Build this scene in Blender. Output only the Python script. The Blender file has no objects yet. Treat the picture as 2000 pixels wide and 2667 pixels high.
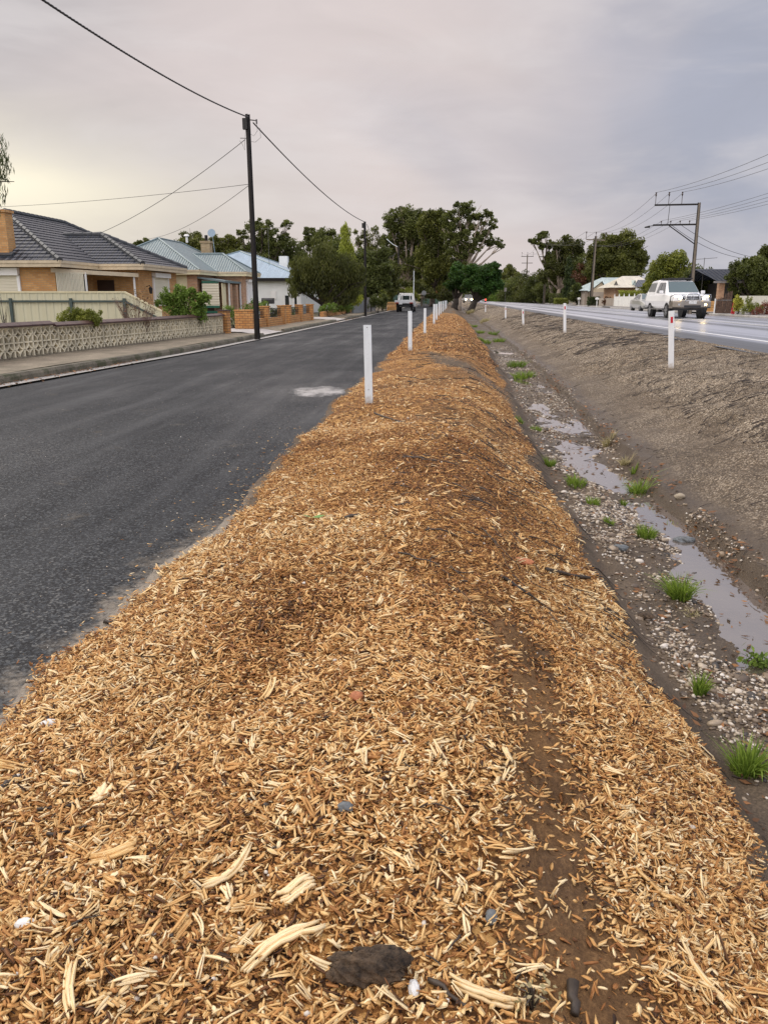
import bpy, math, random
import numpy as np
from mathutils import Vector, Matrix

random.seed(7)
SC = bpy.context.scene
COL = SC.collection
R = math.radians

# ---------------------------------------------------------------- camera
F = 2050.0                                    # focal length in pixels of the 2000 x 2667 photograph
EYE = np.array([0.0, 0.0, 1.45])
PITCH = math.atan(559.5 / F)
YAW = math.atan(165 * math.cos(PITCH) / F)
cam_d = bpy.data.cameras.new('camera')
cam = bpy.data.objects.new('camera', cam_d); COL.objects.link(cam)
cam.location = EYE
cam.rotation_euler = (math.pi / 2 - PITCH, 0, YAW)
cam_d.sensor_fit = 'HORIZONTAL'
cam_d.angle = 2 * math.atan(1000 / F)
cam_d.clip_start = 0.05; cam_d.clip_end = 4000
SC.camera = cam

# ---------------------------------------------------------------- exposure, sun and sky
SC.view_settings.view_transform = 'Standard'
SC.view_settings.look = 'None'
SC.view_settings.gamma = 1.0
SC.view_settings.exposure = 0.0
SC.view_settings.use_curve_mapping = False
SUN_EL, SUN_AZ = R(38), R(-62)                # azimuth measured from +Y towards +X
sun_d = bpy.data.lights.new('sun', 'SUN')
sun_d.energy = 1.5; sun_d.angle = R(22); sun_d.color = (1.0, 0.94, 0.85)
sun = bpy.data.objects.new('sun', sun_d); COL.objects.link(sun)
sun.location = (-30, 20, 40)
_d = Vector((math.sin(SUN_AZ) * math.cos(SUN_EL), math.cos(SUN_AZ) * math.cos(SUN_EL), math.sin(SUN_EL)))
sun.rotation_euler = (-_d).to_track_quat('-Z', 'Y').to_euler()


class G:
    """small node-tree writer"""
    def __init__(self, nt):
        self.nt = nt; nt.nodes.clear()
    def n(self, kind, ins=None, **props):
        nd = self.nt.nodes.new(kind)
        for k, v in props.items(): setattr(nd, k, v)
        for k, v in (ins or {}).items():
            s = nd.inputs[k]
            if isinstance(v, bpy.types.NodeSocket): self.nt.links.new(v, s)
            else: s.default_value = v
        return nd
    def math(self, op, a, b=0.0, c=None, clamp=False):
        nd = self.nt.nodes.new('ShaderNodeMath'); nd.operation = op; nd.use_clamp = clamp
        for i, v in enumerate((a, b, c)):
            if v is None: continue
            if isinstance(v, bpy.types.NodeSocket): self.nt.links.new(v, nd.inputs[i])
            else: nd.inputs[i].default_value = v
        return nd.outputs[0]
    def mix(self, f, a, b, mode='MIX'):
        nd = self.nt.nodes.new('ShaderNodeMix'); nd.data_type = 'RGBA'; nd.blend_type = mode
        for s, v in ((nd.inputs[0], f), (nd.inputs[6], a), (nd.inputs[7], b)):
            if isinstance(v, bpy.types.NodeSocket): self.nt.links.new(v, s)
            elif isinstance(v, (int, float)): s.default_value = v
            else: s.default_value = tuple(v) + (1,) * (4 - len(v))
        return nd.outputs[2]
    def ramp(self, f, stops, interp='LINEAR'):
        nd = self.nt.nodes.new('ShaderNodeValToRGB'); cr = nd.color_ramp; cr.interpolation = interp
        while len(cr.elements) < len(stops): cr.elements.new(0.5)
        for e, (p, c) in zip(cr.elements, stops):
            e.position = p; e.color = (tuple(c) + (1,)) if not isinstance(c, (int, float)) else (c, c, c, 1)
        self.nt.links.new(f, nd.inputs[0])
        return nd.outputs[0]
    def smooth(self, v, a, b):
        nd = self.n('ShaderNodeMapRange', {'Value': v, 'From Min': a, 'From Max': b}, interpolation_type='SMOOTHSTEP')
        return nd.outputs[0]
    def scale(self, v, xyz):
        return self.n('ShaderNodeMapping', {'Vector': v, 'Scale': xyz}).outputs[0]
    def noise(self, v, s, detail=3.0, rough=0.55, dist=0.0):
        return self.n('ShaderNodeTexNoise', {'Vector': v, 'Scale': s, 'Detail': detail, 'Roughness': rough, 'Distortion': dist}).outputs['Fac']
    def bump(self, h, strength, dist, normal=None):
        ins = {'Height': h, 'Strength': strength, 'Distance': dist}
        if normal is not None: ins['Normal'] = normal
        return self.n('ShaderNodeBump', ins).outputs[0]
    def out(self, shader, kind='ShaderNodeOutputMaterial'):
        self.n(kind, {'Surface': shader})


world = bpy.data.worlds.new('World'); SC.world = world; world.use_nodes = True
g = G(world.node_tree)
sky = g.n('ShaderNodeTexSky', sky_type='NISHITA', sun_disc=False, sun_elevation=SUN_EL, sun_rotation=SUN_AZ, air_density=1.0, dust_density=3.0)
tc = g.n('ShaderNodeTexCoord').outputs['Generated']
sp = g.n('ShaderNodeSeparateXYZ', {'Vector': tc})
X_, Z_ = sp.outputs[0], sp.outputs[2]
cl = g.noise(g.scale(tc, (1.0, 1.0, 2.2)), 1.9, 4, 0.5, 0.6)
cl2 = g.noise(g.scale(tc, (1.0, 1.0, 4.0)), 3.6, 5, 0.55, 0.3)
xw = g.math('ADD', X_, g.math('MULTIPLY', g.math('SUBTRACT', cl, 0.5), 0.7))
grey_l, warm, cool = (0.53, 0.49, 0.495), (0.735, 0.645, 0.625), (0.43, 0.445, 0.53)
c = g.mix(g.smooth(xw, -0.46, -0.02), grey_l, warm)
c = g.mix(g.smooth(xw, -0.04, 0.32), c, cool)
# darker bank of cloud low on the left, brighter breaks above it
c = g.mix(g.math('MULTIPLY', g.smooth(cl2, 0.42, 0.68), 0.45), c, (0.80, 0.745, 0.735))
low = g.math('MULTIPLY', g.math('SUBTRACT', 1.0, g.smooth(Z_, 0.03, 0.2)), g.math('SUBTRACT', 1.0, g.smooth(X_, -0.40, 0.0)))
c = g.mix(g.math('MULTIPLY', low, 0.35), c, (0.58, 0.52, 0.51))
# pale yellow break in the cloud near the left horizon
dx = g.math('MULTIPLY', g.math('ADD', X_, 0.52), 1 / 0.20)
dz = g.math('MULTIPLY', g.math('SUBTRACT', g.math('ADD', Z_, g.math('MULTIPLY', g.math('SUBTRACT', cl2, 0.5), 0.09)), 0.105), 1 / 0.062)
gl = g.math('EXPONENT', g.math('MULTIPLY', g.math('ADD', g.math('MULTIPLY', dx, dx), g.math('MULTIPLY', dz, dz)), -1.0))
c = g.n('ShaderNodeVectorMath', {0: c, 'Scale': g.math('ADD', 1.0, g.math('MULTIPLY', g.math('SUBTRACT', g.noise(g.scale(tc, (1.0, 1.0, 2.6)), 5.5, 5, .6, .8), .5), .22))}, operation='SCALE').outputs[0]
c = g.mix(gl, c, (1.12, 1.03, 0.80))
# the overcast is brighter overhead than towards the horizon
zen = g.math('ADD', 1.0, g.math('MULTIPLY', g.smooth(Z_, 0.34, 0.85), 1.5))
# ... with added brightness in the unseen sky behind, lifting faces towards the camera
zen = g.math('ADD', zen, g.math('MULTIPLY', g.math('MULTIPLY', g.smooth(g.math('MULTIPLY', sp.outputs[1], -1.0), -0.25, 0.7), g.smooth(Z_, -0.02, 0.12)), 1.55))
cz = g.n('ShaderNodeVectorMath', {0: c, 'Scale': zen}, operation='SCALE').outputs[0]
ns = g.n('ShaderNodeVectorMath', {0: sky.outputs[0], 'Scale': 0.1}, operation='SCALE').outputs[0]
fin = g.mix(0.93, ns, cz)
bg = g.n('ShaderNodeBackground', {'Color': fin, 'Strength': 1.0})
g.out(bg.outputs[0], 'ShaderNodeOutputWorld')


# ---------------------------------------------------------------- pixel -> place helpers
_fh = np.array([-math.sin(YAW), math.cos(YAW), 0]); _R = np.array([math.cos(YAW), math.sin(YAW), 0])
_FW = _fh * math.cos(PITCH) + np.array([0, 0, -math.sin(PITCH)]); _UP = _fh * math.sin(PITCH) + np.array([0, 0, math.cos(PITCH)])
def ray(x, y): return _FW + _R * ((x - 1000) / F) + _UP * ((1333.5 - y) / F)
def atY(x, y, Y): r = ray(x, y); return EYE + r * (Y / r[1])
def atX(x, y, X): r = ray(x, y); return EYE + r * (X / r[0])
def atZ(x, y, z): r = ray(x, y); return EYE + r * ((z - EYE[2]) / r[2])


# ---------------------------------------------------------------- object helpers
def tag(o, label=None, cat=None, group=None, kind=None):
    if label: o['label'] = label
    if cat: o['category'] = cat
    if group: o['group'] = group
    if kind: o['kind'] = kind
    return o

def root(name, label, cat, loc=(0, 0, 0), rz=0.0, group=None):
    o = bpy.data.objects.new(name, None); COL.objects.link(o)
    o.empty_display_size = 0.2
    o.location = Vector([float(v) for v in loc]); o.rotation_euler = (0, 0, rz)
    return tag(o, label, cat, group)

def copy_tree(o, parent=None):
    c_ = o.copy(); COL.objects.link(c_)
    if parent is not None: c_.parent = parent
    for ch in list(o.children): copy_tree(ch, c_)
    return c_

def link_mesh(name, me, mat, parent=None, loc=None):
    o = bpy.data.objects.new(name, me); COL.objects.link(o)
    if mat is not None: me.materials.append(mat)
    if parent is not None: o.parent = parent
    if loc is not None: o.location = Vector([float(v) for v in loc])
    return o

def mesh_np(name, V, Q, mat, parent=None, fl=None, vec=None, smooth=False, loc=None):
    """mesh from numpy arrays: V (n,3), Q (m,k); fl / vec = dicts of point attributes"""
    V = np.asarray(V, np.float32); Q = np.asarray(Q, np.int32)
    if loc is not None: V = V - np.asarray(loc, np.float32)
    me = bpy.data.meshes.new(name)
    k = Q.shape[1]
    me.vertices.add(len(V)); me.vertices.foreach_set('co', V.ravel())
    me.loops.add(Q.size); me.loops.foreach_set('vertex_index', Q.ravel())
    me.polygons.add(len(Q)); me.polygons.foreach_set('loop_start', np.arange(0, Q.size, k, dtype=np.int32))
    try: me.polygons.foreach_set('loop_total', np.full(len(Q), k, np.int32))
    except Exception: pass
    me.update(calc_edges=True)
    if smooth: me.polygons.foreach_set('use_smooth', np.ones(len(Q), bool))
    for kx, a in (fl or {}).items():
        at = me.attributes.new(kx, 'FLOAT', 'POINT'); at.data.foreach_set('value', np.asarray(a, np.float32).ravel())
    for kx, a in (vec or {}).items():
        at = me.attributes.new(kx, 'FLOAT_VECTOR', 'POINT'); at.data.foreach_set('vector', np.asarray(a, np.float32).ravel())
    return link_mesh(name, me, mat, parent, loc)


class MB:
    """collects shapes and links them as one mesh"""
    def __init__(self): self.v = []; self.f = []; self.uv = {}
    def poly(self, pts, uv=None):
        i = len(self.v); self.v += [tuple(float(c) for c in p) for p in pts]
        self.f.append(list(range(i, i + len(pts))))
        if uv: self.uv[len(self.f) - 1] = uv
        return self
    def box(self, c, s, rz=0.0, rx=0.0, ry=0.0):
        m = Matrix.Translation([float(v) for v in c]) @ Matrix.Rotation(rz, 4, 'Z') @ Matrix.Rotation(ry, 4, 'Y') @ Matrix.Rotation(rx, 4, 'X')
        x, y, z = [float(q) / 2 for q in s]
        p = [m @ Vector(q) for q in ((-x, -y, -z), (x, -y, -z), (x, y, -z), (-x, y, -z), (-x, -y, z), (x, -y, z), (x, y, z), (-x, y, z))]
        i = len(self.v); self.v += [tuple(q) for q in p]
        self.f += [[i + a for a in q] for q in ((3, 2, 1, 0), (4, 5, 6, 7), (0, 1, 5, 4), (1, 2, 6, 5), (2, 3, 7, 6), (3, 0, 4, 7))]
        return self
    def bar(self, a, b, w, h=None):
        """rectangular bar between two points"""
        h = h or w
        a = Vector([float(q) for q in a]); b = Vector([float(q) for q in b]); d = (b - a)
        t = d.normalized(); up = Vector((0, 0, 1)) if abs(t.z) < 0.98 else Vector((0, 1, 0))
        s = t.cross(up).normalized(); u = s.cross(t)
        i = len(self.v)
        for p in (a, b):
            for (p1, p2) in ((-1, -1), (1, -1), (1, 1), (-1, 1)):
                self.v.append(tuple(p + s * (p1 * w / 2) + u * (p2 * h / 2)))
        self.f += [[i + q for q in ff] for ff in ((0, 1, 2, 3), (7, 6, 5, 4), (0, 4, 5, 1), (1, 5, 6, 2), (2, 6, 7, 3), (3, 7, 4, 0))]
        return self
    def tube(self, pts, r, n=8, caps=True):
        pts = [Vector([float(q) for q in p]) for p in pts]
        rr = r if isinstance(r, (list, tuple, np.ndarray)) else [r] * len(pts)
        i0 = len(self.v); pn = None
        for k, p in enumerate(pts):
            t = (pts[min(k + 1, len(pts) - 1)] - pts[max(k - 1, 0)]).normalized()
            if pn is None:
                ref = Vector((0, 0, 1)) if abs(t.z) < 0.9 else Vector((1, 0, 0))
                pn = t.cross(ref).normalized()
            else:
                pn = (pn - t * pn.dot(t)).normalized()
            b = t.cross(pn)
            for j in range(n):
                a = 2 * math.pi * j / n
                self.v.append(tuple(p + (pn * math.cos(a) + b * math.sin(a)) * float(rr[k])))
        for k in range(len(pts) - 1):
            for j in range(n):
                a = i0 + k * n + j; b_ = i0 + k * n + (j + 1) % n
                self.f.append([a, b_, b_ + n, a + n])
        if caps:
            self.f.append([i0 + j for j in range(n)][::-1]); e = i0 + (len(pts) - 1) * n
            self.f.append([e + j for j in range(n)])
        return self
    def prism(self, poly, d, axis='x', at=0.0):
        """polygon in the other two axes, extruded by d along axis, centred on 'at'"""
        n = len(poly); i = len(self.v)
        for s in (-d / 2, d / 2):
            for (a, b) in poly:
                self.v.append({'x': (at + s, a, b), 'y': (a, at + s, b), 'z': (a, b, at + s)}[axis])
        self.f.append([i + k for k in range(n)][::-1]); self.f.append([i + n + k for k in range(n)])
        for k in range(n): self.f.append([i + k, i + (k + 1) % n, i + n + (k + 1) % n, i + n + k])
        return self
    def loft(self, rings, caps=True):
        n = len(rings[0]); i = len(self.v)
        for r_ in rings: self.v += [tuple(float(q) for q in p) for p in r_]
        for k in range(len(rings) - 1):
            for j in range(n):
                a = i + k * n + j; b = i + k * n + (j + 1) % n
                self.f.append([a, b, b + n, a + n])
        if caps:
            self.f.append([i + j for j in range(n)][::-1]); e = i + (len(rings) - 1) * n
            self.f.append([e + j for j in range(n)])
        return self
    def build(self, name, mat, parent=None, loc=None, smooth=False, bevel=0.0):
        """loc = world origin of the object (top-level) or of its parent (part): vertices are given in world space"""
        off = np.array(loc if loc is not None else (0, 0, 0), float)
        V = (np.array(self.v) - off) if len(self.v) else np.zeros((0, 3))
        me = bpy.data.meshes.new(name); me.from_pydata(V.tolist(), [], self.f); me.update()
        uvl = me.uv_layers.new(name='UVMap'); W = np.array(self.v)
        for p in me.polygons:
            cu = self.uv.get(p.index)
            nx, ny, nz = (abs(q) for q in p.normal)
            for q, li in enumerate(p.loop_indices):
                x, y, z = W[me.loops[li].vertex_index]
                if cu: uvl.data[li].uv = cu[q]
                elif nz > 0.7: uvl.data[li].uv = (x, y)
                elif nx > ny: uvl.data[li].uv = (y, z)
                else: uvl.data[li].uv = (x, z)
        if smooth: me.polygons.foreach_set('use_smooth', [True] * len(me.polygons))
        o = link_mesh(name, me, mat, parent, loc if parent is None and loc is not None else None)
        if bevel:
            m = o.modifiers.new('bevel', 'BEVEL'); m.width = bevel; m.segments = 2; m.limit_method = 'ANGLE'
        return o

# ---------------------------------------------------------------- numpy noise
def _hash(i, j, s):
    n = (i.astype(np.int64) * 374761393 + j.astype(np.int64) * 668265263 + s * 974634777) & 0x7fffffff
    n = ((n ^ (n >> 13)) * 1274126177) & 0x7fffffff
    return ((n ^ (n >> 16)) & 0xffff) / 65535.0
def vnoise(x, y, s=0):
    xi = np.floor(x); yi = np.floor(y); fx = x - xi; fy = y - yi
    fx = fx * fx * (3 - 2 * fx); fy = fy * fy * (3 - 2 * fy)
    xi = xi.astype(np.int64); yi = yi.astype(np.int64)
    a = _hash(xi, yi, s); b = _hash(xi + 1, yi, s); c_ = _hash(xi, yi + 1, s); d = _hash(xi + 1, yi + 1, s)
    return (a * (1 - fx) + b * fx) * (1 - fy) + (c_ * (1 - fx) + d * fx) * fy - 0.5
def fbm(x, y, s=0, o=3):
    t = 0; a = 1.0
    for k in range(o):
        t = t + a * vnoise(x * 2 ** k + 17.3 * k, y * 2 ** k + 5.1 * k, s + k); a *= 0.5
    return t
def sstep(x, a, b):
    t = np.clip((x - a) / (b - a), 0, 1); return t * t * (3 - 2 * t)

# ---------------------------------------------------------------- the lie of the land
KY = [-30, 5, 13.2, 21.8, 30, 49, 84, 400]; KX = [-10.5, -8.35, -7.72, -7.12, -6.96, -6.76, -6.62, -6.6]
def kerb_x(Y): return np.interp(Y, KY, KX)
PX = [-600, -11.5, -9.3, -8.0, -7.6, -1.75, -1.5, -1.38, -1.15, -.9, -.4, 0.0, .28, .6, .95, 1.06, 1.22, 1.36, 2.20, 2.25, 2.5, 3.0, 3.8, 4.4, 5.5, 6.45, 6.75, 7.0, 18.0, 18.4, 30, 600]
PZ = [.16, .16, .10, .02, -.04, -.04, -.012, .02, .065, .10, .135, .14, .095, -.085, -.30, -.36, -.515, -.545, -.54, -.41, -.35, -.22, 0.0, .125, .25, .352, .335, .24, .24, .36, .50, .55]
def shift(Y): return np.interp(Y, [0, 8, 14, 28, 60], [0, 0, .17, .45, .5])
POOLS = []                                          # (x, y, rx, ry, depth)
for px, py, rx, ry in ((1300, 925, .42, 4.5), (1345, 985, .36, 2.2), (1420, 1085, .3, 1.6), (1500, 1185, .34, 1.4), (1560, 1235, .22, .7), (1730, 1370, .30, .7), (1860, 1480, .24, .75), (1965, 1590, .26, .55), (2015, 1690, .30, .45)):
    p_ = atZ(px, py, -.56); POOLS.append((p_[0], p_[1], rx, ry, .075))
CUTS = [(.27, 3.35), (.35, 2.95), (.345, 2.35), (.31, 1.75), (.34, 1.1)]      # wheel-worn dirt streak on the heap
PITS = [(float(p_[0]), float(p_[1]), s_, d_) for p_, s_, d_ in ((atZ(1415, 1725, -.02), .085, .075), (atZ(1455, 2130, -.05), .07, .07), (atZ(1440, 2420, -.05), .07, .03))]
def cut_dist(x, y):
    d = np.full(np.shape(x), 9.0)
    for (a, b) in zip(CUTS[:-1], CUTS[1:]):
        ax, ay = a; bx, by = b; L = (bx - ax) ** 2 + (by - ay) ** 2
        t = np.clip(((x - ax) * (bx - ax) + (y - ay) * (by - ay)) / L, 0, 1)
        d = np.minimum(d, np.hypot(x - ax - t * (bx - ax), y - ay - t * (by - ay)))
    return d
def land(x, y):
    x = np.asarray(x, float); y = np.asarray(y, float)
    s = shift(y); w = sstep(x, -.1, .7) * (1 - sstep(x, 2.9, 4.6))
    xs = x - s * w - .09 * fbm(y * .5, y * 0 + 3, 5) * w - (.17 * fbm(y * .8, x * 0 + 9, 11) + .07 * fbm(y * 3.1, x * 0 + 4, 13)) * (1 - sstep(x, -1.0, -.2)) * sstep(x, -1.9, -1.6)
    z = np.interp(xs, PX, PZ)
    soft = sstep(x, -1.5, -1.2) * (1 - sstep(x, 6.2, 6.6))
    near = np.exp(-np.maximum(y, 0) / 25.0)
    z = z + soft * (.095 * fbm(x * 1.3, y * .8, 21) + (.03 * fbm(x * 4, y * 4, 31) + .012 * fbm(x * 14, y * 14, 41)) * near)
    bed = sstep(xs, 1.15, 1.35) * (1 - sstep(xs, 2.2, 2.35))
    z = z + bed * (.036 * fbm(x * 3, y * 2.0, 51) + .018 * fbm(x * 9, y * 8, 52) + .030 + .05 * np.clip(1.75 - xs, -.3, .5))
    for (cx, cy, rx, ry, d) in POOLS:
        z = z - bed * d * np.exp(-(((x - cx) / rx) ** 2 + ((y - cy) / ry) ** 2))
    cd = cut_dist(x, y)
    gul = np.exp(-(cd / .13) ** 2) * (1 - sstep(y, 3.3, 3.9)) * sstep(y, .6, 1.6)
    z = z - gul * (.048 + .05 * fbm(x * 7, y * 5, 61) + .022 * fbm(x * 26, y * 26, 62))
    z = z + .05 * np.exp(-((x + .12) / .45) ** 2 - ((y - 4.6) / 1.1) ** 2) + .03 * np.exp(-((x + .5) / .4) ** 2 - ((y - 8.2) / 1.4) ** 2)
    for (cx, cy, s_, d) in PITS:
        r2 = ((x - cx) / s_) ** 2 + ((y - cy) / (s_ * 1.5)) ** 2
        z = z - d * np.exp(-r2) + (.045 * np.exp(-(r2 - 1.1) ** 2 / .5) * (fbm(x * 22, y * 22, 63) + .35) + .02 * np.exp(-r2 / 2) * fbm(x * 50, y * 50, 64))
    bank = sstep(xs, 2.7, 3.3) * (1 - sstep(xs, 4.6, 5.6))
    z = z + bank * .05 * fbm(x * 3.2 + y * .8, y * .9, 71) * near
    return z
# ---------------------------------------------------------------- materials
def new_mat(name):
    m = bpy.data.materials.new(name); m.use_nodes = True
    return m, G(m.node_tree)

def plain(name, col, rough=0.6, metal=0.0, var=0.12, scale=3.0, bump=0.0, bscale=60.0, spec=0.5, coat=0.0):
    m, g = new_mat(name)
    tc = g.n('ShaderNodeTexCoord').outputs['Object']
    nz = g.noise(tc, scale, 4, 0.6)
    dk = tuple(q * (1 - var * 1.6) for q in col); lt = tuple(min(1, q * (1 + var)) for q in col)
    ins = {'Base Color': g.ramp(nz, [(0.3, dk), (0.7, lt)]), 'Roughness': rough, 'Metallic': metal, 'Specular IOR Level': spec, 'Coat Weight': coat, 'Coat Roughness': 0.05}
    if bump: ins['Normal'] = g.bump(g.noise(tc, bscale, 3), bump, 0.01)
    g.out(g.n('ShaderNodeBsdfPrincipled', ins).outputs[0])
    return m

def emit(name, col, strength):
    m, g = new_mat(name)
    g.out(g.n('ShaderNodeEmission', {'Color': col + (1,), 'Strength': strength}).outputs[0])
    return m

def brick(name, c1, c2, mortar, bw=.23, bh=.076, stain=0.25):
    m, g = new_mat(name)
    uv = g.n('ShaderNodeUVMap', uv_map='UVMap').outputs[0]
    b = g.n('ShaderNodeTexBrick', {'Vector': uv, 'Color1': c1 + (1,), 'Color2': c2 + (1,), 'Mortar': mortar + (1,), 'Scale': 1.0, 'Mortar Size': .009, 'Mortar Smooth': .2, 'Bias': 0.0, 'Brick Width': bw, 'Row Height': bh + .01})
    nz = g.noise(uv, 1.1, 4, 0.6)
    col = g.mix(g.math('MULTIPLY', g.smooth(nz, .45, .75), stain), b.outputs[0], tuple(q * .45 for q in c1))
    g.out(g.n('ShaderNodeBsdfPrincipled', {'Base Color': col, 'Roughness': .8, 'Normal': g.bump(b.outputs[1], -.5, .01)}).outputs[0])
    return m

def leafmat(name, dark, light, rough=.55, trans=.25):
    m, g = new_mat(name)
    t = g.n('ShaderNodeAttribute', attribute_name='tone').outputs['Fac']
    col = g.ramp(t, [(0.0, dark), (1.0, light)])
    p = g.n('ShaderNodeBsdfPrincipled', {'Base Color': col, 'Roughness': rough, 'Specular IOR Level': .3}).outputs[0]
    tr = g.n('ShaderNodeBsdfTranslucent', {'Color': g.mix(0.35, col, (.25, .32, .04))}).outputs[0]
    g.out(g.n('ShaderNodeMixShader', {0: trans, 1: p, 2: tr}).outputs[0])
    return m

def stonemat(name, stops, rough=.7, spec=.4):
    m, g = new_mat(name)
    t = g.n('ShaderNodeAttribute', attribute_name='tone').outputs['Fac']
    tc = g.n('ShaderNodeTexCoord').outputs['Object']
    col = g.mix(g.noise(tc, 90, 3), g.ramp(t, stops), (.08, .07, .05), 'MULTIPLY')
    col = g.mix(.55, g.ramp(t, stops), col)
    g.out(g.n('ShaderNodeBsdfPrincipled', {'Base Color': col, 'Roughness': rough, 'Specular IOR Level': spec, 'Normal': g.bump(g.noise(tc, 160, 2), .3, .002)}).outputs[0])
    return m

CHIP = [(0.0, (.028, .013, .006)), (.12, (.13, .055, .018)), (.30, (.28, .115, .033)), (.52, (.545, .28, .086)), (.76, (.73, .49, .205)), (1.0, (.87, .72, .44))]

def chip_mat(name, stops):
    m, g = new_mat(name)
    t = g.n('ShaderNodeAttribute', attribute_name='tone').outputs['Fac']
    fb = g.n('ShaderNodeAttribute', attribute_name='fib').outputs['Vector']
    fine = g.noise(g.scale(fb, (14, 420, 40)), 1.0, 3, .6)
    blot = g.noise(g.scale(fb, (35, 60, 9)), 1.0, 2, .5)
    t2 = g.math('ADD', t, g.math('MULTIPLY', g.math('SUBTRACT', fine, .5), .75))
    t2 = g.math('ADD', t2, g.math('MULTIPLY', g.math('SUBTRACT', blot, .5), .25))
    col = g.ramp(t2, stops)
    g.out(g.n('ShaderNodeBsdfPrincipled', {'Base Color': col, 'Roughness': .62, 'Specular IOR Level': .35, 'Normal': g.bump(fine, .8, .003)}).outputs[0])
    return m

def ground_mat():
    m, g = new_mat('ditch_and_heap_soil')
    P = g.n('ShaderNodeTexCoord').outputs['Object']
    A = lambda k: g.n('ShaderNodeAttribute', attribute_name=k).outputs['Fac']
    edge = g.math('MULTIPLY', g.math('SUBTRACT', g.noise(P, 6.0, 5, .65), .5), .75)
    fine = g.noise(P, 85, 3, .65)
    def msk(k, w=.22): return g.smooth(g.math('ADD', A(k), edge), .5 - w, .5 + w)
    # soil
    n1 = g.noise(P, 2.2, 5, .6)
    soil = g.ramp(n1, [(.25, (.06, .042, .027)), (.55, (.14, .102, .066)), (.8, (.23, .175, .115))])
    soil = g.mix(g.smooth(fine, .35, .75), g.mix(.45, soil, (.03, .022, .015)), g.mix(.25, soil, (.30, .23, .15)))
    # mulch crumbs: small flecks laid every way
    v1 = g.n('ShaderNodeTexVoronoi', {'Vector': g.scale(P, (1, .55, 1)), 'Scale': 95.0, 'Randomness': 1.0})
    v2 = g.n('ShaderNodeTexVoronoi', {'Vector': g.scale(P, (.45, 1, 1)), 'Scale': 60.0, 'Randomness': 1.0})
    f1 = g.n('ShaderNodeSeparateColor', {0: v1.outputs['Color']}).outputs[0]
    f2 = g.n('ShaderNodeSeparateColor', {0: v2.outputs['Color']}).outputs[1]
    fl = g.math('ADD', g.math('MULTIPLY', f1, .55), g.math('MULTIPLY', f2, .45))
    patch = g.noise(P, 1.4, 4, .6)
    tt = g.math('ADD', fl, g.math('MULTIPLY', g.math('SUBTRACT', patch, .5), .55))
    mul = g.ramp(tt, [(.16, (.035, .015, .006)), (.40, (.16, .072, .021)), (.60, (.38, .18, .05)), (.86, (.64, .39, .135))])
    # gravel of the bank
    v3 = g.n('ShaderNodeTexVoronoi', {'Vector': P, 'Scale': 78.0, 'Randomness': 1.0})
    f3 = g.n('ShaderNodeSeparateColor', {0: v3.outputs['Color']}).outputs[0]
    gt = g.math('ADD', f3, g.math('MULTIPLY', g.math('SUBTRACT', g.noise(P, 1.1, 5, .65), .5), .9))
    grv = g.ramp(gt, [(.2, (.036, .027, .018)), (.5, (.10, .074, .048)), (.76, (.24, .185, .12)), (1.0, (.62, .53, .40))])
    yard = g.ramp(g.noise(P, .8, 5, .6), [(.3, (.05, .055, .025)), (.55, (.12, .10, .06)), (.75, (.09, .12, .035))])
    c = g.mix(msk('yard'), soil, yard)
    c = g.mix(g.math('MAXIMUM', msk('gravel', .3), g.math('MULTIPLY', A('grit'), .55)), c, grv)
    dust = g.ramp(g.math('ADD', g.math('MULTIPLY', fine, .6), g.math('MULTIPLY', n1, .5)), [(.3, (.06, .030, .011)), (.55, (.16, .082, .028)), (.8, (.34, .19, .070))])
    c = g.mix(msk('mulch', .15), c, mul)
    c = g.mix(g.math('MULTIPLY', msk('dust', .35), .85), c, dust)
    sand = g.ramp(g.noise(P, 70, 3), [(.3, (.22, .19, .15)), (.7, (.36, .32, .26))])
    c = g.mix(g.math('MULTIPLY', msk('sand', .25), .8), c, sand)
    rough = g.math('SUBTRACT', .85, g.math('MULTIPLY', A('wet'), .5))
    c = g.mix(g.math('MULTIPLY', A('wet'), .35), c, (.02, .015, .01))
    h = g.math('ADD', g.math('MULTIPLY', fine, .6), g.math('MULTIPLY', fl, .5))
    h = g.math('ADD', h, g.math('MULTIPLY', f3, .5))
    g.out(g.n('ShaderNodeBsdfPrincipled', {'Base Color': c, 'Roughness': rough, 'Specular IOR Level': .3, 'Normal': g.bump(h, .7, .02)}).outputs[0])
    return m

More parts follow.
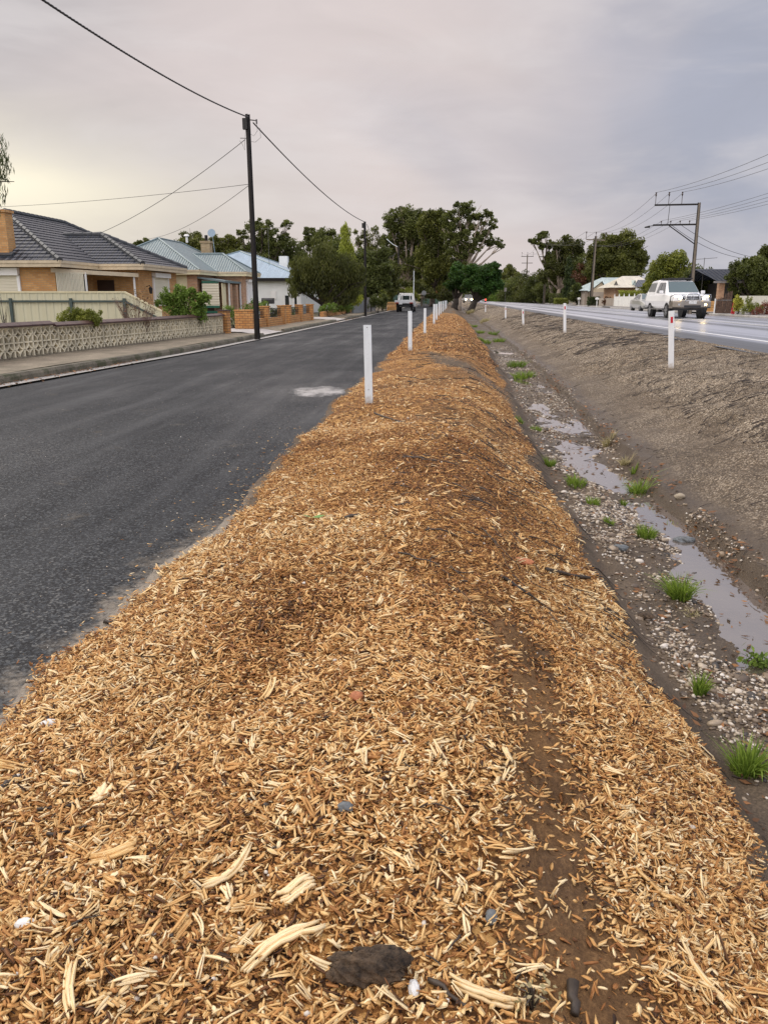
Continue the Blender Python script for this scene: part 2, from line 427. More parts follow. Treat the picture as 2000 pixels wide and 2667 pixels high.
def asphalt_mat():
    m, g = new_mat('side_street_asphalt')
    P = g.n('ShaderNodeTexCoord').outputs['Object']
    v = g.n('ShaderNodeTexVoronoi', {'Vector': P, 'Scale': 85.0, 'Randomness': 1.0})
    f = g.n('ShaderNodeSeparateColor', {0: v.outputs['Color']}).outputs[0]
    big = g.noise(g.scale(P, (1.0, .45, 1)), .55, 5, .6)
    streak = g.noise(g.scale(P, (1.6, .12, 1)), 1.2, 4, .6)
    tone = g.math('ADD', g.math('MULTIPLY', f, .65), g.math('MULTIPLY', big, .35))
    c = g.ramp(tone, [(.25, (.002, .0025, .004)), (.52, (.011, .013, .016)), (.72, (.044, .050, .055)), (.9, (.13, .13, .12))])
    c = g.mix(g.math('MULTIPLY', g.smooth(g.noise(P, 1.7, 6, .7), .60, .74), .35), c, (.15, .125, .085))
    # worn pale lanes, and sand spread on the near edge
    c = g.mix(g.math('MULTIPLY', g.smooth(streak, .45, .75), .40), c, (.07, .075, .078))
    s0 = g.n('ShaderNodeSeparateXYZ', {0: P})
    sd = g.math('MULTIPLY', g.smooth(g.math('ADD', s0.outputs[0], g.math('MULTIPLY', g.math('SUBTRACT', g.noise(P, 3.5, 6, .7), .5), .75)), -1.74, -1.50), g.math('SUBTRACT', 1.0, g.smooth(s0.outputs[1], 3.6, 6.0)))
    sd = g.math('MULTIPLY', sd, g.smooth(g.noise(P, 26, 4, .7), .28, .6))
    c = g.mix(g.math('MULTIPLY', sd, .85), c, (.27, .235, .185))
    # a shallow puddle beside the heap
    pc = atZ(830, 1016, 0)
    sx = g.n('ShaderNodeSeparateXYZ', {0: P})
    wob = g.math('MULTIPLY', g.math('SUBTRACT', g.noise(g.scale(P, (1, .6, 1)), 3.4, 5, .7), .5), 4.5)
    ex = g.math('MULTIPLY', g.math('SUBTRACT', sx.outputs[0], float(pc[0])), 1 / .40)
    ey = g.math('MULTIPLY', g.math('SUBTRACT', sx.outputs[1], float(pc[1])), 1 / .62)
    r2 = g.math('ADD', g.math('ADD', g.math('MULTIPLY', ex, ex), g.math('MULTIPLY', ey, ey)), wob)
    pud = g.math('SUBTRACT', 1.0, g.smooth(r2, .1, 1.5))
    damp = g.math('SUBTRACT', 1.0, g.smooth(r2, 1.0, 7.0))
    wet = g.math('ADD', g.smooth(big, .35, .68), g.math('MULTIPLY', g.smooth(streak, .4, .7), .7))
    ro = g.math('SUBTRACT', .66, g.math('MULTIPLY', wet, .17))
    ro = g.math('SUBTRACT', ro, g.math('MULTIPLY', damp, .12))
    ro = g.math('MULTIPLY', ro, g.math('SUBTRACT', 1.0, g.math('MULTIPLY', pud, .97)), clamp=True)
    hs = g.math('MULTIPLY', g.math('SUBTRACT', 1.0, pud), .85)
    h = g.math('ADD', f, g.math('MULTIPLY', g.noise(P, 60, 2), .5))
    b = g.n('ShaderNodeBump', {'Height': h, 'Strength': hs, 'Distance': .009}).outputs[0]
    base = g.n('ShaderNodeBsdfPrincipled', {'Base Color': c, 'Roughness': ro, 'Specular IOR Level': .21, 'Normal': b}).outputs[0]
    film = g.n('ShaderNodeBsdfGlossy', {'Color': (1, 1, 1, 1), 'Roughness': .30}).outputs[0]
    g.out(g.n('ShaderNodeMixShader', {0: g.math('MULTIPLY', pud, .6), 1: base, 2: film}).outputs[0])
    return m

def highway_mat():
    m, g = new_mat('wet_highway_asphalt')
    P = g.n('ShaderNodeTexCoord').outputs['Object']
    st = g.noise(g.scale(P, (1.9, .016, 1)), 1.0, 5, .65)
    st2 = g.noise(g.scale(P, (.8, .05, 1)), 1.3, 4, .6)
    c = g.ramp(g.noise(P, 70, 3), [(.3, (.03, .032, .036)), (.7, (.075, .078, .085))])
    sx = g.n('ShaderNodeSeparateXYZ', {0: P}).outputs[0]
    sh = g.math('SUBTRACT', 1.0, g.smooth(g.math('ADD', sx, g.math('MULTIPLY', st2, .3)), 7.5, 8.0))       # the drier shoulder
    ro = g.math('ADD', .20, g.math('MULTIPLY', g.smooth(st, .38, .66), .24))
    ro = g.math('ADD', ro, g.math('MULTIPLY', sh, .22))
    nb = g.bump(g.noise(P, 40, 3), .15, .004)
    base = g.n('ShaderNodeBsdfPrincipled', {'Base Color': c, 'Roughness': ro, 'Specular IOR Level': .6, 'Normal': nb}).outputs[0]
    film = g.n('ShaderNodeBsdfGlossy', {'Color': (.93, .94, 1.0, 1), 'Roughness': .36, 'Normal': nb}).outputs[0]
    fr = g.n('ShaderNodeFresnel', {'IOR': 1.6}).outputs[0]
    wet = g.math('MULTIPLY', g.math('MULTIPLY', g.math('SUBTRACT', 1.0, sh), g.math('MULTIPLY_ADD', g.smooth(st, .38, .58), .40, .20)), g.smooth(fr, .06, .55))
    g.out(g.n('ShaderNodeMixShader', {0: g.math('ADD', wet, g.math('MULTIPLY', sh, .03)), 1: base, 2: film}).outputs[0])
    return m

def concrete_mat(name, lo, hi, moss=0.0):
    m, g = new_mat(name)
    P = g.n('ShaderNodeTexCoord').outputs['Object']
    c = g.ramp(g.noise(P, 1.6, 6, .7), [(.28, lo), (.72, hi)])
    c = g.mix(g.smooth(g.noise(P, 55, 2), .5, .75), c, tuple(q * .45 for q in lo))
    if moss: c = g.mix(g.math('MULTIPLY', g.smooth(g.noise(P, 2.6, 5, .7), .48, .62), moss), c, (.045, .05, .02))
    g.out(g.n('ShaderNodeBsdfPrincipled', {'Base Color': c, 'Roughness': .75, 'Specular IOR Level': .35, 'Normal': g.bump(g.noise(P, 45, 4), .4, .012)}).outputs[0])
    return m

def roof_tile_mat(name, col):
    m, g = new_mat(name)
    uv = g.n('ShaderNodeUVMap', uv_map='UVMap').outputs[0]
    s = g.n('ShaderNodeSeparateXYZ', {0: uv})
    prof = g.math('SINE', g.math('MULTIPLY', s.outputs[0], 2 * math.pi / .30))
    nz = g.noise(uv, 2.5, 4, .6)
    c = g.ramp(nz, [(.3, tuple(q * .7 for q in col)), (.7, tuple(q * 1.25 for q in col))])
    g.out(g.n('ShaderNodeBsdfPrincipled', {'Base Color': c, 'Roughness': .33, 'Specular IOR Level': .55, 'Normal': g.bump(prof, .8, .05)}).outputs[0])
    return m

def corr_mat(name, col, rough=.38, pitch=.085, depth=.7, weather=.15):
    m, g = new_mat(name)
    uv = g.n('ShaderNodeUVMap', uv_map='UVMap').outputs[0]
    s = g.n('ShaderNodeSeparateXYZ', {0: uv})
    prof = g.math('SINE', g.math('MULTIPLY', s.outputs[0], 2 * math.pi / pitch))
    nz = g.noise(g.scale(uv, (2.0, .4, 1)), 1.2, 4, .6)
    c = g.ramp(nz, [(.3, tuple(q * (1 - weather) for q in col)), (.7, tuple(min(1, q * (1 + weather)) for q in col))])
    g.out(g.n('ShaderNodeBsdfPrincipled', {'Base Color': c, 'Roughness': rough, 'Specular IOR Level': .5, 'Normal': g.bump(prof, depth, .02)}).outputs[0])
    return m

def water_mat():
    m, g = new_mat('ditch_water')
    P = g.n('ShaderNodeTexCoord').outputs['Object']
    b = g.bump(g.noise(P, 9, 2), .05, .01)
    fr = g.n('ShaderNodeFresnel', {'IOR': 1.45, 'Normal': b}).outputs[0]
    gl_ = g.n('ShaderNodeBsdfGlossy', {'Color': (1, .955, .93, 1), 'Roughness': .04, 'Normal': b}).outputs[0]
    tr = g.n('ShaderNodeBsdfTransparent', {'Color': (.55, .46, .36, 1)}).outputs[0]
    df = g.n('ShaderNodeBsdfDiffuse', {'Color': (.24, .195, .16, 1)}).outputs[0]
    tr = g.n('ShaderNodeMixShader', {0: .45, 1: tr, 2: df}).outputs[0]
    g.out(g.n('ShaderNodeMixShader', {0: g.math('MULTIPLY', g.math('POWER', fr, .40), 1.0, clamp=True), 1: tr, 2: gl_}).outputs[0])
    return m

def glassmat(name, col=(.02, .03, .03), rough=.05):
    m, g = new_mat(name)
    g.out(g.n('ShaderNodeBsdfPrincipled', {'Base Color': col + (1,), 'Roughness': rough, 'Specular IOR Level': .8, 'Coat Weight': .3}).outputs[0])
    return m

def post_mat(name, col):
    m, g = new_mat(name)
    P = g.n('ShaderNodeTexCoord').outputs['Object']; z = g.n('ShaderNodeSeparateXYZ', {0: P}).outputs[2]
    nz = g.noise(P, 14, 4, .65); oi = g.n('ShaderNodeObjectInfo').outputs['Random']
    c = g.ramp(g.noise(g.scale(P, (8, 8, 1.2)), 2.5, 5, .6), [(.3, tuple(q * .86 for q in col)), (.7, col)])
    mud = g.math('SUBTRACT', 1.0, g.smooth(g.math('ADD', z, g.math('MULTIPLY', g.math('SUBTRACT', nz, .5), .30)), .0, .16))
    c = g.mix(g.math('MULTIPLY', mud, .75), c, (.30, .22, .13))
    sp_ = g.smooth(g.noise(P, 60, 2, .5), .66, .74)
    c = g.mix(g.math('MULTIPLY', sp_, .35), c, (.25, .2, .14))
    g.out(g.n('ShaderNodeBsdfPrincipled', {'Base Color': c, 'Roughness': .42, 'Specular IOR Level': .4}).outputs[0])
    return m

M = dict(
    chip=chip_mat('pine_chip', CHIP), ground=ground_mat(), asphalt=asphalt_mat(), highway=highway_mat(), water=water_mat(),
    line=plain('worn_white_line', (.72, .72, .70), .45, var=.12, scale=9, bump=.2),
    kerb=concrete_mat('mossy_kerb_concrete', (.065, .058, .042), (.21, .185, .135), .8),
    gutter=concrete_mat('pale_gutter_concrete', (.24, .23, .21), (.48, .46, .43)),
    footpath=concrete_mat('gritty_footpath', (.13, .105, .072), (.29, .245, .175), .3),
    path_r=concrete_mat('grey_verge', (.16, .155, .15), (.30, .28, .26), .12),
    drive=concrete_mat('pale_driveway', (.33, .31, .29), (.52, .49, .46)),
    gravel=stonemat('bank_gravel', [(0, (.06, .042, .026)), (.35, (.22, .155, .09)), (.65, (.46, .36, .235)), (.88, (.72, .64, .50)), (1, (.86, .81, .71))]),
    pebble=stonemat('ditch_pebble', [(0, (.04, .037, .033)), (.25, (.13, .092, .06)), (.5, (.30, .225, .145)), (.78, (.52, .43, .31)), (1, (.84, .79, .70))], .42, .5),
    twig=plain('wet_dark_twig', (.045, .032, .022), .6, var=.35, scale=20),
    litter=leafmat('dead_leaf', (.06, .028, .014), (.30, .14, .05), .5, .08),
    grass=leafmat('grass_blade', (.045, .10, .012), (.30, .42, .065), .45, .35),
    drygrass=leafmat('dry_grass_blade', (.20, .17, .08), (.62, .53, .31), .6, .3),
    post=post_mat('white_post_plastic', (.76, .83, .85)),
    post_r=post_mat('white_post_enamel', (.84, .86, .85)),
    red=plain('red_reflector', (.55, .015, .03), .25, var=.1, scale=30),
    stob=concrete_mat('pole_concrete', (.14, .115, .085), (.27, .23, .175)),
    steel=plain('rusty_dark_steel', (.016, .013, .011), .55, .3, .3, 5),
    galv=plain('weathered_steel', (.12, .115, .11), .5, .6, .2, 6),
    black=plain('black_cable', (.012, .012, .012), .5, var=.1),
    wire=plain('grey_wire', (.09, .09, .09), .5, .4, .1),
    insul=plain('brown_insulator', (.06, .04, .035), .25),
    brick1=brick('cream_orange_brick', (.46, .225, .072), (.60, .335, .125), (.36, .27, .16)),
    brick2=brick('pinkish_brick', (.36, .185, .095), (.47, .27, .145), (.36, .31, .24)),
    brick3=brick('orange_pillar_brick', (.46, .20, .055), (.54, .29, .10), (.07, .05, .035), .24, .09, .45),
    brick4=brick('mossy_chimney_brick', (.36, .25, .13), (.45, .35, .2), (.30, .26, .19), stain=.8),
    tile=roof_tile_mat('glazed_dark_tile', (.040, .046, .058)),
    tile2=roof_tile_mat('charcoal_tile', (.035, .043, .06)),
    ridge=plain('ridge_cap_tile', (.050, .055, .060), .6, var=.2, scale=4),
    iron=corr_mat('grey_green_iron', (.15, .20, .205), .45, .16, 1.0),
    iron_b=corr_mat('pale_blue_iron', (.25, .34, .41), .35, .2, .5),
    iron_g=corr_mat('pale_green_iron', (.42, .51, .50), .4),
    iron_c=corr_mat('cream_iron', (.62, .58, .47), .45),
    iron_cap=plain('iron_capping', (.19, .25, .26), .35, .2, .1),
    fascia=plain('cream_fascia', (.56, .47, .32), .45, var=.1, scale=3),
    cream=plain('cream_render', (.66, .60, .38), .7, var=.08, scale=1.5, bump=.1),
    white=plain('white_render', (.74, .76, .72), .7, var=.06, scale=1.2, bump=.1),
    wpaint=plain('white_paint', (.78, .78, .74), .4, var=.06, scale=2),
    shutter=corr_mat('cream_shutter', (.66, .62, .47), .45, .06, .35, .05),
    sheet=corr_mat('cream_sheet_fence', (.58, .555, .38), .45, .26, .6, .05),
    sheet_t=corr_mat('tan_sheet_fence', (.36, .31, .255), .5, .3, .6, .05),
    sheet_w=corr_mat('pale_sheet_fence', (.55, .55, .48), .5, .26, .6, .05),
    rail=plain('green_rail', (.05, .075, .068), .5, var=.1),
    coping=plain('brown_coping_tile', (.070, .034, .028), .42, var=.3, scale=5),
    block=plain('stained_cream_block', (.74, .66, .47), .8, var=.22, scale=4, bump=.3), backing=plain('dark_backing_sheet', (.16, .13, .09), .9, var=.4, scale=6),
    dark=plain('painted_recess_shade', (.016, .013, .011), .8),
    door=plain('dark_brown_door', (.05, .025, .015), .5),
    green_s=plain('green_stripe', (.02, .12, .075), .5),
    lattice=plain('black_iron_lace', (.012, .012, .013), .45, .5),
    glass=glassmat('dark_glass'), wind=glassmat('tinted_windscreen', (.05, .085, .085), .04),
    tin_dark=plain('dark_plastic', (.02, .021, .022), .5), gravelrock=plain('tan_rock', (.33, .28, .2), .7), rubber=plain('tyre_rubber', (.012, .012, .013), .75),
    alloy=plain('alloy_rim', (.42, .43, .44), .35, .7, .1), chrome=plain('polished_bar', (.62, .63, .64), .18, .9, .05),
    car_w=plain('white_car_paint', (.84, .85, .85), .22, var=.03, coat=.7), car_s=plain('silver_car_paint', (.46, .46, .42), .28, .45, .04, coat=.6),
    car_wg=plain('dusty_white_tray', (.62, .64, .63), .35, var=.08, scale=2, coat=.2),
    bull=plain('bronze_grey_bar', (.30, .27, .23), .3, .6, .1), plate=plain('number_plate', (.70, .72, .70), .4, var=.25, scale=25),
    lamp=emit('headlamp_glow', (1.0, .74, .34), 34.0), tail=emit('brake_lamp_glow', (1.0, .06, .04), 5.0), tail_off=plain('tail_lamp', (.30, .03, .02), .3),
    bark=plain('grey_brown_bark', (.085, .065, .048), .85, var=.4, scale=3, bump=.6, bscale=14), bark_p=plain('pale_gum_bark', (.34, .28, .215), .7, var=.35, scale=1.5),
    bark_d=plain('dark_bark', (.035, .027, .02), .85, var=.3, scale=3),
    gum=leafmat('gum_leaf', (.032, .042, .012), (.165, .185, .044)), gum2=leafmat('olive_gum_leaf', (.036, .044, .010), (.18, .19, .038)),
    droop=leafmat('weeping_leaf', (.024, .030, .009), (.12, .128, .028)), cyp=leafmat('cypress_leaf', (.10, .13, .014), (.42, .46, .06)),
    cypd=leafmat('dark_cypress_leaf', (.014, .024, .010), (.06, .085, .025)), fig=leafmat('deep_green_leaf', (.010, .033, .006), (.046, .118, .016)),
    dkg=leafmat('dark_green_leaf', (.026, .035, .010), (.125, .145, .034)), lime=leafmat('lime_leaf', (.10, .13, .012), (.36, .38, .05)),
    rose=leafmat('rose_leaf', (.045, .09, .012), (.22, .33, .055)), bush=leafmat('olive_bush_leaf', (.075, .095, .014), (.29, .31, .05)),
    rust=leafmat('russet_leaf', (.06, .028, .016), (.19, .075, .045)), redc=leafmat('red_ground_leaf', (.10, .026, .022), (.30, .09, .07)),
    yel=leafmat('yellow_green_leaf', (.22, .23, .02), (.58, .55, .10)),
    clod=plain('dark_soil_clod', (.085, .056, .032), .9, var=.6, scale=30, bump=1.0, bscale=90), 
    quartz=plain('white_stone', (.70, .70, .67), .5, var=.15, scale=20, bump=.3, bscale=50), bluestone=plain('blue_grey_stone', (.13, .145, .15), .6, var=.3, scale=22, bump=.6, bscale=40),
    terracotta=plain('terracotta_fragment', (.42, .16, .07), .8, var=.2, scale=25, bump=.4), orange=plain('orange_blocks', (.55, .30, .10), .8, var=.2, scale=4),
    signred=plain('red_sign_paint', (.60, .03, .04), .4), brush=plain('brown_brushwood', (.13, .085, .06), .9, var=.35, scale=9, bump=.7, bscale=30),
    grey_w=plain('grey_wall', (.20, .21, .21), .8, var=.15, scale=3), green_f=plain('dull_green_fence', (.06, .11, .075), .6), lawn=plain('mown_lawn', (.055, .085, .03), .9, var=.25, scale=1.5),
    twigred=plain('reddish_twig_bark', (.16, .10, .07), .8, var=.2), leafg=plain('fresh_green_leaf', (.12, .26, .05), .4),
)
# ---------------------------------------------------------------- ground sheet
def hit(px, py, tmax=400):
    r = ray(px, py); t = np.geomspace(1.0, tmax, 4000)
    P = EYE[None] + r[None] * t[:, None]
    below = P[:, 2] < land(P[:, 0], P[:, 1])
    k = int(np.argmax(below)) if below.any() else len(t) - 1
    return P[k].copy() if k else P[-1]

def xshift(x, y):
    s = shift(y); w = sstep(x, -.1, .7) * (1 - sstep(x, 2.9, 4.6))
    return x - s * w - .09 * fbm(y * .5, y * 0 + 3, 5) * w

def mulch_mask(x, y):
    x = np.asarray(x, float); y = np.asarray(y, float); xs = xshift(x, y)
    m = np.where(x < -.9, sstep(land(x, y) + .02 * vnoise(x * 9, y * 9, 80), -.014, .004), 1.0) * sstep(x, -1.85, -1.5)
    m = m * (1 - sstep(xs + .16 * fbm(x * 2.2, y * 1.6, 81), .90, 1.10))
    cd = cut_dist(x, y)
    m = m * (1 - .91 * np.exp(-((cd + .08 * fbm(x * 5, y * 5, 83)) / .17) ** 2) * (1 - sstep(y, 3.2, 3.8)))
    m = m * (1 - .72 * np.exp(-((y - 18.2 + 3 * (x + .2)) / 2.2) ** 2) * sstep(x + .5 * fbm(x * 1.5, y, 87), -.75, -.35))
    m = m * (1 - .55 * sstep(fbm(x * 1.7, y * .9, 85), .28, .5) * sstep(y, 4, 6) * sstep(x, -.7, 0))
    m = m * (1 - .25 * sstep(fbm(x * 1.3, y * .9, 86), .12, .42) * (x > -1.1))
    m = m * (1 - sstep(y, 62, 78))
    return m

xs_ = np.concatenate([[-600, -300, -150, -80, -50, -35, -26, -20, -16, -13, -11, -9.6, -8.8, -8.2, -7.6, -6.5, -4, -2.2], np.arange(-1.85, 0, .04), np.arange(0, .66, .016), np.arange(.66, 6.95, .04), [7.05, 7.4, 9, 12, 16, 17.8, 18.1, 18.5, 20, 23, 27, 34, 44, 60, 100, 180, 300, 600]])
ys_ = np.concatenate([[-60, -30, -15, -8, -4, -2, -1, -.2, .3, .7], np.arange(.9, 5, .022), np.arange(5, 10, .04), np.arange(10, 34, .14), np.arange(34, 70, .5), np.arange(70, 160, 2.0), [170, 190, 220, 260, 320, 400, 520, 700, 900, 1400]])
gx, gy = np.meshgrid(xs_, ys_)
fx, fy = gx.ravel(), gy.ravel()
fz = land(fx, fy)
nx_, ny_ = len(xs_), len(ys_)
idx = (np.arange(ny_ - 1)[:, None] * nx_ + np.arange(nx_ - 1)[None]).ravel()
GQ = np.stack([idx, idx + 1, idx + nx_ + 1, idx + nx_], 1)
X2 = xshift(fx, fy)
mul_a = mulch_mask(fx, fy)
grv_a = sstep(X2 + .5 * fbm(fx * 1.2, fy * .5, 91), 2.75, 3.75) * (fx < 7.5)
bed_a = sstep(X2, 1.12, 1.3) * (1 - sstep(X2, 2.25, 2.5))
pit_a = sum(np.exp(-((fx - cx) / (s_ * 1.1)) ** 2 - ((fy - cy) / (s_ * 1.7)) ** 2) for cx, cy, s_, d in PITS)
wet_a = .75 * pit_a + .6 * sstep(X2, 2.12, 2.2) * (1 - sstep(X2, 2.35, 2.6)) + bed_a * sstep(-fz, .50, .56) + .35 * sstep(X2, .9, 1.2) * (1 - sstep(X2, 2.6, 3.4))
snd_a = sstep(-fx + .16 * fbm(fy * 1.3, fx * 3, 93), 1.30, 1.42) * (fx > -2) * (1 - sstep(fy, 4, 7) * .9)
yrd_a = ((fx < -6.5) | (fx > 18)).astype(float)
ground = mesh_np('ground', np.stack([fx, fy, fz], 1), GQ, M['ground'], fl=dict(mulch=mul_a, gravel=grv_a, dust=np.exp(-((cut_dist(fx, fy) + .06 * fbm(fx * 5, fy * 5, 84)) / .20) ** 2) * (1 - sstep(fy, 3.3, 4.0)) + .9 * sstep(fbm(fx * 1.3, fy * .9, 86), .12, .42) * (fy > 5) * (fx > -1.1) * (fx < .8), wet=np.clip(wet_a, 0, 1), grit=sstep(X2, 2.35, 2.6) * (fx < 7), sand=snd_a, yard=yrd_a), smooth=True)
tag(ground, kind='structure')

def strip(name, mat, ys, xl, xr, z, nx=2, thick=None):
    """a road-like sheet between two X curves; z = function(x, y)"""
    V = []
    for Y in ys:
        a, b = xl(Y), xr(Y)
        for k in range(nx): x = a + (b - a) * k / (nx - 1); V.append((x, Y, z(x, Y)))
    V = np.array(V); n = len(ys)
    i = (np.arange(n - 1)[:, None] * nx + np.arange(nx - 1)[None]).ravel()
    o = mesh_np(name, V, np.stack([i, i + 1, i + nx + 1, i + nx], 1), mat, smooth=True)
    return tag(o, kind='structure')

YR = list(np.arange(-8, 60, 1.0)) + list(np.arange(60, 160, 4.0)) + [180, 220, 300, 400, 600]
strip('side_street', M['asphalt'], YR, lambda Y: kerb_x(Y) + .32, lambda Y: -1.18, lambda x, Y: 0.0 + .02 * math.cos((x + 4) * .6) - .02, 8)
strip('gutter', M['gutter'], YR, lambda Y: kerb_x(Y), lambda Y: kerb_x(Y) + .34, lambda x, Y: .006 if x > kerb_x(Y) + .2 else -.008, 3)

def hz(x): return .335 + .115 * (1 - min(1.0, abs(x - 11.6) / 5.2) ** 1.6) - (.035 if x > 17 else 0)
strip('highway', M['highway'], YR, lambda Y: 6.32, lambda Y: 18.02, lambda x, Y: hz(x), 14)
def line(name, x0, w, segs=None, y0=-6, y1=420, step=3.0):
    ys = list(np.arange(y0, y1, step))
    return strip(name, M['line'], ys, lambda Y: x0 - w / 2, lambda Y: x0 + w / 2, lambda x, Y: hz(x) + .006, 3)
line('edge_line', 7.95, .12)
line('centre_line', 11.5, .11)
line('centre_line', 11.75, .11)
line('far_edge_line', 15.2, .11)

# kerbs with their crossings
def kerb(name, xf, side, gaps, mat, z0, h):
    rings = []; last = None; mb = MB()
    ys = sorted(set([float(v) for v in YR] + [v for g_ in gaps for v in g_]))
    for a, b in zip(ys[:-1], ys[1:]):
        mid = (a + b) / 2; drop = any(g_[0] <= mid <= g_[1] for g_ in gaps)
        hh = .03 if drop else h
        pr = lambda Y: [(xf(Y), Y, z0 - .06), (xf(Y), Y, z0 + hh * .6), (xf(Y) + side * .035, Y, z0 + hh), (xf(Y) + side * .16, Y, z0 + hh + .006), (xf(Y) + side * .16, Y, z0 - .06)]
        mb.loft([pr(a), pr(b)])
    return tag(mb.build(name, mat), kind='structure')
kerb('kerb_left', kerb_x, -1, [(30.4, 34.2), (49.5, 54.5)], M['kerb'], 0.0, .135)
kerb('kerb_right', lambda Y: 18.02, 1, [(58, 64), (92, 97)], M['gutter'], .285, .13)
def drop(x, Y):
    g_ = any(a <= Y <= b for a, b in ((30.2, 34.4), (49.3, 54.7)))
    return .105 * sstep(x, kerb_x(Y) - 1.1, kerb_x(Y) - .2) if g_ else 0.0
strip('footpath', M['footpath'], YR, lambda Y: kerb_x(Y) - 2.6, lambda Y: kerb_x(Y) - .155, lambda x, Y: .142 + .012 * math.sin(Y * .7 + x * 2) - drop(x, Y), 9)
strip('driveway', M['drive'], [30.6, 32, 34.0], lambda Y: kerb_x(Y) - 7.5, lambda Y: kerb_x(Y) - .02, lambda x, Y: .172 - drop(x, Y), 26)
strip('driveway', M['drive'], [49.7, 52, 54.3], lambda Y: kerb_x(Y) - 7.0, lambda Y: kerb_x(Y) - .02, lambda x, Y: .172 - drop(x, Y), 26)
strip('footpath_right', M['path_r'], YR, lambda Y: 18.17, lambda Y: 21.2, lambda x, Y: .424 + .03 * (x - 18.17), 4)
strip('driveway_right', M['drive'], [58, 61, 64], lambda Y: 18.1, lambda Y: 26, lambda x, Y: .445 + .03 * (x - 18.17), 6)
w_ys = np.arange(1.5, 64, .25)
strip('ditch_water', M['water'], list(w_ys), lambda Y: 1.0 + float(shift(Y)), lambda Y: 2.5 + float(shift(Y)), lambda x, Y: -.557, 3)
mh = atZ(1078, 852, .004)
o = MB().tube([(mh[0], mh[1], -.03), (mh[0], mh[1], .012)], .30, 20).build('manhole_cover', M['tin_dark'])
tag(o, 'round dark iron manhole cover set in the asphalt beside the far guide posts', 'manhole cover')

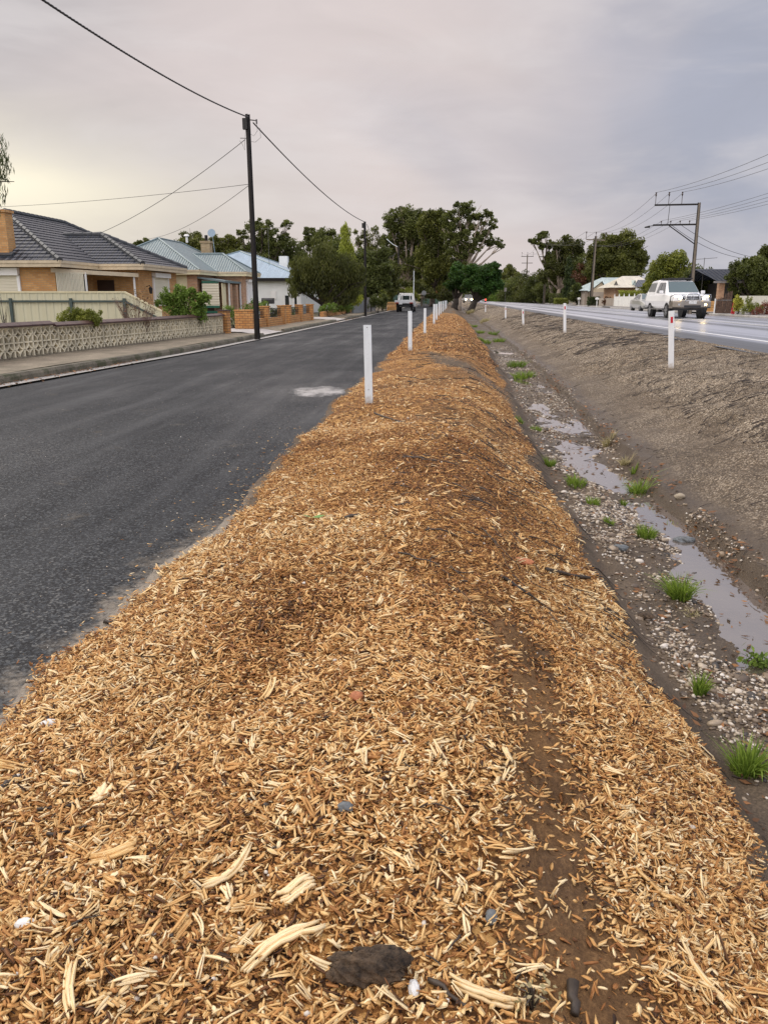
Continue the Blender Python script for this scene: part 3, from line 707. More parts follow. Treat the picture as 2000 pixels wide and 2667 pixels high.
# ---------------------------------------------------------------- wood chips
def chips(name, n, yr, lr, wr, S, thick, seed, lift, tone_c, full=True, fn=None, xr=(-1.7, 1.6), bundle=1, ypow=1.0, tilt=.33):
    rg = np.random.default_rng(seed)
    m = int(n * 1.9)
    y = yr[0] + (yr[1] - yr[0]) * rg.random(m) ** ypow; x = rg.uniform(xr[0], xr[1], m)
    mk = (fn or mulch_mask)(x, y)
    keep = rg.random(m) < mk
    x, y = x[keep][:n], y[keep][:n]; n = len(x)
    L = lr[0] + (lr[1] - lr[0]) * rg.beta(1.3, 3.2, n)
    W = np.minimum(wr[0] + (wr[1] - wr[0]) * rg.beta(1.3, 2.8, n), L * .62)
    T = thick * rg.uniform(.5, 1.5, n)
    yaw = rg.uniform(0, math.pi * 2, n); pit = rg.normal(0, tilt, n); rol = rg.normal(0, tilt * 1.2, n)
    tone0 = rg.normal(0, .20, n)
    if bundle > 1:                                               # frayed pieces: several fibres side by side
        k_ = np.tile(np.arange(bundle), n) - (bundle - 1) / 2; rp = lambda a_: np.repeat(a_, bundle)
        x, y, L, W, T, yaw, pit, rol, tone0 = map(rp, (x, y, L, W, T, yaw, pit, rol, tone0)); n = len(x)
        x = x - np.sin(yaw) * k_ * W * .62; y = y + np.cos(yaw) * k_ * W * .62; W = W * .8; L = L * rg.uniform(.65, 1.05, n)
        yaw = yaw + k_ * rg.normal(.05, .05, n); x = x + rg.normal(0, .06, n) * L * np.cos(yaw); y = y + rg.normal(0, .06, n) * L * np.sin(yaw)
    bend = rg.normal(0, .05, n); side = rg.normal(0, .035, n); pw = rg.uniform(2.5, 14, n); pw2 = np.where(rg.random(n) < .22, rg.uniform(.1, .4, n), rg.uniform(.55, 1.05, n)); sk = rg.normal(0, .75, n)
    z = np.maximum(land(x, y), np.where(x < -1.2, .0, -9)) + lift * rg.random(n) + np.abs(np.sin(pit)) * L * .22 + T * .3
    t = np.linspace(-1, 1, S)[None]                               # stations
    w = W[:, None] * (1 - (1 - pw2[:, None]) * np.abs(t) ** pw[:, None]) * rg.uniform(.68, 1.25, (n, S))
    w[:, 0] *= rg.uniform(.45, 1.0, n)
    cx = t * L[:, None] / 2; cy = side[:, None] * L[:, None] * t ** 2 + 0 * cx; cz = bend[:, None] * L[:, None] * (t ** 2 - .4)
    rows = []
    hw = w / 2
    lift_e = rg.uniform(-.3, .3, (n, 1)) * T[:, None]
    rows.append((cx + sk[:, None] * hw, cy + hw, cz + T[:, None] * .5 + lift_e)); rows.append((cx - sk[:, None] * hw, cy - hw, cz + T[:, None] * .5 - lift_e))
    if full:
        rows.append((cx - sk[:, None] * hw * .8, cy - hw * .85, cz - T[:, None] * .5)); rows.append((cx + sk[:, None] * hw * .8, cy + hw * .85, cz - T[:, None] * .5))
    k = len(rows)
    Lc = np.stack([np.stack(r_, -1) for r_ in rows], 2)           # n, S, k, 3
    cy_, sy_ = np.cos(yaw), np.sin(yaw); cp, sp_ = np.cos(pit), np.sin(pit); cr, sr = np.cos(rol), np.sin(rol)
    e = lambda a: a[:, None, None]
    X, Y, Z = Lc[..., 0], Lc[..., 1], Lc[..., 2]
    Y, Z = Y * e(cr) - Z * e(sr), Y * e(sr) + Z * e(cr)
    X, Z = X * e(cp) - Z * e(sp_), X * e(sp_) + Z * e(cp)
    X, Y = X * e(cy_) - Y * e(sy_), X * e(sy_) + Y * e(cy_)
    V = np.stack([X + e(x), Y + e(y), Z + e(z)], -1).reshape(-1, 3)
    base = (np.arange(n) * S * k)[:, None]
    q = []
    for s in range(S - 1):
        a = s * k; b = (s + 1) * k
        if full:
            for j in range(k): q.append((a + j, a + (j + 1) % k, b + (j + 1) % k, b + j))
        else: q.append((a, a + 1, b + 1, b))
    if full: q.append((3, 2, 1, 0)); q.append(tuple((S - 1) * k + j for j in range(k)))
    Q = (base[:, :, None] + np.array(q)[None]).reshape(-1, 4)
    tone = np.clip(tone_c + tone0 + rg.normal(0, .06, n) + .16 * fbm(x * 1.6, y * 1.6, 99) - .24 * sstep(fbm(x * .9, y * .7, 98), .0, .5) - .20 * np.exp(-((x - .12) / .32) ** 2 - ((y - 4.3) / 1.3) ** 2), 0, 1)
    dk = rg.random(n) < .07; tone[dk] = rg.uniform(0, .14, dk.sum())
    fib = np.stack([np.broadcast_to((cx + 3 * rg.random((n, 1)))[:, :, None], (n, S, k)), np.broadcast_to(np.stack([hw, -hw, -hw, hw], 2)[:, :, :k], (n, S, k)), np.broadcast_to((rg.random(n) * 50)[:, None, None], (n, S, k))], -1)
    return V, Q, np.repeat(tone, S * k), fib.reshape(-1, 3)

def join_np(parts):
    off = 0; V, Q, t, f = [], [], [], []
    for (v, q, tt, ff) in parts:
        V.append(v); Q.append(q + off); t.append(tt); f.append(ff); off += len(v)
    return np.concatenate(V), np.concatenate(Q), np.concatenate(t), np.concatenate(f)

near_m = lambda x, y: mulch_mask(x, y) * (x > -.75 - .45 * y) * (x < .55 + .45 * y)
big_m = lambda x, y: near_m(x, y) * (1 - .75 * np.exp(-((x - .15) / .30) ** 2 - ((y - 4.2) / 1.0) ** 2)) * (1 - .45 * sstep(fbm(x * 1.6, y * 1.1, 88), .0, .4))
sets = [
    chips('c', 56000, (.85, 3.4), (.009, .050), (.003, .015), 4, .0024, 1, .014, .58, fn=big_m),
    chips('c', 8000, (.85, 4.5), (.018, .075), (.004, .010), 4, .0022, 9, .020, .72, fn=big_m, bundle=3, tilt=.38),
    chips('c', 66000, (.85, 4.6), (.005, .026), (.002, .008), 3, .0016, 2, .008, .40, fn=near_m),
    chips('c', 420, (.85, 5.0), (.06, .13), (.006, .012), 5, .003, 3, .022, .80, fn=big_m, tilt=.25, bundle=4),
    chips('c', 84000, (3.2, 8.5), (.008, .040), (.003, .012), 3, .002, 4, .010, .50, fn=big_m, ypow=1.25),
    chips('c', 1500, (4.5, 14), (.05, .11), (.006, .014), 4, .004, 5, .018, .78, tilt=.25, ypow=1.2, bundle=2),
    chips('c', 900, (1.8, 9), (.012, .05), (.004, .012), 3, .002, 10, .004, .62, fn=lambda x, y: np.exp(-np.maximum(-1.5 - x, 0) / .13) * (x < -1.38), xr=(-2.4, -1.35), tilt=.15),
    chips('c', 76000, (7.5, 24), (.014, .042), (.005, .011), 3, .002, 6,   .010, .44, full=False, ypow=1.4, tilt=.22),
    chips('c', 16000, (20, 60), (.04, .09), (.015, .03), 3, .002, 7, .02, .38, full=False, ypow=1.2, xr=(-1.7, 1.9)),
]
V, Q, T_, FB = join_np(sets)
wc = mesh_np('wood_chips', V, Q, M['chip'], fl=dict(tone=T_), vec=dict(fib=FB))
tag(wc, 'pale straw and orange wood chip mulch heaped along the asphalt edge', 'wood chips', kind='stuff')

# single large splinters that stand out of the heap
def splinter(px, py, L, W, ang, label, seed, curve=.12, tone=.92, nb=6, mat='chip'):
    rg = np.random.default_rng(seed); P = hit(px, py); V = []; Qs = []; tn = []; fb = []; off = 0
    for b in range(nb):
        S = 9; t = np.linspace(-1, 1, S) * rg.uniform(.72, 1.0) + rg.uniform(-.1, .1)
        yb = (b - (nb - 1) / 2) / nb * W; fan = rg.normal(0, .16)
        cx = t * L / 2; cy = yb * (1 + .35 * t * np.sign(fan)) + curve * L * t ** 2 + fan * W * np.maximum(t, 0) ** 2
        cz = .012 + .012 * rg.random() + .05 * L * t ** 2 + rg.normal(0, .0012, S)
        w = W / nb * 1.25 * (1 - np.abs(np.linspace(-1, 1, S)) ** 4 * .9) * rg.uniform(.8, 1.2, S)
        th = .004
        for s in range(S):
            for (dy, dz) in ((w[s] / 2, th), (-w[s] / 2, th), (-w[s] / 2, -th), (w[s] / 2, -th)):
                x_, y_ = cx[s], cy[s] + dy
                wx = P[0] + x_ * math.cos(ang) - y_ * math.sin(ang); wy = P[1] + x_ * math.sin(ang) + y_ * math.cos(ang)
                V.append((wx, wy, cz[s] + dz)); fb.append((cx[s], dy + yb, b * 3.0 + seed)); tn.append(tone + rg.normal(0, .02))
        for s in range(S - 1):
            for j in range(4): Qs.append((off + s * 4 + j, off + s * 4 + (j + 1) % 4, off + s * 4 + 4 + (j + 1) % 4, off + s * 4 + 4 + j))
        Qs.append((off + 3, off + 2, off + 1, off)); Qs.append(tuple(off + (S - 1) * 4 + j for j in range(4)))
        off += S * 4
    V = np.array(V); zl = land(V[:, 0], V[:, 1]); V[:, 2] += np.maximum(zl, zl.mean() - .01) 
    o = mesh_np('wood_splinter', V, np.array(Qs), M[mat], fl=dict(tone=np.clip(tn, 0, 1)), vec=dict(fib=np.array(fb)), loc=P)
    tag(o, label, 'wood splinter', 'large splinters in the mulch')
splinter(1260, 2605, .155, .030, R(-12), 'broad pale frayed splinter lying near the lower edge, right of the soil clod', 11, .05)
splinter(1840, 2575, .17, .018, R(-62), 'long straight yellow strip of wood lying in the mulch close to the ditch', 12, .02, .88, 3)
splinter(600, 2290, .16, .022, R(58), 'long thin arched splinter tapering to a point, left of the curved pair', 13, .10, .93, 4)
splinter(730, 2470, .19, .026, R(38), 'thick bent splinter curling like a horn near the soil clod', 14, -.16, .95, 4)
splinter(770, 2330, .085, .042, R(35), 'short broad splinter with a fanned frayed end on the mulch', 15, .04, .95, 9)
splinter(265, 2080, .085, .038, R(75), 'flat pale rectangular slab of bark wood among the chips', 16, .02, .98, 3)
splinter(300, 2240, .12, .035, R(25), 'wide tan splinter with a ragged brown edge on the left of the heap', 17, .05, .74, 7)
splinter(1320, 1975, .07, .022, R(-70), 'small upright pale splinter beside the worn dirt streak', 18, .05, .95, 4)
splinter(990, 1575, .10, .02, R(80), 'thin pale splinter standing out halfway up the heap', 19, .05, .97, 4)
splinter(960, 1985, .09, .018, R(-10), 'orange brown sliver lying flat in the middle of the heap', 20, .05, .36, 3)
splinter(180, 2600, .13, .020, R(-65), 'light curved splinter at the lower left corner of the heap', 21, .10, .9, 3)
splinter(1710, 2330, .13, .02, R(-38), 'grey fibrous strip of weathered wood on the right slope', 22, .02, .70, 5)

# ---------------------------------------------------------------- stones
import bmesh
def ico(sub):
    bm = bmesh.new(); bmesh.ops.create_icosphere(bm, subdivisions=sub, radius=1.0)
    bm.verts.ensure_lookup_table()
    V = np.array([v.co[:] for v in bm.verts]); Fc = np.array([[v.index for v in f.verts] for f in bm.faces]); bm.free(); return V, Fc
ICO1, ICO2 = ico(1), ico(2)
OCT = (np.array([(1, 0, 0), (-1, 0, 0), (0, 1, 0), (0, -1, 0), (0, 0, 1), (0, 0, -1)], float), np.array([(0, 2, 4), (2, 1, 4), (1, 3, 4), (3, 0, 4), (2, 0, 5), (1, 2, 5), (3, 1, 5), (0, 3, 5)]))

def stones(tmpl, pos, size, seed, flat=.55, tone=None, jag=.22):
    rg = np.random.default_rng(seed); n = len(pos); V0, F0 = tmpl
    sc = size[:, None] * np.stack([rg.uniform(.8, 1.5, n), rg.uniform(.65, 1.1, n), flat * rg.uniform(.7, 1.3, n)], 1)
    V = V0[None] * (1 + jag * (rg.random((n, len(V0), 1)) - .5) * 2)
    V = V * sc[:, None]
    til = rg.normal(0, .35, n); a = rg.uniform(0, 6.283, n)
    ct, st = np.cos(til)[:, None], np.sin(til)[:, None]; X, Y, Z = V[..., 0], V[..., 1], V[..., 2]
    Y, Z = Y * ct - Z * st, Y * st + Z * ct
    ca, sa = np.cos(a)[:, None], np.sin(a)[:, None]; X, Y = X * ca - Y * sa, X * sa + Y * ca
    V = np.stack([X, Y, Z], -1) + pos[:, None]
    Q = (np.arange(n) * len(V0))[:, None, None] + F0[None]
    t = rg.random(n) if tone is None else tone
    return V.reshape(-1, 3), Q.reshape(-1, F0.shape[1]), np.repeat(t, len(V0))

def cat3(ps):
    off = 0; V, Q, t = [], [], []
    for v, q, tt in ps: V.append(v); Q.append(q + off); t.append(tt); off += len(v)
    return np.concatenate(V), np.concatenate(Q), np.concatenate(t)

rg = np.random.default_rng(5)
def scat(n, xr, yr, fn, sink, ypow=1.0, rel=True):
    m = n * 3; y = yr[0] + (yr[1] - yr[0]) * rg.random(m) ** ypow
    x = rg.uniform(xr[0], xr[1], m) + (shift(y) if rel else 0)
    k = rg.random(m) < fn(x, y); x, y = x[k][:n], y[k][:n]
    return np.stack([x, y, land(x, y) - sink], 1)
bedf = lambda x, y: sstep(xshift(x, y), 1.16, 1.34) * (1 - sstep(xshift(x, y), 2.15, 2.4)) * (.10 + .90 * sstep(fbm(x * 2.4, y * 1.8, 101), -.12, .22))
A1 = scat(13000, (1.05, 2.6), (2.2, 7.5), bedf, -.002); s1 = .0055 + .018 * rg.beta(1.1, 4, len(A1))
A2 = scat(12000, (1.05, 2.6), (7, 34), bedf, -.002, 1.5); s2 = .008 + .018 * rg.beta(1.1, 3, len(A2))
A3 = scat(240, (1.15, 2.4), (2.4, 11), bedf, 0.0); s3 = rg.uniform(.020, .036, len(A3))
pb = cat3([stones(ICO1, A1, s1, 1, .6), stones(ICO1, A2, s2, 2, .6), stones(ICO2, A3, s3, 3, .55, jag=.1)])
o = mesh_np('ditch_pebbles', pb[0], pb[1], M['pebble'], fl=dict(tone=pb[2]), smooth=True)
tag(o, 'washed pale pebbles covering the bed of the ditch', 'pebbles', kind='stuff')

bankf = lambda x, y: np.clip(.16 + sstep(xshift(x, y) + .5 * fbm(x * 1.2, y * .5, 91), 2.7, 3.7), 0, 1) * (land(x, y) > -.5) * (.35 + .65 * sstep(fbm(x * 1.6, y * .9, 103), -.3, .2))
B1 = scat(46000, (2.5, 6.3), (5.5, 20), bankf, 0.0, 1.3, False); b1 = .0035 + .009 * rg.beta(1.2, 3, len(B1))
B2 = scat(26000, (2.5, 6.6), (18, 70), bankf, 0.0, 1.6, False); b2 = .008 + .017 * rg.beta(1.2, 3, len(B2))
gv = cat3([stones(OCT, B1, b1, 4, .6, np.clip(rg.beta(1.5, 2.2, len(B1)), 0, 1)), stones(OCT, B2, b2, 5, .6, np.clip(rg.beta(1.5, 2.2, len(B2)), 0, 1))])
o = mesh_np('bank_gravel', gv[0], gv[1], M['gravel'], fl=dict(tone=gv[2]))
tag(o, 'fine tan gravel spread over the bank beside the highway', 'gravel', kind='stuff')

# pale grit on the asphalt and white chips of stone on the heap
gf = lambda x, y: (x > -6.4) * (x < -1.35) * np.clip(.10 + .9 * np.exp(-(-1.45 - x) / .35), 0, 1)
C1 = scat(2600, (-6.4, -1.3), (1.8, 16), gf, 0, 1.3, False); C1[:, 2] = np.maximum(C1[:, 2], 0.0) + .003
c1 = .002 + .0055 * rg.beta(1, 4, len(C1))
C2 = scat(520, (-1.3, 1.1), (1.0, 9), lambda x, y: mulch_mask(x, y) * .6 + .5 * np.exp(-(cut_dist(x, y) / .2) ** 2), -.012, 1.2, False); c2 = .0035 + .008 * rg.beta(1, 3, len(C2))
gr = cat3([stones(ICO1, C1, c1, 6, .7, np.clip(rg.uniform(.35, 1, len(C1)), 0, 1)), stones(ICO1, C2, c2, 7, .7, np.where(rg.random(len(C2)) < .6, rg.uniform(.88, 1, len(C2)), rg.uniform(0, .3, len(C2))))])
o = mesh_np('loose_grit', gr[0], gr[1], M['pebble'], fl=dict(tone=gr[2]), smooth=True)
tag(o, 'loose pale grit scattered over the asphalt and the mulch', 'grit', kind='stuff')

# ---------------------------------------------------------------- twigs
def twigs(n, xr, yr, fn, lr, rr, ang, seed, ypow=1.0, lift=.012):
    rg = np.random.default_rng(seed); m = n * 4
    y = yr[0] + (yr[1] - yr[0]) * rg.random(m) ** ypow; x = rg.uniform(xr[0], xr[1], m)
    k = rg.random(m) < fn(x, y); x, y = x[k][:n], y[k][:n]; n = len(x); S, K = 6, 4
    L = lr[0] + (lr[1] - lr[0]) * rg.beta(1.2, 2.5, n); r0 = rg.uniform(rr[0], rr[1], n); a = rg.normal(ang[0], ang[1], n); cv = rg.normal(0, .35, n)
    t = np.linspace(0, 1, S)[None]; th = a[:, None] + cv[:, None] * (t - .5) * 2 + rg.normal(0, .10, (n, S))
    dx = np.cos(th) * L[:, None] / (S - 1); dy = np.sin(th) * L[:, None] / (S - 1)
    px = x[:, None] + np.cumsum(dx, 1); py = y[:, None] + np.cumsum(dy, 1)
    pz = land(px, py) + lift * (.3 + rg.random((n, 1))) + rg.random((n, 1)) * .05 * L[:, None] * t
    V = np.zeros((n, S, K, 3)); rad = r0[:, None] * (1.1 - .75 * t)
    for j in range(K):
        aa = 2 * math.pi * j / K
        V[:, :, j, 0] = px - np.sin(th) * rad * math.cos(aa); V[:, :, j, 1] = py + np.cos(th) * rad * math.cos(aa); V[:, :, j, 2] = pz + rad * math.sin(aa)
    q = [(s * K + j, s * K + (j + 1) % K, (s + 1) * K + (j + 1) % K, (s + 1) * K + j) for s in range(S - 1) for j in range(K)]
    Q = ((np.arange(n) * S * K)[:, None, None] + np.array(q)[None]).reshape(-1, 4)
    return V.reshape(-1, 3), Q, np.zeros(n * S * K)
bank2 = lambda x, y: sstep(xshift(x, y), 2.7, 3.6) * (x < 6.3) * (.25 + .75 * sstep(fbm(x * .9, y * .5, 107), -.15, .3))
tw = cat3([
    twigs(1500, (2.7, 6.3), (6, 24), bank2, (.06, .55), (.0022, .0075), (R(52), .35), 1, 1.3),
    twigs(700, (2.7, 6.5), (22, 60), bank2, (.25, 1.0), (.005, .012), (R(50), .4), 2, 1.3),
    twigs(90, (-1.1, .9), (.9, 3.6), lambda x, y: mulch_mask(x, y), (.02, .09), (.0012, .0035), (0, 3), 8, 1.0, .022),
    twigs(420, (-.9, 1.1), (3.2, 11), lambda x, y: mulch_mask(x, y) * sstep(x, -.6, .4), (.05, .40), (.002, .006), (R(-30), .7), 3, 1.0, .02),
    twigs(240, (-.9, 1.3), (11, 32), lambda x, y: mulch_mask(x, y) + .2, (.1, .6), (.004, .009), (R(-20), .7), 4, 1.0, .02),
    twigs(300, (1.1, 2.7), (2.5, 24), lambda x, y: (land(x, y) > -.585) * 1.0, (.05, .3), (.0015, .006), (0, 3), 5, 1.2, .02),
])
o = mesh_np('twig_litter', tw[0], tw[1], M['twig'])
tag(o, 'thin dark twigs raked over the gravel bank and the mulch', 'twigs', kind='stuff')

# dead leaves in the gutter and the ditch
def leaves_flat(n, sampler, size, seed, lift=.006):
    rg = np.random.default_rng(seed); P = sampler(rg, n); n = len(P)
    L = rg.uniform(size[0], size[1], n); a = rg.uniform(0, 6.283, n); up = rg.uniform(0, .6, n)
    ux = np.stack([np.cos(a), np.sin(a), up * .4], 1) * L[:, None]; vx = np.stack([-np.sin(a), np.cos(a), rg.normal(0, .5, n)], 1) * (L * .32)[:, None]
    c_ = P + np.array([0, 0, lift]); V = np.stack([c_ - ux / 2, c_ + vx / 2 - [0, 0, .004], c_ + ux / 2, c_ - vx / 2], 1)
    return V.reshape(-1, 3), np.arange(4 * n).reshape(-1, 4), np.repeat(rg.random(n), 4)
def gut(rg, n):
    y = 11 + 50 * rg.random(n) ** 1.3; x = kerb_x(y) + np.abs(rg.normal(.06, .16, n)) ; k = vnoise(y * .35, y * 0) > -.12 
    return np.stack([x[k], y[k], np.full(k.sum(), .012)], 1)
def dit(rg, n):
    y = 2.3 + 20 * rg.random(n) ** 1.5; x = rg.uniform(1.15, 2.4, n) + shift(y); return np.stack([x, y, np.maximum(land(x, y), -.557) + .004], 1)
def ditr(rg, n):
    y = 4 + 26 * rg.random(n) ** 1.3; x = 2.16 + np.abs(rg.normal(0, .10, n)) + shift(y); k = vnoise(y * 1.1, y * 0 + 7) > -.05; x, y = x[k], y[k]; return np.stack([x, y, np.maximum(land(x, y), -.557) + .008 + .03 * rg.random(len(x))], 1)
lf = cat3([leaves_flat(1700, gut, (.03, .09), 1), leaves_flat(1500, dit, (.02, .07), 2), leaves_flat(1100, ditr, (.03, .09), 3)])
o = mesh_np('leaf_litter', lf[0], lf[1], M['litter'], fl=dict(tone=lf[2]))
tag(o, 'brown fallen leaves collected in the gutter and the ditch', 'leaf litter', kind='stuff')

# ---------------------------------------------------------------- grass in the ditch
def blades(n, h, spread, seed, w=.004, lean=.5):
    rg = np.random.default_rng(seed); S = 5
    a = rg.uniform(0, 6.283, n); r = spread * np.sqrt(rg.random(n)) ; H = h * rg.uniform(.45, 1.05, n); le = lean * rg.uniform(.2, 1.3, n) * (0.4 + r / max(spread, 1e-6))
    bx, by = r * np.cos(a) * .55, r * np.sin(a) * .55; a2 = a + rg.normal(0, .7, n)
    t = np.linspace(0, 1, S)[None]; out = (le * H)[:, None] * t ** 1.8; zz = H[:, None] * (t - .28 * np.minimum(le, 1.5)[:, None] * t ** 3)
    px = bx[:, None] + np.cos(a2)[:, None] * out; py = by[:, None] + np.sin(a2)[:, None] * out
    ww = w * rg.uniform(.6, 1.3, (n, 1)) * (1 - t ** 2.2) + .0004; f = rg.uniform(0, 6.283, n)
    ox, oy = np.cos(f)[:, None] * ww, np.sin(f)[:, None] * ww
    V = np.stack([np.stack([px - ox, py - oy, zz], -1), np.stack([px + ox, py + oy, zz], -1)], 2)
    q = [(2 * s, 2 * s + 1, 2 * s + 3, 2 * s + 2) for s in range(S - 1)]
    Q = ((np.arange(n) * S * 2)[:, None, None] + np.array(q)[None]).reshape(-1, 4)
    tone = np.clip(rg.normal(.45, .25, n), 0, 1)[:, None] + .25 * (t - .3)
    return V.reshape(-1, 3), Q, np.clip(np.repeat(tone, 2, 1), 0, 1).ravel()

def tuft(px, py, n, h, sp, label, seed, mat='grass', w=.004, lean=.5, name='grass_tuft', cat='grass tuft', group='grass tufts in the ditch', squash=None):
    P = hit(px, py); V, Q, t = blades(n, h, sp, seed, w, lean)
    if squash: V[:, 0] *= squash[0]; V[:, 1] *= squash[1]
    V = V + P + np.array([0, 0, -.004]); 
    V[:, 2] += (land(V[:, 0], V[:, 1]) - P[2]) * .7
    o = mesh_np(name, V, Q, M[mat], fl=dict(tone=t), loc=P); tag(o, label, cat, group)
tuft(1768, 1562, 260, .20, .13, 'big bright green grass tuft standing alone on the pebbles', 1, w=.0035, lean=.75)
tuft(1682, 1400, 170, .12, .13, 'rounded grass tuft at the near end of the pool', 2)
tuft(1660, 1285, 120, .19, .14, 'long arching grass clump hanging over the water', 3, w=.006, lean=1.1)
tuft(1432, 1215, 130, .12, .10, 'grass tuft at the foot of the left bank, farthest up the green row', 4)
tuft(1500, 1262, 170, .10, .18, 'wide low patch of grass along the foot of the left bank', 5, squash=(1, 1.7))
tuft(1545, 1315, 100, .09, .11, 'pale low grass tuft below the wide patch on the left bank', 6)
tuft(1585, 1368, 70, .08, .07, 'small yellow green tuft on the pebbles left of the pool', 7)
tuft(1745, 1380, 60, .09, .08, 'small dark tuft growing in the water of the pool', 8)
tuft(1626, 1210, 70, .13, .10, 'straggly half dry tuft on the right edge of the ditch', 9, 'drygrass', lean=.8)
tuft(1651, 1236, 60, .10, .06, 'short green tuft right behind the arching clump', 10)
tuft(1822, 1808, 110, .13, .055, 'narrow upright grass tuft on pebbles close to the mulch slope', 11, w=.0032, lean=.45)
tuft(1945, 2010, 230, .15, .11, 'large loose grass tuft at the right edge of the picture', 12, w=.0034, lean=.8)
tuft(1622, 1318, 40, .09, .04, 'thin sprig of grass standing between two pebble bars', 13)
tuft(1352, 1098, 60, .10, .10, 'tiny grass tuft in the shingle beyond the left green row', 14)
tuft(1916, 1655, 45, .05, .03, 'very small bright tuft beside the muddy water', 15, w=.0025)
tuft(1395, 1120, 90, .09, .16, 'flat green mat of grass in the shingle below the far puddle', 16)
tuft(1585, 1160, 90, .16, .15, 'dry brown weed clump hanging from the right bank', 17, 'drygrass', lean=.7)
tuft(1800, 1600, 60, .03, .09, 'low tangled grey weed lying among dark leaves below the big tuft', 18, 'drygrass', lean=1.4)
tuft(1225, 815, 260, .55, .75, 'pale dry grass clump filling the far ditch', 19, 'drygrass', w=.014, lean=.7)
tuft(1262, 838, 200, .35, .6, 'faded grass clump just nearer than the pale dry clump', 20, 'drygrass', w=.012, lean=.7)
for k, (a, b, c_) in enumerate(((1232, 852, 'green grass patch at the left foot of the far ditch'), (1248, 868, 'green grass patch spreading across the far ditch bed'), (1285, 872, 'olive grass patch against the right side of the far ditch'), (1300, 890, 'grass patch on the right just above the far puddle'), (1262, 893, 'grass patch on the left just above the far puddle'), (1345, 955, 'grass fringe on the right bank beside the far puddle'), (1365, 985, 'grass fringe overhanging the narrow end of the far puddle'))):
    tuft(a, b, 210, .22, .5, c_, 30 + k, 'grass' if k not in (2, 5) else 'rose', w=.008, lean=.7)

def weed(px, py, n, r, h, label, seed, mat='rose', ls=1.0):
    P = hit(px, py); rg = np.random.default_rng(seed)
    st = root('leafy_weed', label, 'weed', P)
    mb = MB(); tips = []
    for k in range(9):
        a = rg.uniform(0, 6.28); e = P + np.array([math.cos(a) * r * rg.random(), math.sin(a) * r * rg.random(), h * rg.uniform(.5, 1)])
        mb.tube([P, (P + e) / 2 + [0, 0, .02], e], [.003, .002, .001], 4); tips.append(e)
    mb.build('stem', M['twig'], st, P)
    Vs = []
    for k in range(n):
        b = tips[rg.integers(len(tips))]; c_ = P + (b - P) * rg.uniform(.3, 1.05) + rg.normal(0, .018, 3)
        d = rg.normal(0, 1, 3); d /= np.linalg.norm(d); e = np.cross(d, rg.normal(0, 1, 3)); e /= np.linalg.norm(e); L = rg.uniform(.012, .026) * ls
        Vs += [c_ - d * L, c_ + e * L * .5, c_ + d * L, c_ - e * L * .5]
    mesh_np('foliage', np.array(Vs) - P, np.arange(4 * n).reshape(-1, 4), M[mat], st, fl=dict(tone=np.repeat(rg.random(n), 4)))
weed(1980, 1745, 150, .12, .10, 'dark leafy weed spreading over pebbles at the right edge', 1)
weed(1385, 2630, 70, .045, .05, 'grey seeding weed growing out of the dirt streak at the bottom', 2, 'drygrass', .35)

# ---------------------------------------------------------------- single stones, sticks and fragments
def rock(name, px, py, s, label, cat, mat, seed, jag=.16, sink=.3, ang=0.0, grp=None, tmpl=None):
    P = hit(px, py); rg = np.random.default_rng(seed); V0, F0 = tmpl or ico(5 if max(s) > .05 else 4)
    d = 1 + jag * 1.3 * fbm(V0[:, 0] * 1.3 + seed * 3 + V0[:, 2], V0[:, 1] * 1.3 - V0[:, 2] * .8, seed) + jag * .8 * fbm(V0[:, 0] * 4 + V0[:, 2] * 3, V0[:, 1] * 4 - V0[:, 2] * 2, seed + 3) + jag * .35 * fbm(V0[:, 0] * 13 + V0[:, 2] * 9, V0[:, 1] * 13 - V0[:, 2] * 7, seed + 6)
    V = V0 * d[:, None] * np.array(s)
    ca, sa = math.cos(ang), math.sin(ang); V[:, :2] = V[:, :2] @ np.array([[ca, sa], [-sa, ca]])
    V = V + P + np.array([0, 0, s[2] * (1 - sink)])
    tag(mesh_np(name, V, F0, M[mat], smooth=True, loc=P), label, cat, grp)
rock('soil_clod', 952, 2545, (.078, .036, .036), 'dark wet clod of soil lying in chips at the bottom', 'clod', 'clod', 3, .45, .35, .1)
rock('white_stone', 131, 1890, (.026, .017, .013), 'pale blue white stone on the asphalt side of the heap', 'stone', 'quartz', 6, .25)
rock('grey_stone', 70, 2418, (.027, .015, .013), 'smooth grey white stone in chips at the left edge', 'stone', 'quartz', 7, .15)
rock('grey_stone', 900, 2112, (.022, .016, .014), 'flat grey stone half buried in the middle of the heap', 'stone', 'bluestone', 8, .2)
rock('blue_stone', 1278, 2400, (.013, .02, .014), 'small blue grey stone with a dark edge near the dirt streak', 'stone', 'bluestone', 9, .2)
rock('white_stone', 1078, 2585, (.012, .018, .012), 'bright white stone chip at the bottom right of the soil clod', 'stone', 'quartz', 10, .25)
rock('ditch_rock', 1782, 1415, (.085, .05, .035), 'dark blue grey rock at the near shore of the pool', 'rock', 'bluestone', 11, .3)
rock('ditch_rock', 1615, 1432, (.06, .035, .025), 'dark flat rock on pebbles left of the pool outlet', 'rock', 'bluestone', 12, .3)
rock('ditch_rock', 1680, 1610, (.055, .035, .02), 'flat brown grey slab lying at the foot of the mulch slope', 'rock', 'clod', 13, .2)
rock('ditch_rock', 1770, 1298, (.05, .04, .03), 'tan round rock on the right bank behind the arching grass', 'rock', 'gravelrock', 14, .2)
rock('clay_fragment', 1355, 1468, (.075, .026, .02), 'orange terracotta fragment on the right slope of the heap', 'fragment', 'terracotta', 15, .22, .3, -.25)
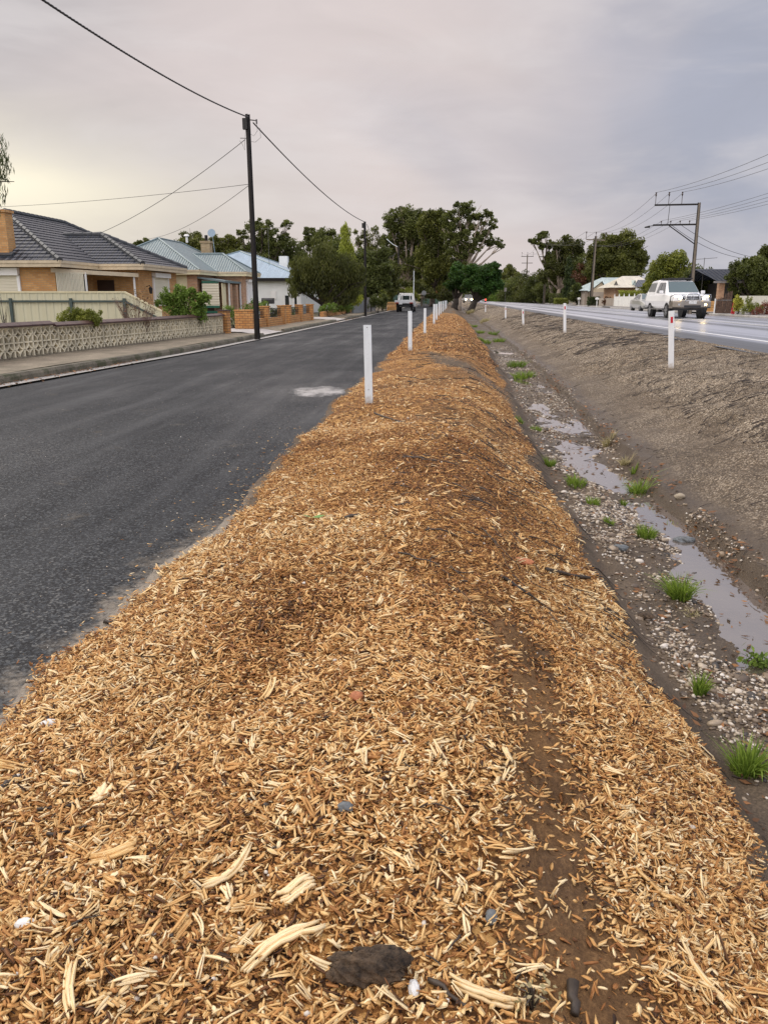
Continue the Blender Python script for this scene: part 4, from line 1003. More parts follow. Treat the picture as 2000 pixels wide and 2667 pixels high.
rock('clay_fragment', 928, 1822, (.022, .02, .016), 'small rusty brown fragment among chips halfway up the heap', 'fragment', 'terracotta', 16, .25)

def stick(pts, r, label, seed, cat='stick', grp='sticks on the heap'):
    rg = np.random.default_rng(seed); W = [hit(a, b) + np.array([0, 0, r * .8 + .006]) for a, b in pts]
    P = []
    for a, b in zip(W[:-1], W[1:]):
        for t in (0, .33, .66): p = a + (b - a) * t; p = p + rg.normal(0, r * .5, 3); P.append(p)
    P.append(W[-1]); n = len(P)
    rr = [r * (1.1 - .5 * k / n) * rg.uniform(.8, 1.15) for k in range(n)]
    tag(MB().tube(P, rr, 7).build('stick', M['twig'], loc=W[0], smooth=True), label, cat, grp)
stick([(1422, 1492), (1470, 1502), (1535, 1512)], .014, 'stout dark stick lying across the top of the dirt bank', 1)
stick([(1305, 1508), (1345, 1535), (1385, 1562)], .012, 'straight black stick lying down the right slope of the heap', 2)
stick([(95, 2115), (180, 2105), (250, 2060)], .005, 'thin curved black stick by the pale slab of wood', 3)
stick([(125, 2185), (190, 2170), (235, 2155)], .005, 'short thin black stick just below the curved one', 4)
stick([(5, 2065), (30, 2045), (65, 2030)], .010, 'thick dark stub of root at the left edge of the heap', 5)
stick([(0, 2002), (50, 1996), (98, 1990)], .004, 'straight thin brown stick where mulch meets the roadside', 6)
stick([(975, 1078), (1030, 1098), (1090, 1112)], .010, 'forked dark branch lying beyond the first guide post', 7)
stick([(1050, 1192), (1120, 1200), (1190, 1215)], .009, 'long dark branch across the heap below the forked one', 8)
stick([(900, 1352), (940, 1345)], .012, 'short black burnt stick on the pale chips', 9)
stick([(1120, 2560), (1170, 2600), (1230, 2640)], .006, 'brown bark strip tucked under the broad pale splinter', 10)
stick([(1492, 2590), (1495, 2660)], .012, 'dark red brown strip of bark at the bottom edge', 11)
stick([(270, 1628), (300, 1625)], .010, 'curled brown bark piece on the edge of the mulch by the asphalt', 12)
P = hit(812, 1356); Vs = []
for k, (a, L) in enumerate(((.2, .085), (2.7, .07))):
    d = np.array([math.cos(a), math.sin(a), .15]); e = np.array([-math.sin(a), math.cos(a), .2]); c_ = P + d * L * .5 + np.array([0, 0, .02])
    Vs += [c_ - d * L / 2, c_ + e * L * .22, c_ + d * L / 2, c_ - e * L * .22]
tag(mesh_np('green_leaf', np.array(Vs), np.arange(8).reshape(-1, 4), M['leafg'], loc=P), 'fresh green leaf dropped on the pale chips', 'leaf')
# ---------------------------------------------------------------- guide posts
def lz(x, y): return float(land(np.array([x]), np.array([y]))[0])
def guide_post(x, y, h, tilt, label, refl=None, group=None, w=.10):
    z = lz(x, y); r_ = root('guide_post', label, 'guide post', (x, y, z - .02), 0, group)
    r_.rotation_euler = (tilt[1], tilt[0], random.uniform(-.1, .12))
    # shallow channel section
    hw, d, t = w / 2, .022, .006
    pr = [(-hw, d), (-hw, 0), (-hw + .016, -.007), (hw - .016, -.007), (hw, 0), (hw, d), (hw - t, d), (hw - t, t), (-hw + t, t), (-hw + t, d)]
    rings = [[(a, b, zz) for a, b in pr] for zz in (-.15, h - .004, h)]
    MB().loft(rings).build('panel', M['post'] if refl is None else M['post_r'], r_)
    if refl is None:
        for zz in (h - .03, h * .20):
            o = MB().tube([(.0, -.0075, zz), (0, -.010, zz)], .006, 8).build('bolt_hole', M['tin_dark'], r_)
    else:
        MB().box((.006, -.0085, h - .17), (.045, .004, .115)).build('reflector', M['red'], r_)
lefts = [((961, 1065), 1.02, .018), ((1068, 914), 1.03, .012), ((1106, 865), 1.0, .0), ((1130, 843), 1.02, .0), ((1137, 831), .98, .02), ((1143, 821), 1.0, .0), ((1148, 815), 1.02, .0), ((1153, 810), 1.0, 0), ((1158, 805), 1.0, 0), ((1162, 801), 1.0, 0)]
ordn = ['nearest and tallest looking', 'second', 'third', 'fourth', 'fifth', 'sixth', 'seventh', 'eighth', 'ninth', 'farthest']
ly = [10.2, 20.9, 31.2, 41.5, 49.5, 58.5, 67, 76, 86, 97]
for k, ((px, py), h, tl) in enumerate(lefts):
    q = atY(px, py, ly[k]); x = float(q[0])
    lab = 'plain white guide post, %s in the row between asphalt and mulch' % (ordn[k])
    guide_post(x, ly[k], h, (-tl, 0), lab, None, 'plain guide posts along the mulch')
rights = [((1748, 957), 16.0, 1.12, -.085, 'white guide post with bright red reflector, standing in front of the white pickup'), ((1471, 864), 31.0, 1.12, -.06, 'white guide post with dark red reflector, in front of the distant leaning pole'), ((1363, 839), 43.5, .84, -.07, 'short leaning guide post with a red reflector near its top on the gravel bank'), ((1317, 821), 57, .86, -.04, 'distant guide post with tiny reflector, left of the short leaning one'), ((1264, 807), 84, .75, 0, 'small distant guide post by the road edge below the red lit van'), ((1237, 798), 112, .75, 0, 'farthest guide post on the bank, nearest the dark tree trunks')]
for (px, py), Y, h, tl, lab in rights:
    q = atY(px, py, Y); guide_post(float(q[0]), Y, h, (tl, 0), lab, True, 'guide posts with reflectors by the highway', .105)

# ---------------------------------------------------------------- poles
def stobie_body(r_, h, wb, wt, db, dt, mat='stob'):
    """concrete core between two steel flanges"""
    for s in (-1, 1):
        m = MB()
        def ring(z, w, d): x0, x1 = (s * w / 2, s * (w / 2 + .02)); return [(x0, -d / 2 - .012, z), (x1, -d / 2 - .012, z), (x1, d / 2 + .012, z), (x0, d / 2 + .012, z)]
        m.loft([ring(-.3, wb, db), ring(h, wt, dt)]); m.build('steel_flange', M['steel'], r_)
    MB().loft([[(-w / 2, -d / 2, z), (w / 2, -d / 2, z), (w / 2, d / 2, z), (-w / 2, d / 2, z)] for z, w, d in ((-.3, wb, db), (h - .02, wt, dt))]).build('concrete_core', M[mat], r_)
def sag(a, b, s, n=24):
    a, b = np.array(a, float), np.array(b, float)
    return [a + (b - a) * t - np.array([0, 0, 4 * s * t * (1 - t)]) for t in np.linspace(0, 1, n)]
def cable(name, a, b, s, r, mat, label, cat='cable', grp=None, n=28, sides=6):
    P = sag(a, b, s, n); tag(MB().tube(P, r, sides).build(name, M[mat], loc=P[0], smooth=True), label, cat, grp)

PL = (-6.75, 28.4, .13)
p1 = root('utility_pole', 'tall dark steel and concrete pole on the near left footpath', 'utility pole', PL, 0, 'poles along the side street')
p1.rotation_euler = (0, R(-.25), R(62))
stobie_body(p1, 7.22, .115, .085, .11, .075, 'steel'); 
m = MB(); m.box((.0, 0, 6.92), (.16, .14, .34), rz=R(-62)); m.v = [(a - .07, b + .06, c_) for a, b, c_ in m.v]; m.build('fuse_box', M['black'], p1)
P1 = np.array([PL[0] - .02, PL[1], PL[2]])
top = P1 + [.02, 0, 7.08]
brk = MB(); brk.bar((.05, -.05, 7.05), (.14, -.26, 7.02), .03); brk.tube([(.14, -.26, 7.06), (.14, -.26, 6.92)], .025, 8); brk.build('cable_bracket', M['galv'], p1)
lp = MB(); lp.tube([(.14, -.26, 6.95), (.12, -.30, 6.7), (.08, -.16, 6.55), (.03, -.06, 6.62)], .006, 5); lp.tube([(.2, -.34, 6.8), (.2, -.36, 6.5), (.1, -.2, 6.36), (.02, -.06, 6.38)], .006, 5); lp.build('loop_wire', M['wire'], p1)
lp = MB(); lp.tube([(-.07, .05, 6.75), (-.09, .1, 6.3), (-.08, .12, 6.12), (-.1, .2, 6.3), (-.12, .3, 6.42)], .006, 5); lp.bar((0, 0, 6.48), (-.1, .28, 6.5), .02); lp.build('service_bracket', M['galv'], p1)
PL2 = (-6.55, 65.0, .13)
p2 = root('utility_pole', 'second dark pole on the left, beside the grey wall in front of the dark trees', 'utility pole', PL2, R(62), 'poles along the side street')
stobie_body(p2, 7.05, .14, .11, .12, .09, 'steel'); MB().box((-.1, .05, 6.75), (.2, .2, .36)).build('fuse_box', M['black'], p2)
top2 = np.array(PL2) + [.05, 0, 6.95]
for px, py0, py1, Y, w, mt, lab in ((1037, 640, 800, 104, .22, 'steel', 'thin dark pole behind the parked white ute'), (1077, 705, 800, 112, .14, 'galv', 'slender pale grey pole rising right of the parked ute'), (1098, 700, 795, 135, .22, 'stob', 'distant pole with green grey base near the back of the stop sign')):
    b = atY(px, py1, Y); t_ = atY(px, py0, Y); q = root('utility_pole', lab, 'utility pole', (b[0], Y, .05), 0, 'poles along the side street')
    if mt == 'galv':
        MB().tube([(0, 0, -.2), (0, 0, t_[2] * .5), (0, 0, t_[2])], [w / 2, w * .42, w * .34], 8).build('shaft', M['post'], q); MB().tube([(0, 0, t_[2]), (0, 0, t_[2] + .25)], [w * .5, w * .3], 8).build('cap', M['galv'], q)
    else:
        stobie_body(q, t_[2], w, w * .7, w * .9, w * .6, mt)
        if px == 1037: MB().tube([(0, 0, t_[2] - .2), (-.7, 0, t_[2] + .15), (-1.5, 0, t_[2] + .8)], [.05, .04, .05], 6).build('lamp_arm', M['post'], q)
# bundled cable over the street, twisted
def twisted(a, b, s, r, label, turns, rb):
    P = sag(a, b, s, 420); m = MB()
    P = np.array(P); T_ = np.gradient(P, axis=0); T_ /= np.linalg.norm(T_, axis=1)[:, None]; S_ = np.cross(T_, [0, 0, 1]); S_ /= np.linalg.norm(S_, axis=1)[:, None]; U_ = np.cross(S_, T_)
    for k in range(3):
        a_ = np.linspace(0, turns * 6.283, len(P)) + k * 2.094
        m.tube(P + (S_ * np.cos(a_)[:, None] + U_ * np.sin(a_)[:, None]) * r, rb, 5, False)
    tag(m.build('power_cable', M['black'], loc=P[0], smooth=True), label, 'cable', 'bundled cables over the side street')
twisted((-6.95, -8, 7.25), top + [.02, 0, .05], 1.08, .011, 'thick black twisted cable running overhead to the near pole', 90, .0125)
twisted(top + [.14, .1, -.1], top2 + [0, 0, .05], .42, .012, 'black twisted cable from the near pole to the second pole', 90, .014)
cable('power_cable', top2 + [.1, .1, -.1], np.array([-6.6, 104, 6.9]), 1.3, .02, 'black', 'black cable sagging away behind the second pole', grp='bundled cables over the side street')
cable('service_wire', P1 + [-.12, 0, 6.45], (-17.2, 39.9, 4.5), .25, .011, 'wire', 'grey service wire from pole top down to the dark tiled roof', grp='service wires to the houses')
cable('service_wire', P1 + [-.05, 0, 5.02], (-18.6, 50.2, 4.95), .35, .009, 'wire', 'grey service wire dropping to the grey green iron roof', grp='service wires to the houses')
cable('service_wire', P1 + [-.05, 0, 5.05], (-23.5, 40.0, 5.75), .12, .009, 'wire', 'almost level grey wire running left above the dark tiled roof', grp='service wires to the houses')

# ---------------------------------------------------------------- roofs
def slope(m, A, B, C_, D, course=None, up=.03):
    """one roof plane from eave A-B to ridge D-C; tiled courses step, sheets stay plain"""
    A, B, C_, D = [np.array(q, float) for q in (A, B, C_, D)]
    n = np.cross(B - A, D - A); n /= np.linalg.norm(n); n = n if n[2] > 0 else -n
    u = (B - A) / np.linalg.norm(B - A); vv = np.cross(n, u); vv = vv if vv[2] > 0 else -vv
    H = (D - A) @ vv; uv = lambda p: ((p - A) @ u, (p - A) @ vv)
    k = max(1, int(round(H / course))) if course else 1
    for i in range(k):
        t0, t1 = i / k, (i + 1) / k
        a, b = A + (D - A) * t0, B + (C_ - B) * t0; d, c_ = A + (D - A) * t1, B + (C_ - B) * t1
        if course:
            a2, b2 = a + n * up, b + n * up
            m.poly([a, b, b2, a2], [uv(q) for q in (a, b, b, a)])
        else: a2, b2 = a, b
        if np.linalg.norm(d - c_) < 1e-4: m.poly([a2, b2, c_], [uv(q) for q in (a2, b2, c_)])
        else: m.poly([a2, b2, c_, d], [uv(q) for q in (a2, b2, c_, d)])
def caps(m, a, b, w=.11, step=.42, flat=False):
    a, b = np.array(a, float), np.array(b, float); L = np.linalg.norm(b - a)
    if flat: m.tube([a + [0, 0, .03], b + [0, 0, .03]], .05, 6); return
    k = max(1, int(L / step)); d = (b - a) / k
    for i in range(k):
        p, q = a + d * i, a + d * (i + 1.06)
        m.tube([p + [0, 0, .035], q + [0, 0, .02]], [w * .98, w * .88], 7)
def eaves(m, m2, pts, z, h=.16):
    for a, b in zip(pts[:-1], pts[1:]):
        m.bar((a[0], a[1], z - .04), (b[0], b[1], z - .04), .10, .11)
        m2.bar((a[0], a[1], z - .17), (b[0], b[1], z - .17), .035, .15)

def wall_box(m, x0, x1, y0, y1, z0, z1): m.box(((x0 + x1) / 2, (y0 + y1) / 2, (z0 + z1) / 2), (x1 - x0, y1 - y0, z1 - z0))

# ---------------------------------------------------------------- house with dark glazed tiles
H = np.array([-18.0, 38.0, .16])
h1 = root('brick_house', 'orange brick house under a dark glazed tile hip roof', 'house', H)
ze = 2.92
m = MB(); rz_ = 5.33; a1 = (-20.7, 37.7, rz_); a2 = (-20.7, 43.6, rz_)
slope(m, (-25.4, 33, ze), (-16, 33, ze), a1, a1, .33)
slope(m, (-16, 33, ze), (-16, 48.3, ze), a2, a1, .33)
slope(m, (-16, 48.3, ze), (-25.4, 48.3, ze), a2, a2, .33); slope(m, (-25.4, 48.3, ze), (-25.4, 33, ze), a1, a2, .33)
wap = (-17.05, 39.85, 4.42); wv = (-18.95, 39.85, 4.42)
slope(m, (-16.0, 36.7, ze), (-13.9, 36.7, ze), wap, wv, .33); slope(m, (-13.9, 36.7, ze), (-13.9, 43.0, ze), wap, wap, .33); slope(m, (-13.9, 43, ze), (-16, 43, ze), wv, wap, .33)
roof = m.build('roof', M['tile'], h1, H)
for a, b in (((-16, 33, ze), a1), ((-25.4, 33, ze), a1), (a1, a2), (a2, (-16, 48.3, ze)), ((-13.9, 36.7, ze), wap), ((-13.9, 43, ze), wap), (wap, wv)): m = MB(); caps(m, a, b, .13); m.build('ridge_cap', M['ridge'], roof, H)
m, m2 = MB(), MB()
eaves(m, m2, [(-25.4, 33), (-16, 33), (-16, 36.7), (-13.9, 36.7), (-13.9, 43), (-16, 43), (-16, 48.3)], ze)
m.build('gutter', M['fascia'], roof, H); m2.build('fascia', M['fascia'], roof, H)
m = MB(); m.poly([(-25.3, 33.05, 2.70), (-16.05, 33.05, 2.70), (-16.05, 48, 2.70), (-25.3, 48, 2.70)]); m.poly([(-16.04, 36.75, 2.70), (-13.95, 36.75, 2.70), (-13.95, 42.95, 2.70), (-16.04, 42.95, 2.70)]); m.build('soffit', M['fascia'], roof, H)
m = MB(); wall_box(m, -25, -16.5, 33.45, 47.8, .1, 2.69); wall_box(m, -16.49, -14.35, 37.15, 42.55, .1, 2.685); m.build('wall', M['brick1'], h1, H)
# chimney
m = MB(); m.box((-19.2, 33.85, 3.9), (1.5, .6, 2.0)); m.box((-19.2, 33.85, 4.93), (1.62, .72, .10)); m.build('chimney', M['brick1'], roof, H)
m = MB(); m.box((-19.2, 33.5, 3.2), (1.9, .3, .10), rx=.45); m.build('flashing', M['ridge'], roof, H)
# shuttered window in the near wall
def shutter_window(parent, org, c_, w, h, face, col='shutter', head=.22):
    """face 'y' looks towards -Y, 'x' towards +X"""
    m = MB(); mf = MB(); mg = MB(); mh = MB(); x, y, z = c_
    if face == 'y': 
        m.box((x, y - .03, z), (w, .05, h)); mf.box((x - w / 2 - .06, y - .04, z), (.12, .09, h + .1)); mg.box((x + w / 2 + .06, y - .04, z), (.12, .09, h + .1)); mh.box((x, y - .10, z + h / 2 + head / 2), (w + .24, .2, head))
    else:
        m.box((x + .03, y, z), (.05, w, h)); mf.box((x + .04, y - w / 2 - .05, z), (.09, .10, h + .1)); mg.box((x + .04, y + w / 2 + .05, z), (.09, .10, h + .1)); mh.box((x + .10, y, z + h / 2 + head / 2), (.2, w + .2, head))
    for f, uvf in ((m, None),):
        for i, ff in enumerate(f.f): f.uv[i] = [(f.v[k][2], f.v[k][0] + f.v[k][1]) for k in ff]
    o = m.build('window', M[col], parent, org); mf.build('jamb', M['wpaint'], o, org); mg.build('jamb', M['wpaint'], o, org); mh.build('shutter_box', M['wpaint'], o, org)
shutter_window(h1, H, (-19.0, 33.44, 1.65), 1.7, 1.4, 'y', head=.3)
shutter_window(h1, H, (-14.34, 40.05, 1.72), 2.0, 1.35, 'x')
# verandah on the inner corner
m = MB(); zt = 2.58
V_ = [(-16.55, 33.25), (-14.25, 36.9), (-16.55, 37.3)]
m.poly([(a, b, zt - .03 * k) for k, (a, b) in enumerate(V_)]); m.poly([(a, b, zt - .10 - .03 * k) for k, (a, b) in enumerate(V_)][::-1])
m.bar((-16.55, 33.25, zt - .03), (-14.25, 36.95, zt - .14), .06, .17); m.build('verandah_roof', M['fascia'], h1, H)
m = MB(); pa, pb_ = np.array([-16.45, 33.4, 0]), np.array([-15.75, 34.5, 0])
for k in range(20):
    q = pa + (pb_ - pa) * (k + .5) / 20; m.box((q[0], q[1], 1.55), (.045, .045, 1.9), rz=.5)
m.build('blind', M['shutter'], h1, H)
for q in ((-15.7, 34.6, 1.3), (-14.42, 36.85, 1.3)): MB().box(q, (.07, .07, 2.4)).build('verandah_post', M['wpaint'], h1, H)
m = MB(); m.box((-15.9, 37.12, 1.2), (.8, .05, 2.05)); m.build('door', M['door'], h1, H)
m = MB(); m.box((-16.46, 35.6, 1.5), (.04, 1.6, 1.5)); m.build('dark_window', M['glass'], h1, H)
m = MB(); m.tube([(-14.3, 38.0, 1.95), (-14.12, 38.0, 2.0), (-14.1, 38.0, 1.9)], .02, 6); m.tube([(-14.1, 38, 1.62), (-14.1, 38, 1.88), (-14.1, 38, 1.95)], [.06, .10, .02], 8); m.build('wall_lamp', M['black'], h1, H)

# ---------------------------------------------------------------- house with grey green iron roof
H = np.array([-16.0, 51.0, .16])
h2 = root('brick_house', 'brick and cream cottage under a grey green corrugated iron roof', 'house', H); ze = 2.98
m = MB(); a1 = (-17.9, 50.2, 4.98); a2 = (-17.9, 54.6, 4.98)
slope(m, (-21.5, 46.6, ze), (-14.3, 46.6, ze), a1, a1); slope(m, (-14.3, 46.6, ze), (-14.3, 58.2, ze), a2, a1); slope(m, (-14.3, 58.2, ze), (-21.5, 58.2, ze), a2, a2); slope(m, (-21.5, 58.2, ze), (-21.5, 46.6, ze), a1, a2)
wap = (-14.45, 52.25, 4.15); wv = (-16.4, 52.25, 4.15)
slope(m, (-14.3, 50.3, ze), (-12.5, 50.3, ze), wap, wv); slope(m, (-12.5, 50.3, ze), (-12.5, 54.2, ze), wap, wap); slope(m, (-12.5, 54.2, ze), (-14.3, 54.2, ze), wv, wap)
roof = m.build('roof', M['iron'], h2, H)
for a, b in (((-14.3, 46.6, ze), a1), ((-21.5, 46.6, ze), a1), (a1, a2), ((-12.5, 50.3, ze), wap), ((-12.5, 54.2, ze), wap), (wap, wv), (a2, (-14.3, 58.2, ze)), ((-14.3, 50.3, ze), wv)): m = MB(); caps(m, a, b, flat=True); m.build('ridge_cap', M['iron_cap'], roof, H)
m, m2 = MB(), MB(); eaves(m, m2, [(-21.5, 46.6), (-14.3, 46.6), (-14.3, 50.3), (-12.5, 50.3), (-12.5, 54.2), (-14.3, 54.2), (-14.3, 58.2)], ze)
m.build('gutter', M['fascia'], roof, H); m2.build('fascia', M['cream'], roof, H)
m = MB(); m.poly([(-21.4, 46.65, 2.76), (-14.35, 46.65, 2.76), (-14.35, 58, 2.76), (-21.4, 58, 2.76)]); m.poly([(-14.34, 50.35, 2.76), (-12.55, 50.35, 2.76), (-12.55, 54.15, 2.76), (-14.34, 54.15, 2.76)]); m.build('soffit', M['cream'], roof, H)
m = MB(); wall_box(m, -21.2, -15.2, 46.95, 57.9, .1, 2.75); m.build('wall', M['cream'], h2, H)
m = MB(); wall_box(m, -15.19, -14.6, 46.93, 57.9, .1, 2.75); wall_box(m, -14.59, -12.85, 50.65, 53.85, .1, 2.745); m.build('wall', M['brick2'], h2, H)
m = MB(); m.box((-16.3, 55.0, 4.25), (.62, .62, 1.6)); m.box((-16.3, 55.0, 5.05), (.72, .72, .14)); m.build('chimney', M['brick4'], roof, H); m = MB(); m.tube([(-16.3, 55, 5.1), (-16.3, 55, 5.5)], .11, 8); m.build('flue', M['steel'], roof, H)
m = MB(); m.poly([(-14.62, 47.0, 2.62), (-12.95, 47.0, 2.38), (-12.95, 50.6, 2.38), (-14.62, 50.6, 2.62)], [(0, 0), (0, 1.7), (3.6, 1.7), (3.6, 0)]); m.bar((-12.95, 47, 2.34), (-12.95, 50.6, 2.34), .05, .12); m.bar((-14.6, 47, 2.58), (-12.95, 47, 2.34), .05, .10); m.build('verandah_roof', M['iron_cap'], h2, H)
m = MB(); m.box((-13.85, 47.04, 1.65), (1.0, .03, 1.5)); 
for i, ff in enumerate(m.f): m.uv[i] = [(m.v[k][2] * .4, m.v[k][0]) for k in ff]
bl = m.build('awning', M['shutter'], h2, H)
for zz in (.92, .62, 2.32): MB().box((-13.85, 47.01, zz), (1.0, .02, .13)).build('green_stripe', M['green_s'], bl, H)
m = MB(); m.box((-13.15, 47.35, 1.2), (.05, .75, 2.1)); m.build('blind', M['cream'], h2, H)
for y in (47.9, 50.55): MB().box((-12.98, y, 1.25), (.08, .08, 2.2)).build('verandah_post', M['wpaint'], h2, H)
for y in (48.25, 49.6): MB().box((-13.1, y, 1.15), (.35, .35, 2.1)).build('brick_pier', M['brick2'], h2, H)
m = MB(); m.box((-14.57, 48.8, 1.25), (.05, 2.4, 2.1)); m.build('porch_shade_panel', M['door'], h2, H)  # flat dark panel on the wall; the porch's shade is put into its colour
shutter_window(h2, H, (-12.84, 52.3, 1.75), 1.3, 1.3, 'x', 'wpaint', .16)
m = MB(); m.tube([(-17.0, 53, 4.9), (-17.0, 53, 5.35)], .08, 8); m.tube([(-17, 53, 5.3), (-17, 53, 5.42)], [.19, .12], 10); m.build('roof_vent', M['wpaint'], roof, H)
m = MB(); m.tube([(-15.6, 54.6, 3.9), (-15.75, 54.6, 5.55)], .02, 6); m.tube([(-15.75, 54.5, 5.58), (-15.75, 54.42, 5.6)], [.05, .27], 14); m.build('satellite_dish', M['iron_b'], roof, H)

# ---------------------------------------------------------------- white house
H = np.array([-17.0, 70.0, .16])
h3 = root('white_house', 'white rendered house under a pale blue iron hip roof behind the weeping tree', 'house', H); ze = 2.95
m = MB(); a1 = (-18.2, 71.4, 5.35); a2 = (-18.2, 75.5, 5.35)
slope(m, (-24.6, 65, ze), (-11.4, 65, ze), a1, a1); slope(m, (-11.4, 65, ze), (-11.4, 82, ze), a2, a1); slope(m, (-11.4, 82, ze), (-24.6, 82, ze), a2, a2); slope(m, (-24.6, 82, ze), (-24.6, 65, ze), a1, a2)
roof = m.build('roof', M['iron_b'], h3, H)
for a, b in (((-11.4, 65, ze), a1), ((-24.6, 65, ze), a1), (a1, a2), (a2, (-11.4, 82, ze))): m = MB(); caps(m, a, b, flat=True); m.build('ridge_cap', M['iron_cap'], roof, H)
m, m2 = MB(), MB(); eaves(m, m2, [(-24.6, 65), (-11.4, 65), (-11.4, 82)], ze); m.build('gutter', M['steel'], roof, H); m2.build('fascia', M['steel'], roof, H)
m = MB(); wall_box(m, -24.1, -11.85, 65.4, 81.5, .1, 2.72); m.build('wall', M['white'], h3, H)
m = MB(); m.box((-14.85, 74, 4.35), (.75, .7, 1.4)); m.build('chimney', M['white'], roof, H)
m = MB(); m.box((-14.05, 65.36, 1.65), (.42, .07, .62)); m.build('meter_box', M['wpaint'], h3, H)
for xx, w in ((-12.95, .34), (-12.25, .2)):
    m = MB(); m.box((xx, 65.37, 1.05), (w, .05, 1.1)); o = m.build('window', M['glass'], h3, H)
    for s_ in (-1, 1): MB().box((xx + s_ * (w / 2 + .05), 65.35, 1.05), (.1, .08, 1.25)).build('jamb', M['wpaint'], o, H)
m = MB(); m.tube([(-14.9, 68, 4.0), (-14.9, 68, 7.0)], .02, 5); m.bar((-15.5, 68, 6.95), (-13.7, 68, 7.02), .025)
for k in range(6): m.bar((-15.3 + k * .28, 67.6, 6.97), (-15.3 + k * .28, 68.4, 6.97), .018)
m.build('tv_antenna', M['galv'], roof, H)

# ---------------------------------------------------------------- cream sheet fence
H = np.array([-14.0, 25.8, .15])
f_ = root('sheet_fence', 'cream corrugated sheet fence with dark green rails behind the breeze block wall', 'fence', H)
m = MB(); yF = 25.8
m.poly([(-30, yF, .1), (-10.45, yF, .1), (-10.45, yF, 1.60), (-30, yF, 1.60)]); m.poly([(-10.45, yF, .1), (-9.25, yF, .1), (-9.25, yF, 1.0), (-10.45, yF, 1.60)])
for k in range(76):
    x = -29.8 + k * .26
    if x < -9.35: zt_ = 1.58 if x < -10.45 else 1.60 - (x + 10.45) / 1.2 * .6; m.box((x, yF - .012, .1 + (zt_ - .1) / 2), (.035, .024, zt_ - .1))
m.poly([(-30, yF + .02, .1), (-10.45, yF + .02, .1), (-10.45, yF + .02, 1.60), (-30, yF + .02, 1.60)][::-1])
m.build('panel', M['sheet'], f_, H)
m = MB(); m.bar((-30, yF, 1.62), (-10.45, yF, 1.62), .06, .05); m.bar((-10.45, yF, 1.62), (-9.25, yF, 1.02), .06, .05); m.build('top_rail', M['cream'], f_, H)
m = MB(); m.bar((-30, yF - .05, 1.33), (-10.45, yF - .05, 1.33), .05, .06); m.bar((-10.45, yF - .05, 1.33), (-9.25, yF - .05, .74), .05, .06); m.bar((-30, yF - .05, .3), (-9.3, yF - .05, .3), .05, .06); m.build('rail', M['rail'], f_, H)
for x in (-14.3, -12.25, -10.45):
    MB().box((x, yF - .07, .75), (.09, .06, 1.35)).build('post', M['rail'], f_, H)
for x in (-16.35, -18.4): MB().box((x, yF - .07, .75), (.09, .06, 1.35)).build('post', M['rail'], f_, H)

# ---------------------------------------------------------------- breeze block wall
WA = atZ(0, 937, .15); WB = atZ(585, 866, .15); dW = (WB - WA); Lw = np.linalg.norm(dW[:2]); uW = dW / Lw; nW = np.array([uW[1], -uW[0], 0])
WA = WA - uW * 2.0; Lw += 2.0
bw = root('breeze_block_wall', 'low cream breeze block wall with brown coping along the footpath', 'wall', (WA + WB) / 2); Ho = (WA + WB) / 2
def wp(s, z, o=0): q = WA + uW * s + nW * o; return (q[0], q[1], z)
cw = .36; ch = .285; dep = .07
m = MB()
def wbar(s0, z0, s1, z1, t):
    """bar of the wall's depth between two points of its face"""
    d = np.array([s1 - s0, z1 - z0]); L = np.hypot(*d); n = np.array([-d[1], d[0]]) / L * t / 2
    c4 = [(s0 + n[0], z0 + n[1]), (s1 + n[0], z1 + n[1]), (s1 - n[0], z1 - n[1]), (s0 - n[0], z0 - n[1])]
    fr = [wp(a, b, dep / 2) for a, b in c4]; bk = [wp(a, b, -dep / 2) for a, b in c4]
    m.loft([fr, bk])
z_base = lambda s: .125
ncell = int(Lw / cw); step_s = None
for i in range(ncell):
    s = i * cw; hi = s < Lw * 0 + 4.05
    zb = .135 - (0.0); zh = .04 if hi else 0.0
    for rrow in range(2):
        z0 = zb + zh + rrow * (ch + .035); z1 = z0 + ch
        for a in (0.0, cw):
            if a == 0 or i == ncell - 1: wbar(s + a, z0 - .02, s + a, z1 + .03, .05)
        wbar(s, z1 + .015, s + cw, z1 + .015, .03); 
        for (cx, cz, a0) in ((s, z1, -90), (s + cw, z1, 180), (s, z0, 0), (s + cw, z0, 90)):
            rx, rz2 = cw / 2, ch / 2; pts = []
            for k in range(5):
                a = R(a0 + 90 * k / 4); pts.append((cx + rx * math.cos(a), cz + rz2 * math.sin(a)))
            for p, q in zip(pts[:-1], pts[1:]): wbar(p[0], p[1], q[0], q[1], .030)
m.build('block_panel', M['block'], bw, Ho)
m = MB(); q0, q1 = wp(0, .44, -.05), wp(Lw, .44, -.05); m.bar((q0[0], q0[1], .44), (q1[0], q1[1], .44), .02, .64); m.build('dark_backing', M['backing'], bw, Ho)  # added backing sheet, its dark colour standing in for the shaded openings
m = MB(); q0, q1 = wp(0, .12), wp(Lw, .12); m.bar((q0[0], q0[1], .115), (q1[0], q1[1], .115), .16, .10); m.build('footing', M['footpath'], bw, Ho)
def cope(s0, s1, z, name='coping'):
    m = MB(); k = int((s1 - s0) / .5) + 1
    pr = [(-.13, 0), (-.13, .035), (0, .10), (.13, .035), (.13, 0)]
    for i in range(k):
        a, b = s0 + (s1 - s0) * i / k + .004, s0 + (s1 - s0) * (i + 1) / k - .004
        m.loft([[wp(a, z + zz, o) for o, zz in pr], [wp(b, z + zz, o) for o, zz in pr]])
    m.build(name, M['coping'], bw, Ho)
ztop = .135 + 2 * (ch + .035)
cope(0, 4.05, ztop + .045); cope(4.1, Lw - .2, ztop + .005)
